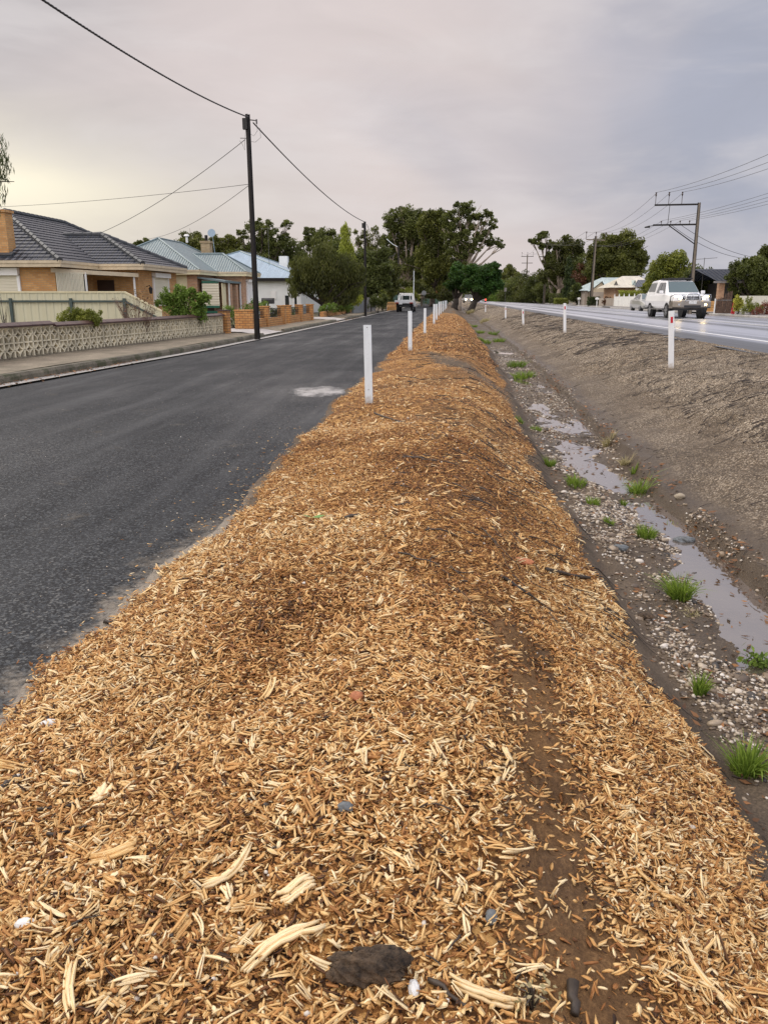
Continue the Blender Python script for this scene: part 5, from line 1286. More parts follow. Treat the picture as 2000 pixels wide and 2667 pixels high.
m = MB(); q = wp(Lw + .05, 0); m.box((q[0], q[1], .52), (.36, .36, .86), rz=math.atan2(uW[1], uW[0])); m.build('end_pillar', M['brick3'], bw, Ho)
m = MB(); m.box((q[0], q[1], .97), (.42, .42, .05), rz=math.atan2(uW[1], uW[0])); m.build('pillar_cap', M['coping'], bw, Ho)

# ---------------------------------------------------------------- pillared brick fence
FA = atZ(640, 857, .15); FB_ = atZ(810, 832, .15); Ho = (FA + FB_) / 2
pf = root('pillared_brick_fence', 'orange brick fence of square pillars with black iron lace above low walls', 'fence', Ho)
dv = FB_ - FA; ang = math.atan2(dv[1], dv[0])
def fp(px, z): 
    r = ray(px, 840); # where the view ray meets the fence line in plan
    A_ = np.array([[r[0], -dv[0]], [r[1], -dv[1]]]); t = np.linalg.solve(A_, (FA - EYE)[:2]); q = EYE + r * t[0]; return np.array([q[0], q[1], z])
big = fp(641, 0); m = MB(); m.box((big[0], big[1], .50), (.75, .75, .78), rz=ang); m.build('pillar', M['brick3'], pf, Ho); m = MB(); m.box((big[0], big[1], .92), (.80, .80, .06), rz=ang); m.build('pillar_cap', M['brick3'], pf, Ho)
cs = [fp(p, 0) for p in (691, 735, 749, 780, 808)]
for q in cs:
    MB().box((q[0], q[1], .56), (.38, .38, .92), rz=ang).build('pillar', M['brick3'], pf, Ho)
    MB().box((q[0], q[1], 1.045), (.44, .44, .05), rz=ang).build('pillar_cap', M['brick3'], pf, Ho)
for a, b in ((big, cs[0]), (cs[0], cs[1]), (cs[2], cs[3]), (cs[3], cs[4])):
    a = a + (b - a) * .12; b = b - (b - a) * .09
    m = MB(); m.bar((a[0], a[1], .31), (b[0], b[1], .31), .22, .40); m.build('low_wall', M['brick3'], pf, Ho)
    m = MB(); L = np.linalg.norm(b - a); k = max(3, int(L / .16)); m.bar((a[0], a[1], .94), (b[0], b[1], .94), .03); m.bar((a[0], a[1], .56), (b[0], b[1], .56), .03)
    for i in range(k + 1):
        q = a + (b - a) * i / k; m.bar((q[0], q[1], .54), (q[0], q[1], .95), .014)
        if i < k and i % 2 == 0: q2 = a + (b - a) * (i + 1) / k; m.bar((q[0], q[1], .62), (q2[0], q2[1], .88), .014); m.bar((q[0], q[1], .88), (q2[0], q2[1], .62), .014)
    m.build('iron_lace', M['lattice'], pf, Ho)
q = cs[0] + (cs[1] - cs[0]) * .6 + np.array([-.35, 0, 0]); mbx = root('letterbox', 'black round topped letterbox behind the pillared brick fence', 'letterbox', (q[0], q[1], .15))
MB().box((0, 0, .5), (.08, .08, 1.0)).build('post', M['black'], mbx)
MB().prism([(-.22, 1.0), (.22, 1.0), (.22, 1.18), (.16, 1.27), (-.16, 1.27), (-.22, 1.18)], .55, 'x').build('box', M['black'], mbx)

# low brick garden wall, grey blocks, cabbage palm and the like farther on
a, b = atZ(838, 826, .15), atZ(918, 812, .15); o = MB(); o.bar((a[0], a[1], .30), (b[0], b[1], .34), .25, .42); tag(o.build('garden_wall', M['brick3'], loc=(a + b) / 2), 'low orange brick garden edging wall past the white house', 'wall')
a, b = atZ(918, 815, .15), atZ(954, 812, .15); o = MB(); o.bar((a[0], a[1], .65), (b[0], b[1], .65), .15, 1.2); tag(o.build('boundary_wall', M['grey_w'], loc=(a + b) / 2), 'dark grey boundary wall left of the second pole', 'wall', 'grey walls by the second pole')
a, b = atZ(958, 812, .15), atZ(977, 808, .15); o = MB(); o.bar((a[0], a[1], .75), (b[0], b[1], .75), .15, 1.4); tag(o.build('boundary_wall', M['path_r'], loc=(a + b) / 2), 'pale grey boundary wall right of the second pole', 'wall', 'grey walls by the second pole')
a, b = atY(1010, 806, 86), atY(1036, 806, 90); H = (a + b) / 2; bl = root('balustrade', 'orange balustrade wall left of the parked ute', 'fence', H)
m = MB(); m.bar((a[0], a[1], .25), (b[0], b[1], .25), .2, .3); m.build('plinth', M['orange'], bl, H); m = MB(); m.bar((a[0], a[1], .92), (b[0], b[1], .92), .2, .12); m.build('top_rail', M['orange'], bl, H)
for k in range(7):
    q = a + (b - a) * k / 6; MB().tube([(q[0], q[1], .3), (q[0], q[1], .5), (q[0], q[1], .7), (q[0], q[1], .9)], [.06, .12, .07, .1], 8).build('baluster', M['brick1'], bl, H)
a, b = atY(1013, 790, 96), atY(1038, 790, 98); o = MB(); o.bar((a[0], a[1], 1.0), (b[0], b[1], 1.0), .1, 1.5); tag(o.build('green_fence', M['green_f'], loc=a), 'dull green sheet fence behind the orange balustrade', 'fence')
a, b = atY(1100, 784, 165), atY(1168, 784, 165); o = MB(); o.bar((a[0], a[1], .7), (b[0], b[1], .7), .1, 1.0); tag(o.build('green_fence', M['green_f'], loc=a), 'long low green fence closing the end of the side street', 'fence')
q = atY(1120, 757, 170); sg = root('notice_board', 'faded red board seen among trunks at the end of the street', 'board', (q[0], 170, .1)); MB().box((0, 0, q[2] - .1), (3.0, .1, 2.2)).build('panel', M['terracotta'], sg); MB().box((-1.2, 0, 1.2), (.12, .1, 2.4)).box((1.2, 0, 1.2), (.12, .1, 2.4)).build('post', M['steel'], sg)
q = atY(1104, 766, 120); sg = root('road_sign', 'grey back of a road sign beside the street end', 'road sign', (q[0], 120, .1)); MB().tube([(0, 0, 0), (0, 0, q[2])], .04, 6).build('post', M['galv'], sg); MB().tube([(0, -.02, q[2] + .1), (0, .02, q[2] + .1)], .36, 8).build('plate', M['grey_w'], sg)
q = atZ(836, 818, .2); mk = root('hydrant_marker', 'small red topped white marker post in the garden past the white house', 'marker post', (q[0], q[1], .15)); MB().box((0, 0, .5), (.09, .09, 1.0)).build('post', M['post'], mk); MB().box((0, 0, 1.1), (.3, .06, .42)).build('plate', M['signred'], mk)
# ---------------------------------------------------------------- trees and shrubs
def leafcloud(blobs, n, leaf, seed, droop=0.0, aspect=.5, subs=9, fill=.18, subr=.40, flat=1.0):
    """many small leaf faces in clumps; blobs = (centre, rx, ry, rz)"""
    rg = np.random.default_rng(seed); C_, Rr, tn = [], [], []
    wt = np.array([b[1] * b[3] for b in blobs]); wt = wt / wt.sum(); out = []
    for (c_, rx, ry, rz), w in zip(blobs, wt):
        ns = max(4, int(subs * rg.uniform(.8, 1.3))); d = rg.normal(0, 1, (ns, 3)); d /= np.linalg.norm(d, axis=1)[:, None]
        rad = rg.uniform(.50, .98, ns)[:, None]
        sc = np.array(c_) + d * rad * np.array([rx, ry, rz]); st = rg.normal(.5, .20, ns) 
        k = int(n * w); kin = int(k * fill); pick = rg.integers(0, ns, k - kin)
        g_ = rg.normal(0, 1, (k - kin, 3)); g_ /= np.linalg.norm(g_, axis=1)[:, None]; g_ *= rg.random((k - kin, 1)) ** .45
        sr = subr * rg.uniform(.7, 1.35, ns)[pick][:, None]
        P = sc[pick] + g_ * sr * np.array([rx, ry, rz * flat]); out.append((P, st[pick]))
        g_ = rg.normal(0, 1, (kin, 3)); g_ /= np.linalg.norm(g_, axis=1)[:, None]; g_ *= rg.random((kin, 1)) ** .5
        out.append((np.array(c_) + g_ * .8 * np.array([rx, ry, rz]), np.full(kin, .45)))
    P = np.concatenate([o_[0] for o_ in out]); t = np.concatenate([o_[1] for o_ in out]); n = len(P)
    a = rg.normal(0, 1, (n, 3)); a /= np.linalg.norm(a, axis=1)[:, None]
    if droop: a = a * (1 - droop) + np.array([0, 0, -1]) * droop; a /= np.linalg.norm(a, axis=1)[:, None]
    b = np.cross(a, rg.normal(0, 1, (n, 3))); b /= np.linalg.norm(b, axis=1)[:, None]
    L = leaf * rg.uniform(.6, 1.45, n)[:, None]; A_, B_ = a * L / 2, b * L * aspect / 2
    V = np.stack([P - A_, P + B_, P + A_, P - B_], 1).reshape(-1, 3)
    t = np.clip(t + rg.normal(0, .13, n), 0, 1)
    return V, np.arange(4 * n).reshape(-1, 4), np.repeat(t, 4)

def tree(name, label, cat, Y, base, blobs, n, leaf, mat, bark='bark', r=.25, group=None, seed=1, droop=0.0, aspect=.5, subs=11, fill=.24, subr=.45, depth=.9, limb=True, split=.35, wob=.06, flat=1.0):
    rg = np.random.default_rng(seed + 100); B = atY(base[0], base[1], Y); zg = lz(B[0], Y); B = np.array([B[0], Y, zg])
    t_ = root(name, label, cat, B, 0, group); W = []
    for bl in blobs:
        px, py, rp = bl[:3]; ra = bl[3] if len(bl) > 3 else 1.0
        rm = rp / F * Y; dy = rg.uniform(-.5, .5) * rm * 1.3
        W.append((atY(px, py, Y + dy), rm, rm * depth, rm * ra))
    V, Q, tt = leafcloud(W, int(n * 2.1), leaf * .74, seed, droop, aspect, subs, fill, subr, flat)
    mesh_np('crown', V - B, Q, M[mat], t_, fl=dict(tone=tt))
    if limb:
        m = MB(); top_ = np.mean([w[0] for w in W], 0); low = min(w[0][2] for w in W); sp_ = B + (top_ - B) * split
        m.tube([B - [0, 0, .2], B + (sp_ - B) * .15, B + (sp_ - B) * .6 + rg.normal(0, wob, 3), sp_], [r * 1.35, r * 1.05, r * .9, r * .75], 8)
        for (c_, rx, ry, rz) in W:
            mid = sp_ + (c_ - sp_) * .5 + np.array([0, 0, -.08 * np.linalg.norm(c_ - sp_)]) + rg.normal(0, wob * 2, 3)
            m.tube([sp_ - (sp_ - B) * .06, mid, c_], [r * .6, r * .36, r * .12], 6)
            for k in range(3):
                e = c_ + rg.normal(0, .55, 3) * np.array([rx, ry, rz]); m.tube([mid + (c_ - mid) * .5, (mid + (c_ - mid) * .5 + e) / 2 + [0, 0, .03 * rx], e], [r * .22, r * .14, r * .05], 5)
        m.build('trunk', M[bark], t_, B, smooth=True)
    return t_

LT = 'trees behind the houses on the left'
tree('weeping_tree', 'wide weeping tree with dark drooping foliage in front of the white house', 'tree', 59, (837, 806), [(838, 682, 42), (797, 700, 36), (880, 690, 38), (910, 705, 36), (775, 728, 28), (770, 752, 22), (825, 722, 46), (870, 738, 44), (915, 745, 35), (800, 745, 26), (850, 765, 25), (895, 775, 26), (928, 720, 25)], 15000, .26, 'droop', 'bark_d', .24, seed=3, droop=.72, aspect=.28, subs=12, fill=.3)
tree('cypress', 'tall narrow yellow green cypress rising behind the weeping tree', 'tree', 68, (905, 800), [(899, 598, 10, 1.8), (899, 615, 15, 1.8), (900, 645, 21, 1.6), (902, 680, 26, 1.4), (906, 715, 29, 1.2), (910, 745, 30), (915, 770, 28), (928, 782, 18)], 7000, .24, 'cyp', 'bark_d', .2, seed=4, droop=.6, aspect=.35, fill=.35, split=.2)
tree('dense_tree', 'dark round dense tree behind the second pole', 'tree', 77, (958, 800), [(955, 680, 36), (985, 675, 32), (1000, 705, 24), (940, 715, 34), (975, 725, 34), (960, 755, 25), (1000, 735, 18), (935, 760, 18)], 9000, .3, 'dkg', 'bark_d', .3, seed=5, subs=11, fill=.35)
tree('gum_tree', 'tall gum with a lacy crown behind the near utility pole', 'tree', 98, (655, 740), [(655, 588, 25, .8), (685, 590, 24, .8), (632, 612, 18, .8), (700, 615, 28), (668, 630, 32), (720, 640, 28), (690, 662, 30), (748, 582, 16, .8), (742, 615, 14), (640, 655, 20), (660, 690, 22), (705, 695, 24)], 9000, .32, 'gum', 'bark', .3, LT, 6, subs=13, subr=.33, fill=.1, flat=.7)
tree('gum_tree', 'pair of rounded gum crowns behind the chimney of the iron roofed cottage', 'tree', 112, (555, 740), [(575, 640, 30, .8), (595, 625, 22, .8), (556, 660, 24), (605, 655, 24), (620, 635, 15), (590, 670, 26), (560, 625, 16, .8)], 6000, .36, 'gum2', 'bark', .3, LT, 7, subs=12, fill=.15, flat=.75)
tree('gum_tree', 'broad olive gum showing above the grey green iron roof', 'tree', 110, (500, 740), [(500, 622, 26, .75), (478, 632, 20, .8), (520, 632, 20, .8), (495, 650, 30), (525, 655, 20), (470, 655, 16)], 5500, .36, 'gum2', 'bark', .3, LT, 8, subs=12, fill=.15, flat=.75)
tree('gum_tree', 'small distant tree crown peeping above the dark tiled roof', 'tree', 120, (370, 740), [(362, 632, 13, .7), (384, 632, 14, .7), (348, 638, 9, .7), (372, 645, 18, .7)], 2200, .36, 'gum', 'bark', .22, LT, 9, subs=9, fill=.15)
tree('gum_tree', 'spreading gum with a flat topped crown left of the cypress', 'tree', 105, (825, 760), [(812, 604, 22, .7), (845, 604, 24, .7), (868, 615, 18, .8), (800, 620, 15), (830, 640, 36), (870, 650, 28), (790, 655, 24), (850, 680, 30)], 6500, .34, 'gum', 'bark', .3, LT, 10, subs=12, subr=.34, fill=.12, flat=.7)
tree('gum_tree', 'sparse thin leaved gum between the cypress and the grove', 'tree', 115, (945, 760), [(930, 612, 18), (955, 620, 18), (975, 605, 15), (985, 635, 18), (940, 645, 22), (965, 655, 20), (990, 665, 18), (975, 680, 20)], 2600, .30, 'gum2', 'bark_p', .2, LT, 11, subs=10, subr=.36, fill=.05)
GV = 'tall gums of the grove at the end of the street'
tree('gum_tree', 'leftmost tall gum of the dark grove beyond the parked ute', 'tree', 140, (1062, 792), [(1012, 575, 16), (1000, 625, 16), (1030, 562, 24, .9), (1055, 553, 24, .8), (1105, 575, 22), (1105, 660, 26), (1085, 690, 28), (1082, 562, 26, .8), (1018, 590, 18), (1045, 598, 32), (1082, 600, 34), (1025, 630, 28), (1060, 640, 36), (1095, 640, 28), (1035, 672, 26), (1070, 685, 30), (1010, 660, 16), (1055, 720, 26), (1090, 715, 22)], 15000, .46, 'gum', 'bark_p', .45, GV, 12, subs=13, fill=.34, flat=.8)
tree('gum_tree', 'middle gum of the grove with grey drooping foliage', 'tree', 132, (1125, 794), [(1120, 565, 24, .8), (1148, 562, 20, .8), (1108, 598, 26), (1140, 605, 34), (1120, 645, 34), (1150, 655, 32), (1108, 690, 28), (1140, 700, 32), (1165, 690, 22), (1120, 735, 24), (1155, 740, 22)], 11000, .5, 'gum2', 'bark', .45, GV, 13, subs=13, droop=.4, fill=.34)
tree('gum_tree', 'tallest gum of the grove with pale limbs reaching out to the right', 'tree', 126, (1192, 796), [(1160, 570, 20), (1170, 600, 24), (1195, 548, 24, .9), (1222, 538, 20, .9), (1215, 650, 26), (1180, 645, 26), (1205, 675, 22), (1178, 575, 24), (1212, 580, 30), (1250, 560, 18, .8), (1270, 556, 16, .8), (1282, 582, 14), (1252, 595, 20), (1186, 615, 26), (1225, 622, 30), (1262, 620, 24, .8), (1288, 628, 20, .7), (1304, 640, 12, .7), (1195, 660, 26), (1235, 650, 20, .7)], 13500, .42, 'gum', 'bark_p', .42, GV, 14, subs=14, subr=.30, fill=.07, split=.5, flat=.75)
tree('gum_tree', 'bent pale trunked gum low in the shade of the grove', 'tree', 128, (1080, 795), [(1078, 748, 24), (1120, 765, 20, .7), (1045, 752, 22), (1160, 765, 22, .8), (1010, 745, 18)], 4200, .42, 'droop', 'bark_p', .35, GV, 15, subs=10, split=.6, wob=.5)
SF = 'dark green shade trees beside the ditch'
tree('shade_tree', 'left of the two deep green shade trees, its trunk close to the ditch', 'tree', 108, (1183, 795), [(1190, 720, 26, .9), (1175, 742, 18, .8), (1205, 745, 24, .8), (1195, 700, 20, .9), (1220, 735, 22, .8)], 9000, .34, 'fig', 'bark_d', .42, SF, 16, subs=18, fill=.3, depth=1.1, subr=.34)
tree('shade_tree', 'right of the two deep green shade trees, spreading over the highway edge', 'tree', 102, (1224, 797), [(1235, 705, 26, .8), (1262, 712, 26, .8), (1290, 715, 18, .9), (1245, 735, 30, .8), (1280, 738, 26, .8), (1300, 742, 14, .8), (1262, 755, 24, .7), (1220, 740, 18, .8), (1290, 690, 12, .7)], 13000, .34, 'fig', 'bark_d', .42, SF, 17, subs=18, fill=.3, depth=1.1, subr=.34)
RT = 'trees along the far side of the highway'
tree('gum_tree', 'distant rounded gum seen over the highway right of the shade trees', 'tree', 250, (1330, 786), [(1325, 703, 15, .8), (1340, 712, 14, .8), (1315, 720, 14), (1335, 732, 18), (1350, 730, 10)], 4500, .6, 'gum2', 'bark', .5, RT, 18, subs=12)
tree('gum_tree', 'gaunt gum with one tufted crown leaning left above the trees', 'tree', 150, (1442, 792), [(1388, 628, 13, .7), (1404, 616, 14, .8), (1422, 612, 13, .8), (1410, 640, 12, .8), (1430, 635, 12), (1438, 665, 12), (1425, 680, 14)], 4200, .45, 'gum', 'bark_p', .32, RT, 19, subs=9, subr=.36, fill=.08, split=.55)
tree('gum_tree', 'dark ragged gum with a forked pale trunk behind the grey pole', 'tree', 146, (1450, 792), [(1478, 628, 20, .8), (1450, 640, 14), (1498, 640, 18), (1470, 660, 24), (1500, 675, 24), (1445, 690, 22), (1475, 700, 26), (1420, 715, 20), (1450, 725, 22), (1500, 715, 22)], 9000, .48, 'droop', 'bark_p', .4, RT, 20, subs=12, fill=.2)
tree('gum_tree', 'huge domed olive gum behind the pale green roofs', 'tree', 135, (1600, 790), [(1592, 628, 26, .85), (1628, 622, 26, .8), (1655, 638, 22, .9), (1562, 648, 24), (1610, 655, 36), (1650, 668, 28), (1575, 680, 32), (1672, 665, 16), (1675, 685, 12), (1620, 695, 34), (1545, 700, 24), (1590, 720, 26), (1545, 665, 18), (1655, 700, 22)], 17000, .45, 'gum2', 'bark', .5, RT, 21, subs=14, fill=.3, flat=.8)
tree('cypress', 'slim almost black cypress left of the leaning pole', 'tree', 133, (1478, 794), [(1482, 680, 7, 1.6), (1480, 705, 10, 1.5), (1478, 735, 12, 1.4), (1477, 760, 13, 1.3), (1490, 740, 7, 2.0)], 3500, .36, 'cypd', 'bark_d', .2, None, 22, droop=.5, fill=.4, split=.2)
tree('conifer', 'rounded dark conifer bush at the foot of the leaning pole', 'tree', 118, (1502, 792), [(1500, 760, 16), (1490, 772, 13), (1515, 770, 14), (1503, 745, 11)], 3000, .3, 'dkg', 'bark_d', .15, None, 23, fill=.4, split=.2)
tree('street_tree', 'bushy bright green tree directly behind the pickup and the right pole', 'tree', 76, (1735, 800), [(1735, 690, 32, .9), (1765, 685, 28, .9), (1705, 715, 24), (1745, 730, 38), (1785, 712, 24), (1720, 755, 28), (1775, 755, 30), (1700, 745, 16), (1755, 668, 14)], 9500, .26, 'bush', 'bark_d', .22, RT, 24, subs=13, fill=.35)
tree('street_tree', 'olive leaved feathery tree just right of the right pole', 'tree', 70, (1822, 808), [(1815, 725, 28), (1840, 722, 24), (1800, 755, 30), (1845, 755, 26), (1825, 780, 26), (1862, 745, 12), (1795, 720, 18), (1858, 770, 14)], 8000, .24, 'dkg', 'bark_d', .2, RT, 25, subs=13, fill=.35, droop=.3)
tree('street_tree', 'big dark bushy tree cut by the right edge of the picture', 'tree', 62, (1960, 800), [(1925, 705, 24), (1965, 690, 28), (2000, 700, 32), (1935, 740, 30), (1980, 740, 36), (2020, 745, 36), (1915, 755, 14), (1960, 765, 22), (1938, 690, 14, 1.2), (1905, 720, 14)], 11000, .24, 'dkg', 'bark_d', .24, RT, 26, subs=13, fill=.35)
tree('gum_tree', 'far dark tree top poking above the bushy tree at the right edge', 'tree', 120, (1990, 790), [(1992, 650, 14), (1980, 668, 10), (2010, 660, 18), (1995, 680, 18)], 2500, .4, 'dkg', 'bark', .25, RT, 27, subs=10)
tree('street_tree', 'yellowish bush tree between the pale roofs and the pickup', 'tree', 84, (1690, 800), [(1692, 735, 15), (1684, 752, 12), (1700, 760, 14)], 1800, .24, 'bush', 'bark_d', .12, RT, 28)
for k, (cx, top_y, w, Y, lab, mt) in enumerate(((1330, 745, 26, 190, 'dark rounded tree left of the white road sign', 'dkg'), (1362, 740, 24, 175, 'dark tree standing right behind the white road sign', 'droop'), (1395, 728, 28, 165, 'spreading dark tree around the far double crossarm pole', 'dkg'), (1300, 755, 18, 210, 'small green tree just beyond the right shade tree', 'rose'), (1425, 735, 26, 158, 'drab green tree left of the pale grey pole', 'gum'), (1525, 700, 30, 142, 'russet dark tree behind the leaning pole', 'rust'), (1545, 735, 20, 140, 'dark leafy tree behind the tan gable', 'dkg'), (1275, 765, 14, 215, 'low dark tree over the far end of the highway', 'dkg'))):
    tree('street_tree', lab, 'tree', Y, (cx, 789), [(cx, top_y + w * .3, w * .8), (cx - w * .6, top_y + w, w * .75), (cx + w * .6, top_y + w * .9, w * .75), (cx, top_y + w * 1.4, w * .8)], 3600, .42, mt, 'bark_d', .25, RT, 40 + k, subs=11, fill=.3)
q = atY(1697, 705, 112); pm = root('palm', 'small palm showing above the pale roofs', 'palm', (q[0], 112, .5)); MB().tube([(0, 0, 0), (0, 0, q[2] - .5)], [.16, .12], 8).build('trunk', M['bark_d'], pm)
Vs = []; rg = np.random.default_rng(3)
for k in range(16):
    a = k * .39 * 2; e = rg.uniform(.1, 1.1)
    for s in range(5):
        t0, t1 = s / 5, (s + 1) / 5; f_p = lambda t: np.array([math.cos(a) * 1.5 * t, math.sin(a) * 1.5 * t, q[2] - .5 + 1.3 * t * e - 1.1 * t * t]); p0, p1_ = f_p(t0), f_p(t1); sd = np.array([-math.sin(a), math.cos(a), 0]) * .16
        Vs += [p0 - sd, p0 + sd, p1_ + sd * .8, p1_ - sd * .8]
mesh_np('crown', np.array(Vs), np.arange(len(Vs)).reshape(-1, 4), M['dkg'], pm, fl=dict(tone=rg.random(len(Vs))))

# branch ends of a tree standing outside the left edge
B = np.array([-16.2, 25.0, .16]); t_ = root('drooping_tree', 'drooping narrow leaved branches hanging in from the left edge', 'tree', B)
W = [(atY(-50, 400, 25), .75, .7, .9), (atY(-30, 470, 25), .6, .6, .8), (atY(-10, 430, 25), .38, .5, .75), (atY(2, 475, 25), .24, .4, .35), (atY(-8, 520, 25), .22, .3, .5)]
V, Q, tt = leafcloud(W, 1700, .20, 60, droop=.62, aspect=.13, subs=9, fill=.1); mesh_np('crown', V - B, Q, M['cypd'], t_, fl=dict(tone=tt))
m = MB(); m.tube([B - [0, 0, .2], B + [0, 0, 2.5], atY(-60, 500, 25), atY(-50, 380, 25)], [.2, .16, .1, .05], 8)
for w in W: m.tube([atY(-55, 500, 25), w[0] + [-.1, 0, .2], w[0]], [.05, .03, .01], 5)
m.tube([atY(-50, 470, 25), atY(0, 472, 25), atY(37, 472, 25)], [.03, .018, .01], 5); m.build('trunk', M['bark_d'], t_, B, smooth=True)

def shrub(name, label, Y, base, blobs, n, leaf, mat, seed, stems=10, cat='shrub', group=None, aspect=.55, droop=0, z=None, fill=.25, up=1.0, sr=.012, bark='bark_d', **kw):
    rg = np.random.default_rng(seed); q = atY(base[0], base[1], Y); B = np.array([q[0], Y, lz(q[0], Y) if z is None else z]); t_ = root(name, label, cat, B, 0, group)
    W = [(atY(px, py, Y + rg.uniform(-.3, .3) * rp / F * Y), rp / F * Y, rp / F * Y * .9, rp / F * Y * up) for px, py, rp in blobs]
    V, Q, tt = leafcloud(W, n, leaf, seed, droop, aspect, fill=fill, **kw); mesh_np('crown', V - B, Q, M[mat], t_, fl=dict(tone=tt))
    m = MB()
    for k in range(stems):
        w = W[k % len(W)]; e = w[0] + rg.normal(0, .45, 3) * np.array(w[1:]); s = B + np.array([rg.normal(0, .05), rg.normal(0, .05), -.05]); m.tube([s, (s + e) / 2 + rg.normal(0, .04, 3), e], [sr, sr * .7, sr * .3], 5)
    m.build('stem', M[bark], t_, B); return t_
shrub('round_shrub', 'low yellow green rounded shrub before the cream fence', 20.5, (212, 850), [(178, 828, 24), (212, 822, 26), (246, 828, 24), (212, 838, 30), (262, 812, 6)], 8500, .045, 'bush', 1, z=.14, subs=14)
shrub('bare_shrub', 'bare twiggy shrub with a few dry leaves against the cream fence', 23.5, (360, 840), [(325, 795, 22), (360, 775, 22), (395, 790, 24), (345, 810, 26), (385, 815, 24), (300, 780, 8)], 330, .05, 'rust', 2, stems=110, z=.14, sr=.007, bark='twigred')
shrub('green_shrub', 'large loose green shrub behind the far part of the breeze block wall', 27.6, (490, 850), [(465, 765, 22), (450, 790, 26), (480, 770, 24), (505, 785, 30), (430, 770, 18), (470, 815, 30), (520, 815, 24), (535, 775, 16), (412, 790, 12), (500, 755, 10)], 8500, .075, 'rose', 3, stems=26, z=.14, subs=12)
RS = 'bushes in the cottage front yard'
shrub('rose_bush', 'leafy rose bush standing at the open driveway between the brick pillars', 34.5, (610, 862), [(600, 820, 22), (620, 835, 16), (588, 805, 16), (575, 825, 14), (625, 815, 12)], 2000, .065, 'rose', 4, stems=14, z=.15, group=RS)
shrub('rose_bush', 'tall rose bush right behind the near utility pole', 37.5, (678, 845), [(665, 790, 16), (680, 800, 18), (695, 812, 14), (660, 815, 18), (640, 800, 12)], 2000, .065, 'rose', 5, stems=14, z=.15, group=RS)
shrub('rose_bush', 'dark bush filling the gap beside the black letterbox', 42.0, (715, 838), [(705, 812, 13), (722, 818, 13), (712, 828, 12)], 1200, .06, 'dkg', 6, z=.15, group=RS)
shrub('rose_bush', 'small rose bush over the last panel of iron lace', 46, (765, 832), [(760, 805, 10), (768, 818, 12), (752, 815, 8)], 900, .06, 'rose', 7, z=.15, group=RS)
shrub('garden_bush', 'low green bush under the weeping tree', 56, (858, 812), [(850, 800, 13), (868, 802, 14), (838, 806, 10)], 1300, .09, 'rose', 8, z=.15)
shrub('garden_bush', 'fresh green leafy clump behind the garden edging wall', 61, (900, 810), [(892, 800, 13), (908, 798, 13), (878, 803, 9)], 1500, .10, 'rose', 9, z=.15, droop=.2)
shrub('garden_bush', 'dark shrub mass right of the second pole', 72, (985, 806), [(980, 780, 16), (992, 790, 16), (968, 790, 12), (1000, 775, 12)], 2400, .14, 'dkg', 10, z=.15)
shrub('garden_bush', 'rounded olive bush behind the parked ute', 118, (1055, 790), [(1045, 765, 16), (1065, 760, 18), (1080, 770, 14), (1030, 772, 14)], 2600, .22, 'bush', 11, z=.1)
q = atZ(1005, 806, .15); cpm = root('cabbage_palm', 'spiky cabbage palm with a skirt of dead leaves near the parked ute', 'palm', (q[0], 84, .15)); H = np.array([q[0], 84, .15])
V1, V2 = [], []; rg = np.random.default_rng(8)
for k in range(150):
    a = rg.uniform(0, 6.28); e = rg.uniform(-.5, 1.3); L = rg.uniform(.7, 1.1); dd = np.array([math.cos(a) * math.cos(e), math.sin(a) * math.cos(e), math.sin(e)]); b0 = np.array([0, 0, 1.55]); sd = np.array([-math.sin(a), math.cos(a), 0]) * .035
    p1_ = b0 + dd * L * .5; p2_ = b0 + dd * L - np.array([0, 0, .25 * L]); V1 += [b0 - sd, b0 + sd, p1_ + sd, p1_ - sd, p1_ - sd, p1_ + sd, p2_ + sd * .1, p2_ - sd * .1]
    if k < 90:
        b0 = np.array([math.cos(a) * .12, math.sin(a) * .12, rg.uniform(.9, 1.5)]); p2_ = b0 + np.array([math.cos(a) * .3, math.sin(a) * .3, -rg.uniform(.7, .95)]); V2 += [b0 - sd, b0 + sd, p2_ + sd * .5, p2_ - sd * .5]
mesh_np('crown', np.array(V1), np.arange(len(V1)).reshape(-1, 4), M['lime'], cpm, fl=dict(tone=np.repeat(rg.random(len(V1) // 4), 4)))
mesh_np('dead_leaves', np.array(V2), np.arange(len(V2)).reshape(-1, 4), M['drygrass'], cpm, fl=dict(tone=np.repeat(rg.random(len(V2) // 4) * .6, 4))); MB().tube([(0, 0, -.1), (0, 0, 1.6)], .10, 8).build('trunk', M['bark'], cpm)
def thin_plant(px, py, Y, h, n, label, seed, mat='twig'):
    q = atY(px, py, Y); B = np.array([q[0], Y, .14]); rg = np.random.default_rng(seed); m = MB()
    for k in range(n):
        a = rg.normal(0, .25, 2); e = B + np.array([a[0] * h, a[1] * h, h * rg.uniform(.5, 1)]); b0 = B + np.array([rg.normal(0, .08), rg.normal(0, .08), 0]); m.tube([b0, (b0 + e) / 2 + rg.normal(0, .03, 3), e], [.012, .008, .003], 5)
        m.tube([(b0 + e) / 2, (b0 + e) / 2 + np.array([rg.normal(0, .2), 0, .3]) * h * .6], [.006, .002], 4)
    tag(m.build('bare_plant', M[mat], loc=B), label, 'plant', 'bare garden plants by the fence')
thin_plant(12, 850, 20, 1.5, 7, 'bare leggy dark plant at the left edge before the cream fence', 1)
thin_plant(62, 850, 20.5, .55, 40, 'dry grassy twigs behind the raised end of the block wall', 2, 'bark')
thin_plant(120, 850, 20.2, .4, 8, 'thin sprig just behind the step in the block wall coping', 3)

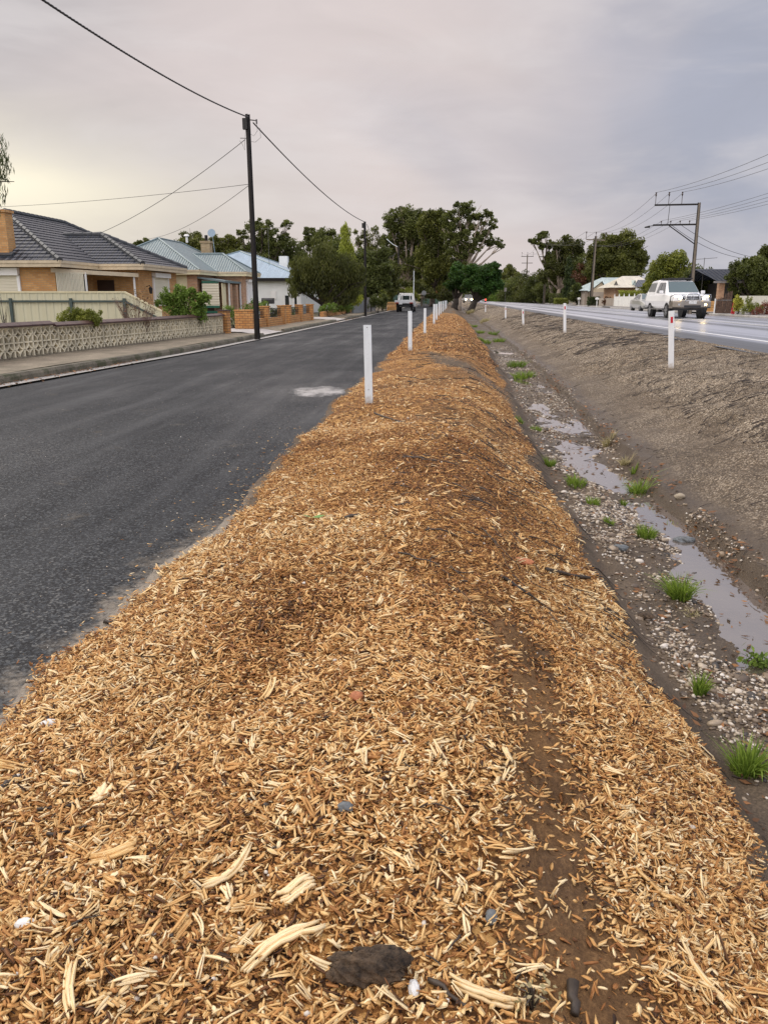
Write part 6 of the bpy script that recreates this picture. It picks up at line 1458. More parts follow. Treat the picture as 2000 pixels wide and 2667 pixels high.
# low woods that close the view behind everything
def wood(name, x0, x1, Y, h, n, seed, label):
    rg = np.random.default_rng(seed); bl = []
    for x in np.arange(x0, x1, h * .9): hh = h * rg.uniform(.6, 1.1); bl.append((np.array([x, Y + rg.uniform(-6, 6), hh * .5]), h * .7, h * .6, hh * .52))
    V, Q, t = leafcloud(bl, n, .9, seed, subs=9, fill=.3); o = mesh_np(name, V, Q, M['dkg'], fl=dict(tone=t)); tag(o, label, 'woods', kind='stuff')
for k, (px, py, w, Y, lab, mt) in enumerate(((585, 690, 34, 118, 'dark background tree behind the stained cottage chimney', 'gum2'), (640, 690, 36, 108, 'dark background tree over the white house ridge', 'gum'), (700, 680, 34, 104, 'dark background tree over the pale blue roof', 'droop'), (755, 675, 32, 100, 'dark background tree left of the weeping tree crown', 'gum'), (480, 680, 32, 125, 'dark background tree over the grey green ridge', 'gum2'), (880, 665, 30, 100, 'dark background tree left of the cypress tip', 'gum'))):
    tree('gum_tree', lab, 'tree', Y, (px, 760), [(px, py - w * .8, w, .8), (px - w * .6, py, w * .9), (px + w * .6, py + 4, w * .9), (px, py + w * .8, w)], 4200, .36, mt, 'bark', .25, LT, 110 + k, subs=12, fill=.3)
UN = 'low scrub trees under the grove'
for k, (px, py, w, Y, lab, mt) in enumerate(((1022, 735, 26, 150, 'dark scrub tree left of the slender lamp pole', 'droop'), (1060, 745, 24, 146, 'dark scrub tree right behind the parked ute', 'dkg'), (1098, 740, 26, 152, 'grey green scrub tree behind the stop sign', 'gum'), (1132, 748, 24, 175, 'dark scrub tree around the faded red board', 'droop'), (1162, 740, 26, 150, 'dark scrub tree touching the left shade tree', 'dkg'), (995, 720, 24, 125, 'dark scrub tree right of the dense round tree', 'gum'))):
    tree('scrub_tree', lab, 'tree', Y, (px, 790), [(px, py - w * .8, w), (px - w * .5, py, w * .9), (px + w * .5, py + 4, w * .9), (px, py + w * .8, w)], 3600, .45, mt, 'bark_p', .2, UN, 70 + k, subs=11, fill=.35)
for k, (px, py, w, Y, lab, mt) in enumerate(((1345, 758, 26, 185, 'low dark tree beside the road far down the highway', 'dkg'), (1385, 752, 28, 170, 'low spreading dark tree behind the far pole', 'droop'), (1425, 750, 26, 160, 'low dark tree at the foot of the pale grey pole', 'gum'), (1462, 735, 30, 152, 'shadowy tree behind the slim cypress', 'droop'), (1510, 720, 32, 146, 'shadowy tree behind the dark conifer bush', 'dkg'), (1545, 712, 26, 142, 'shadowy tree at the left end of the pale green roof', 'gum2'), (1310, 765, 20, 200, 'low bush tree beside the far highway', 'rose'))):
    tree('street_tree', lab, 'tree', Y, (px, 790), [(px, py - w * .7, w), (px - w * .6, py, w * .9), (px + w * .6, py + 4, w * .9), (px, py + w * .7, w)], 3600, .45, mt, 'bark_d', .2, RT, 80 + k, subs=11, fill=.35)
tree('dense_tree', 'dark leafy tree filling the gap between the second pole and the grove', 'tree', 92, (1000, 802), [(1000, 690, 24), (1020, 705, 22), (1005, 730, 26), (985, 745, 22), (1025, 740, 20), (1000, 765, 22)], 7000, .32, 'droop', 'bark_d', .25, None, 95, subs=12, fill=.35, droop=.3)
wood('distant_woods', -150, -18, 190, 11, 9000, 1, 'dark belt of distant trees beyond the houses on the left')
wood('distant_woods', -20, 28, 300, 11, 6000, 2, 'low dark woods at the vanishing end of both roads')
wood('distant_woods', 28, 190, 210, 9, 9000, 3, 'dark belt of distant trees beyond the houses on the right')
# ---------------------------------------------------------------- far side of the highway
def right_pole(x, Y, h, lab, style, w, rot=0.0, lean=0.0):
    z = lz(x, Y) + .05; r_ = root('power_pole', lab, 'power pole', (x, Y, z), rot, 'power poles along the highway'); r_.rotation_euler = (0, lean, rot)
    stobie_body(r_, h, w, w * .62, w * .9, w * .55); tops = []
    if style == 'offset':
        m = MB(); m.box((-1.5, 0, h - .12), (3.1, .10, .11)); m.build('crossarm', M['steel'], r_)
        m = MB(); m.box((-1.5, 0, h - 1.45), (3.1, .10, .11)); m.bar((-1.95, 0, h - 1.5), (-.1, 0, h - 2.75), .06); m.bar((-2.0, 0, h - .15), (-2.05, 0, h - 1.4), .03); m.build('crossarm', M['steel'], r_)
        for k, xx in enumerate((-3.0, -2.1, -1.2)):
            m = MB(); m.tube([(xx, 0, h - .1), (xx, 0, h + .5)], .022, 6); m.tube([(xx, 0, h + .45), (xx, 0, h + .55), (xx, 0, h + .62), (xx, 0, h + .72)], [.03, .065, .04, .06], 8); m.build('insulator', M['insul'], r_); tops.append((xx, h + .7))
        for xx in (-2.5, -1.85, -1.2, -.55):
            m = MB(); m.tube([(xx, 0, h - 1.42), (xx, 0, h - 1.2)], .02, 6); m.tube([(xx, 0, h - 1.28), (xx, 0, h - 1.18)], .05, 8); m.build('insulator', M['insul'], r_); tops.append((xx, h - 1.18))
        m = MB(); m.bar((-3.05, 0, h - 1.48), (-3.5, -.1, h - 1.56), .05); m.tube([(-3.3, -.05, h - 1.55), (-3.65, -.1, h - 1.6)], [.08, .04], 8); m.build('lamp_bracket', M['steel'], r_)
    else:
        m = MB(); m.box((0, .0, h - .45), (2.6 if style == 'single' else 3.0, .11, .13)); m.build('crossarm', M['steel' if style != 'single' else 'stob'], r_)
        if style == 'double': MB().box((0, 0, h - 2.0), (2.7, .11, .13)).build('crossarm', M['steel'], r_)
        hi = h - .4 if style != 'single' else h
        for k, xx in enumerate((-1.35, 0, 1.35)):
            m = MB(); m.tube([(xx, 0, h - .4), (xx, 0, h + .45)], .03, 6); m.tube([(xx, 0, h + .3), (xx, 0, h + .5)], [.09, .06], 8); m.build('insulator', M['insul'], r_); tops.append((xx, h + .48))
        for xx in (-1.2, -.4, .4, 1.2): tops.append((xx, h - 1.9 if style == 'double' else h - 1.0))
    return r_, np.array([[x + a * math.cos(rot), Y + a * math.sin(rot), z + b] for a, b in tops])
b1 = atY(1797, 800, 60.5); t1 = atY(1815, 522, 60.5)
rp1, T1 = right_pole(float(b1[0]), 60.5, float(t1[2]) - .4, 'leaning offset arm power pole behind the white pickup', 'offset', .22, 0, R(-.6))
rp2, T2 = right_pole(17.0 + 1.3, 106, 8.5, 'leaning concrete pole with a single crossarm beside the white letterboxes', 'single', .30, R(20), R(.8))
b3 = atY(1416, 789, 150); rp3, T3 = right_pole(float(b3[0]), 150, 10.2, 'pale grey pole with two wire frames in front of the dark gums', 'double', .34, R(15))
b4 = atY(1368, 787, 205); rp4, T4 = right_pole(float(b4[0]), 205, 11.2, 'far brown pole with two crossarms against the sky', 'double', .30, 0)
T0 = T1 + np.array([.2, -46, .3])
def spans(A_, B_, s, r, lab, grp, ks):
    for k in ks: cable('power_line', A_[k], B_[k], s, r, 'wire', lab, 'power line', grp, 20, 5)
UP_, LO_ = 'upper wires along the highway', 'lower wires along the highway'
spans(T0, T1, .9, .011, 'thin grey upper wire from the offset arm pole out of the right edge', UP_ + ', near span', (0, 1, 2)); spans(T0, T1, .6, .009, 'thin grey lower wire from the offset arm pole out of the right edge', LO_ + ', near span', (3, 4, 5, 6))
spans(T1, T2, .9, .011, 'thin grey upper wire from the offset arm pole to the single crossarm pole', UP_ + ', second span', (0, 1, 2)); spans(T1, T2, .8, .009, 'thin grey lower wire from the offset arm pole to the single crossarm pole', LO_ + ', second span', (3, 4, 5))
spans(T2, T3, 1.0, .015, 'thin grey wire from the single crossarm pole to the pale grey pole', UP_ + ', third span', (0, 1, 2)); spans(T3, T4, 1.2, .015, 'faint wire between the two farthest poles', UP_ + ', far span', (0, 1, 2))
cable('service_wire', T1[5] + [0, 0, -.3], (float(atY(1965, 662, 64)[0]) + 1, 66, float(atY(1985, 668, 64)[2])), .35, .014, 'black', 'upper of two black wires dropping from the lower crossarm to the right', grp='house wires on the right'); cable('service_wire', T1[4] + [0, 0, -.3], (float(atY(1965, 662, 64)[0]) + 1, 65.6, float(atY(1985, 672, 64)[2])), .6, .014, 'black', 'lower of two black wires dropping from the lower crossarm to the right', grp='house wires on the right')

def at2(px, py, Y): q = atY(px, py, Y); return float(q[0]), float(q[2])
# green roofed house
Y0, Y1 = 114.0, 124.0; x0, ze = at2(1522, 754, Y0); xr, zr = at2(1612, 728, Y0 + 4); H = np.array([x0 + 4, Y0, .55])
h4 = root('green_roof_house', 'tan house under a pale green iron roof with a small gable', 'house', H)
zg = .5; eve = at2(1530, 756, Y0)[1]; x1 = at2(1690, 750, Y0)[0]; rdg = at2(1620, 722, Y0 + 5)[1]
m = MB(); slope(m, (x0 - .3, Y0, eve), (x1, Y0, eve), (x1 - 2, Y0 + 5.5, rdg), (x0 + 3.2, Y0 + 5.5, rdg)); slope(m, (x0 - .3, Y0 + 11, eve), (x0 - .3, Y0, eve), (x0 + 3.2, Y0 + 5.5, rdg), (x0 + 3.2, Y0 + 5.5, rdg)); slope(m, (x1, Y0 + 11, eve), (x0 - .3, Y0 + 11, eve), (x0 + 3.2, Y0 + 5.5, rdg), (x1 - 2, Y0 + 5.5, rdg)); slope(m, (x1, Y0, eve), (x1, Y0 + 11, eve), (x1 - 2, Y0 + 5.5, rdg), (x1 - 2, Y0 + 5.5, rdg))
rf = m.build('roof', M['iron_g'], h4, H); m = MB(); wall_box(m, x0 + .1, x1 - .4, Y0 + .5, Y0 + 10.5, .2, eve - .05); m.build('wall', M['sheet_t'], h4, H)
ga, gb, gc = at2(1540, 755, Y0 - 1.2), at2(1577, 755, Y0 - 1.2), at2(1567, 734, Y0 - 1.2)
m = MB(); m.poly([(ga[0], Y0 - 1.2, eve - .2), (gb[0], Y0 - 1.2, eve - .2), (gb[0], Y0 - 1.2, eve), (gc[0], Y0 - 1.2, gc[1]), (ga[0], Y0 - 1.2, eve)]); wall_box(m, ga[0], gb[0], Y0 - 1.19, Y0 + .45, .2, eve - .21); m.build('gable', M['orange'] if 0 else M['fascia'], h4, H)
m = MB(); m.poly([(ga[0] - .3, Y0 - 1.5, eve - .1), (gc[0], Y0 - 1.5, gc[1] + .12), (gc[0], Y0 + 3.6, gc[1] + .12), (ga[0] - .3, Y0 + 3.6, eve - .1)]); m.poly([(gb[0] + .3, Y0 - 1.5, eve - .1), (gb[0] + .3, Y0 + 3.6, eve - .1), (gc[0], Y0 + 3.6, gc[1] + .12), (gc[0], Y0 - 1.5, gc[1] + .12)]); m.build('gable_roof', M['iron_g'], rf, H)
# cream gabled house
Y0 = 99.0; xa, eve = at2(1590, 748, Y0); xb = at2(1712, 748, Y0)[0]; rdg = at2(1640, 718, Y0 + 4)[1]; H = np.array([(xa + xb) / 2, Y0, .55])
h5 = root('cream_roof_house', 'cottage with cream iron roof and small gablets behind the white fence', 'house', H)
m = MB(); slope(m, (xa, Y0, eve), (xb, Y0, eve), (xb - 1.2, Y0 + 4.5, rdg), (xa + 2.2, Y0 + 4.5, rdg)); slope(m, (xa, Y0 + 9, eve), (xa, Y0, eve), (xa + 2.2, Y0 + 4.5, rdg), (xa + 2.2, Y0 + 4.5, rdg)); slope(m, (xb, Y0 + 9, eve), (xa, Y0 + 9, eve), (xa + 2.2, Y0 + 4.5, rdg), (xb - 1.2, Y0 + 4.5, rdg))
rf = m.build('roof', M['iron_c'], h5, H); m = MB(); wall_box(m, xa + .9, xb - .3, Y0 + 1.6, Y0 + 8.8, .3, eve + .1); m.build('wall', M['brick2'], h5, H)
for k, (pa, pb, pt, tp) in enumerate(((1599, 1608, 1604, 731), (1647, 1658, 1653, 730))):
    a, b, c_ = at2(pa, 742, Y0 + .9), at2(pb, 742, Y0 + .9), at2(pt, tp, Y0 + .9)
    m = MB(); m.poly([(a[0], Y0 + .9, a[1]), (b[0], Y0 + .9, b[1]), (c_[0], Y0 + .9, c_[1])]); m.build('gablet', M['path_r'] if k == 0 else M['iron_g'], h5, H)
    m = MB(); m.poly([(a[0] - .05, Y0 + .8, a[1]), (c_[0], Y0 + .8, c_[1] + .05), (c_[0], Y0 + 3.4, c_[1] + .05), (a[0] - .05, Y0 + 3.4, a[1])]); m.poly([(b[0] + .05, Y0 + .8, b[1]), (b[0] + .05, Y0 + 3.4, b[1]), (c_[0], Y0 + 3.4, c_[1] + .05), (c_[0], Y0 + .8, c_[1] + .05)]); m.build('gablet_roof', M['iron_c'] if k == 0 else M['iron_g'], rf, H)
m = MB(); a, b = at2(1652, 745, Y0 - .8), at2(1702, 745, Y0 - .8); zt = at2(1690, 728, Y0 + 2)[1]; slope(m, (a[0], Y0 - .8, a[1] - .05), (b[0], Y0 - .8, b[1] - .05), (b[0], Y0 + 2.2, zt), (a[0] + 1.0, Y0 + 2.2, zt)); m.build('porch_roof', M['tile2'], rf, H)
m = MB()
for px in (1657, 1672, 1690): xx = at2(px, 760, Y0 - .6)[0]; m.box((xx, Y0 - .6, 1.6), (.12, .12, 2.2))
m.bar((at2(1655, 750, Y0 - .6)[0], Y0 - .6, eve - .2), (at2(1702, 750, Y0 - .6)[0], Y0 - .6, eve - .2), .08, .2); m.build('porch_post', M['wpaint'], h5, H)
# dark tiled house at the right
Y0 = 62; xa, eve = at2(1866, 731, Y0); H = np.array([xa + 5, Y0, .5]); h6 = root('tiled_house', 'brick house with charcoal tile roof partly hidden between two bushy trees on the right', 'house', H)
rdg = at2(1890, 699, Y0 + 3.2)[1]; m = MB(); slope(m, (xa, Y0, eve), (xa + 9, Y0, eve), (xa + 7, Y0 + 4, rdg), (xa - .6, Y0 + 4, rdg), .33); slope(m, (xa + 9, Y0 + 8, eve), (xa, Y0 + 8, eve), (xa - .6, Y0 + 4, rdg), (xa + 7, Y0 + 4, rdg), .33); rf = m.build('roof', M['tile2'], h6, H)
m = MB(); m.bar((xa - .2, Y0 - .05, eve - .08), (xa + 9, Y0 - .05, eve - .08), .1, .14); m.build('gutter', M['path_r'], rf, H); m = MB(); wall_box(m, xa + 1.6, xa + 8.7, Y0 + 1.2, Y0 + 7.6, .3, eve - .1); m.build('wall', M['dark'], h6, H)  # wall is near black: the shade under the eave is put into its colour
a, b = at2(1873, 740, Y0 + .3), at2(1888, 740, Y0 + .3); m = MB(); wall_box(m, a[0], b[0], Y0 + .3, Y0 + .75, .3, eve - .12); m.build('brick_pier', M['brick2'], h6, H)
q = at2(1835, 672, 66); an = root('tv_antenna', 'long horizontal television antenna above the trees right of the power pole', 'antenna', (q[0], 66, q[1] - 2.2)); MB().tube([(0, 0, -1.2), (0, 0, 2.25)], .022, 6).build('mast', M['galv'], an)
m = MB(); m.bar((-.65, 0, 2.12), (.95, 0, 2.24), .03)
for k in range(9): m.bar((-.6 + k * .18, -.3, 2.13 + k * .013), (-.6 + k * .18, .3, 2.13 + k * .013), .014)
m.build('boom', M['galv'], an)

# fences on that side
def fenceline(name, label, pts, h, mat, post=None, step=2.4, cap=None, zoff=0.0, spikes=None, grp=None):
    H = np.array(pts[0] + (0,)) ; H[2] = lz(pts[0][0], pts[0][1]); r_ = root(name, label, 'fence', H, 0, grp); m = MB(); mp = []
    for a, b in zip(pts[:-1], pts[1:]):
        z = max(lz(*a), lz(*b)) + zoff; L = math.hypot(b[0] - a[0], b[1] - a[1]); m.bar((a[0], a[1], z + h / 2), (b[0], b[1], z + h / 2), .05, h)
        k = max(1, int(L / step)); mp += [(a[0] + (b[0] - a[0]) * i / k, a[1] + (b[1] - a[1]) * i / k, z) for i in range(k + 1)]
    for i, ff in enumerate(m.f): m.uv[i] = [(m.v[q][0] + m.v[q][1], m.v[q][2]) for q in ff]
    m.build('panel', M[mat], r_, H)
    for q in mp[:24]:
        if post:
            p = MB(); p.box((q[0], q[1], q[2] + h * .52), (.11, .11, h * 1.04))
            if spikes: p.tube([(q[0], q[1], q[2] + h * 1.04), (q[0], q[1], q[2] + h * 1.04 + spikes)], [.08, .01], 6)
            p.build('post', M[post], r_, H)
xs1 = at2(1532, 770, 112)[0]; xs2 = at2(1597, 770, 104)[0]
fenceline('sheet_fence', 'tall tan sheet fence below the pale green roof', [(xs1, 110), (xs2 + .3, 108)], 1.75, 'sheet_t', None)
fenceline('sheet_fence', 'lower tan sheet fence stepping down beside the dark round hedge', [(at2(1560, 780, 104)[0], 104), (at2(1600, 780, 101)[0], 101)], 1.0, 'sheet_t', None)
fenceline('white_fence', 'white panel fence with spiked post tops behind the silver car', [(19.75, 98.5), (19.75, 78)], 1.18, 'wpaint', 'wpaint', 2.4, spikes=.28)
fenceline('sheet_fence', 'pale corrugated sheet fence under the big dark tree at the right edge', [(at2(1925, 780, 58)[0], 58), (at2(2080, 780, 54)[0], 54)], 1.05, 'sheet_w', None, zoff=.1)
a, b = at2(1864, 790, 55), at2(1905, 790, 54.5); bf = root('brushwood_fence', 'brown brushwood gate and fence with pale end posts right of the pickup', 'fence', (a[0], 55, .48)); H = np.array([a[0], 55, .48])
m = MB(); rg = np.random.default_rng(9)
for k in range(60):
    t = k / 59; x = a[0] + (b[0] - a[0]) * t; hh = .88 + .45 * sstep(t, .3, .9) + rg.normal(0, .05); m.bar((x, 55 - .5 * t + rg.normal(0, .02), .45), (x + rg.normal(0, .03), 55 - .5 * t, .48 + hh), .03)
m.build('panel', M['brush'], bf, H); m = MB(); m.box((a[0] - .05, 55, .9), (.07, .07, .95)); m.build('post', M['wpaint'], bf, H); m = MB(); m.bar((a[0], 55, 1.28), (b[0], 54.5, 1.28), .05); m.build('rail', M['grey_w'], bf, H)
q = at2(1846, 806, 58); st = root('block_stack', 'stack of orange blocks beside the brushwood fence', 'stack', (q[0], 58, .47))
for k in range(5): MB().box((.05 * (k % 2), 0, .09 + k * .145), (.95 - .05 * k, .45, .13)).build('block', M['orange'], st)
q = at2(1908, 812, 53); rs = root('red_sign', 'narrow red sign with pale marks leaning in front of the yellow bush', 'sign', (q[0], 53, .45)); rs.rotation_euler = (R(-6), R(8), 0); MB().box((0, 0, .38), (.22, .05, .78)).box((.12, .05, .70), (.34, .03, .16)).build('panel', M['signred'], rs)
m = MB()
for k in range(5): m.box((.0, -.03, .18 + k * .12), (.075, .006, .03)); m.box((-.03, -.03, .22 + k * .12), (.018, .006, .05))
m.build('pale_mark', M['wpaint'], rs)
for px, py, Y, lab in ((1508, 777, 108, 'white letterbox on a post left of the leaning concrete pole'), (1555, 777, 100, 'white letterbox on a post right of the leaning concrete pole')):
    q = at2(px, py, Y); z = lz(q[0], Y); lb = root('letterbox', lab, 'letterbox', (q[0], Y, z), 0, 'white letterboxes'); MB().box((0, 0, (q[1] - z) / 2), (.09, .09, q[1] - z)).build('post', M['wpaint'], lb); MB().prism([(-.18, q[1] - z - .12), (.18, q[1] - z - .12), (.18, q[1] - z + .08), (0, q[1] - z + .16), (-.18, q[1] - z + .08)], .36, 'y').build('box', M['wpaint'], lb)
q = at2(1316, 757, 170); ss = root('road_sign', 'white rectangular road sign on a post left of the far poles', 'road sign', (q[0], 170, .35)); MB().tube([(0, 0, 0), (0, 0, q[1])], .05, 6).build('post', M['galv'], ss); MB().box((0, -.06, q[1] - .1), (.5, .03, .75)).build('plate', M['path_r'], ss)
def hedge(px0, px1, pt, Y, label, mat, name='hedge', n=2600, leaf=.16, z=.45, seed=1, dep=1.2):
    a, b = at2(px0, pt, Y), at2(px1, pt, Y); rg = np.random.default_rng(seed); B = np.array([(a[0] + b[0]) / 2, Y, z]); h = a[1] - z; P = np.stack([rg.uniform(a[0], b[0], n), rg.uniform(-dep / 2, dep / 2, n) + Y, z + h * rg.random(n) ** .8 * rg.uniform(.93, 1.08, n)], 1)
    d = rg.normal(0, 1, (n, 3)); d /= np.linalg.norm(d, axis=1)[:, None]; e = np.cross(d, rg.normal(0, 1, (n, 3))); e /= np.linalg.norm(e, axis=1)[:, None]; L = leaf * rg.uniform(.6, 1.4, (n, 1))
    V = np.stack([P - d * L / 2, P + e * L * .3, P + d * L / 2, P - e * L * .3], 1).reshape(-1, 3); r_ = root(name, label, 'hedge', B)
    mesh_np('crown', V - B, np.arange(4 * n).reshape(-1, 4), M[mat], r_, fl=dict(tone=np.repeat(np.clip(rg.normal(.5, .22, n), 0, 1), 4))); m = MB()
    for k in range(5): x = a[0] + (b[0] - a[0]) * (k + .5) / 5; m.tube([(x, Y, z - .1), (x, Y, z + h * .8)], [.04, .015], 5)
    m.build('stem', M['bark_d'], r_, B)
hedge(1443, 1479, 776, 128, 'clipped olive hedge at the road edge by the slim cypress', 'bush', seed=2); hedge(1430, 1470, 764, 140, 'taller dark hedge behind the clipped olive hedge', 'dkg', seed=3); hedge(1530, 1562, 773, 106, 'dark rounded hedge between the two white letterboxes', 'cypd', seed=4, leaf=.12)
shrub('russet_shrub', 'russet brown shrub left of the white fence', 103, (1585, 793), [(1582, 782, 11), (1592, 780, 10), (1575, 786, 7)], 1400, .16, 'rust', 20, z=.45)
shrub('russet_shrub', 'dark red shrub standing over the end of the white fence', 106, (1603, 780), [(1603, 757, 11), (1612, 760, 8)], 1200, .16, 'redc', 21, z=.45)
hedge(1612, 1690, 757, 97, 'lime green hedge growing above the white fence', 'lime', seed=5, n=4200, leaf=.15)
shrub('yellow_shrub', 'yellow green weeping shrub spilling over the red sign', 52.6, (1922, 812), [(1918, 782, 12), (1926, 795, 12), (1915, 804, 8), (1930, 785, 10)], 1600, .09, 'yel', 22, z=.45, droop=.4)
shrub('brown_shrub', 'low brown green shrub right of the yellow shrub', 51.5, (1955, 818), [(1942, 800, 14), (1962, 798, 16), (1978, 804, 14), (1950, 780, 9)], 2400, .08, 'bush', 23, z=.45, droop=.2)
shrub('red_ground_cover', 'sprawling reddish ground cover at the right edge of the verge', 50.5, (1985, 820), [(1978, 812, 12), (1995, 802, 18), (2015, 800, 20), (2005, 815, 14), (1960, 818, 8)], 3000, .07, 'redc', 24, z=.45)

# ---------------------------------------------------------------- vehicles
def wheel(parent, x, y, r, w, side, label=None, spokes=6):
    """side = +1 outer face towards +X"""
    m = MB(); pr = [(-w / 2, r * .62), (-w / 2, r * .93), (-w / 2 + .03, r), (w / 2 - .03, r), (w / 2, r * .93), (w / 2, r * .62)]
    rings = [[(x + a, y + b * math.cos(t), r + b * math.sin(t)) for a, b in pr] for t in np.linspace(0, 2 * math.pi, 25)]
    m.loft(rings, False); wo = m.build('wheel', M['rubber'], parent, smooth=True)
    m = MB(); m.tube([(x + side * (w / 2 - .05), y, r), (x + side * (w / 2 - .03), y, r)], [r * .64, r * .62], 24); m.build('rim_dish', M['steel'], wo)
    m = MB(); xo = x + side * (w / 2 - .015)
    for k in range(spokes):
        a = 2 * math.pi * k / spokes; m.bar((xo, y + r * .1 * math.cos(a), r + r * .1 * math.sin(a)), (xo, y + r * .6 * math.cos(a), r + r * .6 * math.sin(a)), .03, r * .2)
    n = 24; ro = [(r * .56, .0), (r * .66, 0.0)]
    rg_ = [[(xo + side * .005, y + q * math.cos(t), r + q * math.sin(t)) for q in (r * .55, r * .66)] + [(xo - side * .03, y + q * math.cos(t), r + q * math.sin(t)) for q in (r * .66, r * .55)] for t in np.linspace(0, 2 * math.pi, n + 1)]
    m.loft(rg_, False); m.tube([(xo - side * .02, y, r), (xo + side * .012, y, r)], r * .15, 12); m.build('rim', M['alloy'], wo)
def ring_section(y, w, z0, z1, bulge=.04, top=.05, k=.9):
    """rounded-box section of a car body, at length position y"""
    return [(-w * .93, y, z0), (-w, y, z0 + .10), (-w - bulge, y, z0 + (z1 - z0) * .5), (-w * .985, y, z1 - top), (-w * k, y, z1), (w * k, y, z1), (w * .985, y, z1 - top), (w + bulge, y, z0 + (z1 - z0) * .5), (w, y, z0 + .10), (w * .93, y, z0)]
def arch(parent, x, y, r, side):
    m = MB(); m.tube([(x - side * .20, y, r), (x + side * .012, y, r)], r * 1.22, 22); m.build('wheel_arch', M['tin_dark'], parent)

# white dual-cab pickup with canopy and bull bar, front towards -Y
px_, Yf = 11.95, 41.0; zr_ = hz(px_) + .004
pk = root('pickup_truck', 'white dual cab pickup with canopy, roof rack and bull bar, headlights on', 'pickup truck', (px_, Yf, zr_), R(1.0))
st_ = [(0.0, .80, .62, .98), (.12, .86, .52, 1.08), (.5, .90, .48, 1.12), (1.15, .925, .45, 1.17), (1.5, .93, .45, 1.18), (3.2, .93, .45, 1.17), (4.9, .93, .50, 1.15), (5.2, .91, .56, 1.13), (5.25, .88, .60, 1.08)]
body = MB().loft([ring_section(*s) for s in st_]).build('body', M['car_w'], pk, bevel=.02)
cab = [(1.35, .80, 1.14, 1.17), (1.42, .80, 1.12, 1.22), (2.15, .68, 1.12, 1.78), (2.35, .67, 1.12, 1.83), (3.25, .67, 1.12, 1.84), (3.32, .69, 1.12, 1.84)]
MB().loft([[(-.88, y, z0), (-.885 + .0, y, z0 + .02), (-w - .01, y, z1 - .06), (-w + .05, y, z1), (w - .05, y, z1), (w + .01, y, z1 - .06), (.885, y, z0 + .02), (.88, y, z0)] for y, w, z0, z1 in cab]).build('cab', M['car_w'], pk)
can = [(3.36, .70, 1.12, 1.86), (3.6, .71, 1.12, 1.89), (4.8, .70, 1.12, 1.84), (5.12, .66, 1.12, 1.72), (5.24, .64, 1.12, 1.2)]
cn = MB().loft([[(-.89, y, z0), (-.89, y, z0 + .02), (-w - .02, y, z1 - .07), (-w + .06, y, z1), (w - .06, y, z1), (w + .02, y, z1 - .07), (.89, y, z0 + .02), (.89, y, z0)] for y, w, z0, z1 in can]).build('canopy', M['car_w'], pk)
MB().poly([(-.74, 1.47, 1.245), (.74, 1.47, 1.245), (.635, 2.13, 1.765), (-.635, 2.13, 1.765)]).build('windscreen', M['wind'], pk)
for v in pk.children:
    if v.name.startswith('windscreen'):
        for q in v.data.vertices: q.co.y -= .03; q.co.z += .012
def side_x(z): return .889 - (z - 1.14) * (.889 - .685) / (1.77 - 1.14) + .018
for s in (-1, 1):
    for nm, pts in (('front_window', [(1.72, 1.22), (2.55, 1.22), (2.55, 1.74), (2.22, 1.74)]), ('rear_window', [(2.66, 1.22), (3.24, 1.24), (3.20, 1.74), (2.66, 1.74)])):
        MB().poly([(s * (side_x(z) + .004), y, z) for y, z in pts]).build(nm, M['glass'], pk)
    MB().poly([(s * (.905 - (z - 1.14) * .25), y, z) for y, z in [(3.6, 1.30), (4.9, 1.30), (4.72, 1.72), (3.62, 1.74)]]).build('canopy_window', M['glass'], cn)
    MB().box((s * 1.04, 1.72, 1.25), (.20, .12, .17)).build('mirror', M['car_w'], pk, bevel=.03)
    MB().bar((s * .94, 1.5, .42), (s * .94, 3.7, .42), .12, .05).build('side_step', M['chrome'], pk)
    for y in (.95, 4.05): arch(pk, s * .90, y, .40, s); wheel(pk, s * .83, y, .385, .25, s)
    hl = MB().poly([(s * .50, -.03, .92), (s * .80, .04, .92), (s * .83, .12, 1.08), (s * .50, -.0, 1.05)] if s > 0 else [(s * .80, .04, .92), (s * .50, -.03, .92), (s * .50, 0, 1.05), (s * .83, .12, 1.08)]).build('headlight', M['lamp'], pk)
    MB().poly([(s * .62 - .06, -.145, .62), (s * .62 + .06, -.145, .62), (s * .62 + .06, -.145, .70), (s * .62 - .06, -.145, .70)]).build('fog_light', M['lamp'] if s > 0 else M['chrome'], pk)
    MB().box((s * .55, 2.8, 1.90), (.04, 1.1, .03)).build('roof_rail', M['steel'], pk)
for y in (2.35, 2.8, 3.25): MB().box((0, y, 1.90), (1.16, .05, .05)).build('rack_bar', M['tin_dark'], pk)
MB().box((0, 2.2, 1.94), (1.25, .04, .06)).box((0, 3.35, 1.94), (1.25, .04, .06)).box((0, 2.8, 1.92), (1.2, 1.2, .03)).build('roof_rack', M['tin_dark'], pk)
gr_ = MB().box((0, .0, .98), (1.0, .06, .16)).build('grille', M['tin_dark'], pk); MB().box((0, -.035, 1.02), (.98, .02, .02)).box((0, -.035, .95), (.98, .02, .02)).build('grille_bar', M['chrome'], gr_)
m = MB(); rr = .085; cz = .985; m.tube([(rr * math.cos(t), -.05, cz + rr * math.sin(t)) for t in np.linspace(0, 6.2832, 25)], .010, 5, False)
for pts in ([(-.035, .07), (0, .005), (.035, .07)], [(-.068, .045), (-.03, -.06), (0, -.005), (.03, -.06), (.068, .045)]): m.tube([(a, -.052, cz + b) for a, b in pts], .008, 5)
m.build('emblem', M['chrome'], gr_)
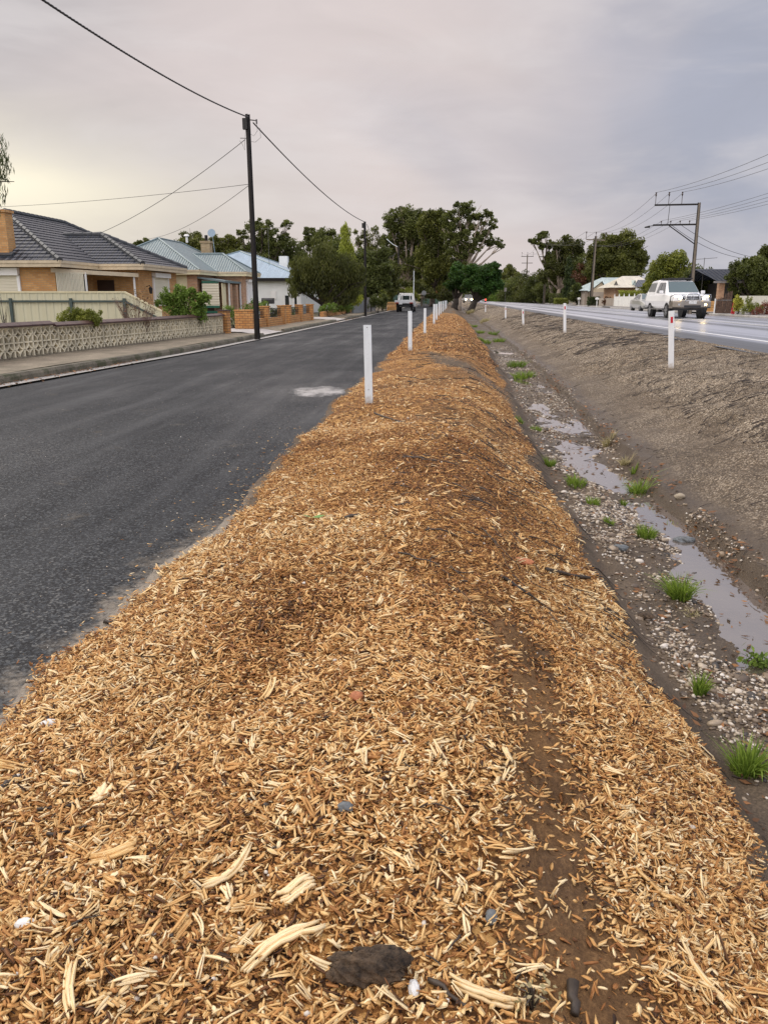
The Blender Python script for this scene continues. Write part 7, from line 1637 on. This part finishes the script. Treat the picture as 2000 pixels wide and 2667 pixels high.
bb = MB().loft([[(x, yb, .48), (x, yb - .06, .55), (x, yb - .06, .78), (x, yb, .84), (x, yb + .12, .84), (x, yb + .12, .48)] for x, yb in ((-.97, .30), (-.92, .02), (-.55, -.10), (.55, -.10), (.92, .02), (.97, .30))]).build('bull_bar', M['bull'], pk)
MB().tube([(-.34, -.10, .55), (-.34, -.13, .90), (-.28, -.13, 1.12), (-.18, -.13, 1.18), (.18, -.13, 1.18), (.28, -.13, 1.12), (.34, -.13, .90), (.34, -.10, .55)], .035, 8).build('hoop', M['chrome'], bb, smooth=True)
for s in (-1, 1): MB().tube([(s * .34, -.13, .92), (s * .6, -.12, 1.12), (s * .88, .02, 1.12), (s * .97, .2, 1.05), (s * .97, .25, .80)], .03, 8).build('side_hoop', M['chrome'], bb, smooth=True)
MB().box((0, -.175, .76), (.37, .012, .13)).build('number_plate', M['plate'], bb); MB().box((0, -.165, .57), (.8, .02, .12)).build('bar_opening', M['tin_dark'], bb); MB().box((0, .35, .45), (1.6, .6, .12)).build('underbody', M['tin_dark'], pk)

def sedan(x, Y, z, label, paint, name='silver_car', L=4.8):
    r_ = root(name, label, 'car', (x, Y, z), R(1)); w = .90
    MB().loft([ring_section(*s) for s in ((0, .74, .32, .62), (.1, .82, .24, .70), (.6, .87, .20, .80), (1.25, .895, .2, .90), (3.7, .895, .2, .94), (4.6, .85, .25, .92), (4.78, .78, .32, .84))]).build('body', M[paint], r_, bevel=.02)
    MB().loft([[(-.84, y, z0), (-ww, y, z1 - .05), (-ww + .07, y, z1), (ww - .07, y, z1), (ww, y, z1 - .05), (.84, y, z0)] for y, ww, z0, z1 in ((1.15, .76, .87, .92), (1.95, .60, .9, 1.36), (2.6, .58, .9, 1.42), (3.2, .60, .9, 1.38), (4.2, .74, .9, .96))]).build('cabin', M[paint], r_)
    MB().poly([(-.70, 1.25, .955), (.70, 1.25, .955), (.555, 1.93, 1.355), (-.555, 1.93, 1.355)]).build('windscreen', M['wind'], r_)
    for v in r_.children:
        if v.name.startswith('windscreen'):
            for q in v.data.vertices: q.co.y -= .03; q.co.z += .015
    for s in (-1, 1):
        MB().poly([(s * (.85 - (zz - .92) * .55), y, zz) for y, zz in ((1.75, .98), (2.6, .98), (2.6, 1.34), (2.1, 1.33))]).build('front_window', M['glass'], r_); MB().poly([(s * (.85 - (zz - .92) * .55), y, zz) for y, zz in ((2.68, .98), (3.6, 1.0), (3.25, 1.31), (2.68, 1.34))]).build('rear_window', M['glass'], r_)
        for y in (.95, 3.75): arch(r_, s * .87, y, .33, s); wheel(r_, s * .80, y, .32, .21, s, spokes=7)
        MB().poly([(s * .45, .035, .56), (s * .76, .12, .56), (s * .78, .2, .68), (s * .45, .07, .66)]).build('headlight', M['glass'], r_); MB().box((s * .98, 1.7, .98), (.16, .1, .11)).build('mirror', M[paint], r_, bevel=.02)
    MB().box((0, .0, .60), (.75, .05, .10)).build('grille', M['tin_dark'], r_); MB().box((0, -.0, .36), (1.1, .06, .10)).build('air_intake', M['tin_dark'], r_); MB().box((0, -.03, .47), (.37, .02, .12)).build('number_plate', M['plate'], r_)
sedan(16.95, 68.5, hz(16.9), 'silver sedan parked at the far kerb behind the white pickup', 'car_s')

# white tray ute parked on the left, tail towards us
ut = root('parked_ute', 'white tray back ute parked on the left side of the side street', 'ute', (-4.35, 82.5, 0.0), R(-2))
MB().loft([ring_section(y, w, z0, z1, .02) for y, w, z0, z1 in ((2.35, .86, .55, 1.05), (2.4, .88, .5, 1.1), (3.9, .88, .45, 1.08), (5.0, .85, .5, .98), (5.1, .75, .6, .9))]).build('body', M['car_wg'], ut)
MB().loft([[(-.84, y, z0), (-ww, y, z1 - .05), (-ww + .07, y, z1), (ww - .07, y, z1), (ww, y, z1 - .05), (.84, y, z0)] for y, ww, z0, z1 in ((2.42, .70, 1.05, 1.72), (2.6, .68, 1.05, 1.76), (3.3, .66, 1.05, 1.74), (4.1, .76, 1.05, 1.12))]).build('cab', M['car_wg'], ut)
MB().poly([(-.58, 2.40, 1.22), (.58, 2.40, 1.22), (.54, 2.405, 1.62), (-.54, 2.405, 1.62)]).build('rear_window', M['glass'], ut)
tr = MB().box((0, 1.05, .92), (1.86, 2.3, .06)).box((0, -.11, 1.04), (1.86, .04, .26)).box((-.93, 1.05, 1.04), (.04, 2.3, .26)).box((.93, 1.05, 1.04), (.04, 2.3, .26)).build('tray', M['car_wg'], ut)
m = MB(); m.tube([(-.82, 2.2, .95), (-.80, 2.2, 1.55), (-.66, 2.2, 1.84), (.66, 2.2, 1.84), (.80, 2.2, 1.55), (.82, 2.2, .95)], .04, 8); m.bar((-.4, 2.2, .95), (-.4, 2.2, 1.84), .05); m.bar((.4, 2.2, .95), (.4, 2.2, 1.84), .05); m.build('headboard', M['wpaint'], tr)
MB().box((-.72, -.14, .92), (.36, .03, .10)).build('tail_lamp', M['tail_off'], tr); MB().box((.72, -.14, .92), (.36, .03, .10)).build('tail_lamp', M['tail_off'], tr); MB().box((-.35, -.14, .84), (.37, .02, .12)).build('number_plate', M['plate'], tr)
MB().box((0, 1.2, .72), (1.2, 2.2, .25)).build('chassis', M['tin_dark'], ut); MB().box((-.68, .38, .68), (.34, .04, .42)).box((.68, .38, .68), (.34, .04, .42)).build('mudflap', M['rubber'], ut)
for s in (-1, 1):
    for y in (.95, 4.05): wheel(ut, s * .74, y, .36, .24, s)
    MB().box((s * .99, 3.3, 1.25), (.16, .1, .2)).build('mirror', M['tin_dark'], ut); MB().poly([(s * (.845 - (zz - 1.05) * .2), y, zz) for y, zz in ((2.75, 1.2), (3.6, 1.2), (3.3, 1.62), (2.75, 1.62))]).build('side_window', M['glass'], ut)

# far traffic
vx = float(atY(1256.5, 783, 195)[0]); van = root('van', 'distant light van on the highway with red brake lights glowing', 'van', (vx, 195, hz(9.3)))
MB().loft([[(-.85, y, .35), (-.9, y, 1.0), (-.78, y, h_), (.78, y, h_), (.9, y, 1.0), (.85, y, .35)] for y, h_ in ((0, 2.2), (.1, 2.35), (3.4, 2.35), (4.2, 1.3), (4.8, 1.1))]).build('body', M['car_s'], van); MB().box((0, -.03, 1.35), (.75, .03, 1.5)).build('rear_door', M['glass'], van)
for s in (-1, 1):
    MB().box((s * .72, -.06, .62), (.30, .05, .5)).build('brake_light', M['tail'], van); MB().box((s * .72, -.06, 1.35), (.2, .04, .7)).build('tail_lamp', M['tail_off'], van)
    for y in (.8, 3.9): wheel(van, s * .78, y, .34, .2, s)
sedan(float(atY(1240, 783, 230)[0]) + 1.2, 230, hz(12.5), 'tiny pale car approaching far down the highway beside the van', 'car_w', 'distant_car')
sx_ = float(atY(1222, 776, 150)[0]); dc = root('oncoming_car', 'distant car with a lit headlamp glimpsed between the two shade trees', 'car', (sx_ + .3, 165, hz(8.5)), R(3))
MB().loft([ring_section(*s) for s in ((0, .8, .3, .8), (1.2, .88, .25, 1.0), (4.4, .88, .3, 1.0))]).build('body', M['car_s'], dc); MB().loft([[(-.8, y, .98), (-.65, y, h_), (.65, y, h_), (.8, y, .98)] for y, h_ in ((1.1, 1.0), (1.8, 1.6), (4.2, 1.6))]).build('cabin', M['glass'], dc)
for s in (-1, 1):
    MB().tube([(s * .6, -.05, .68), (s * .6, .05, .68)], .14, 10).build('headlight', M['lamp'], dc)
    for y in (.8, 3.6): wheel(dc, s * .78, y, .33, .2, s)
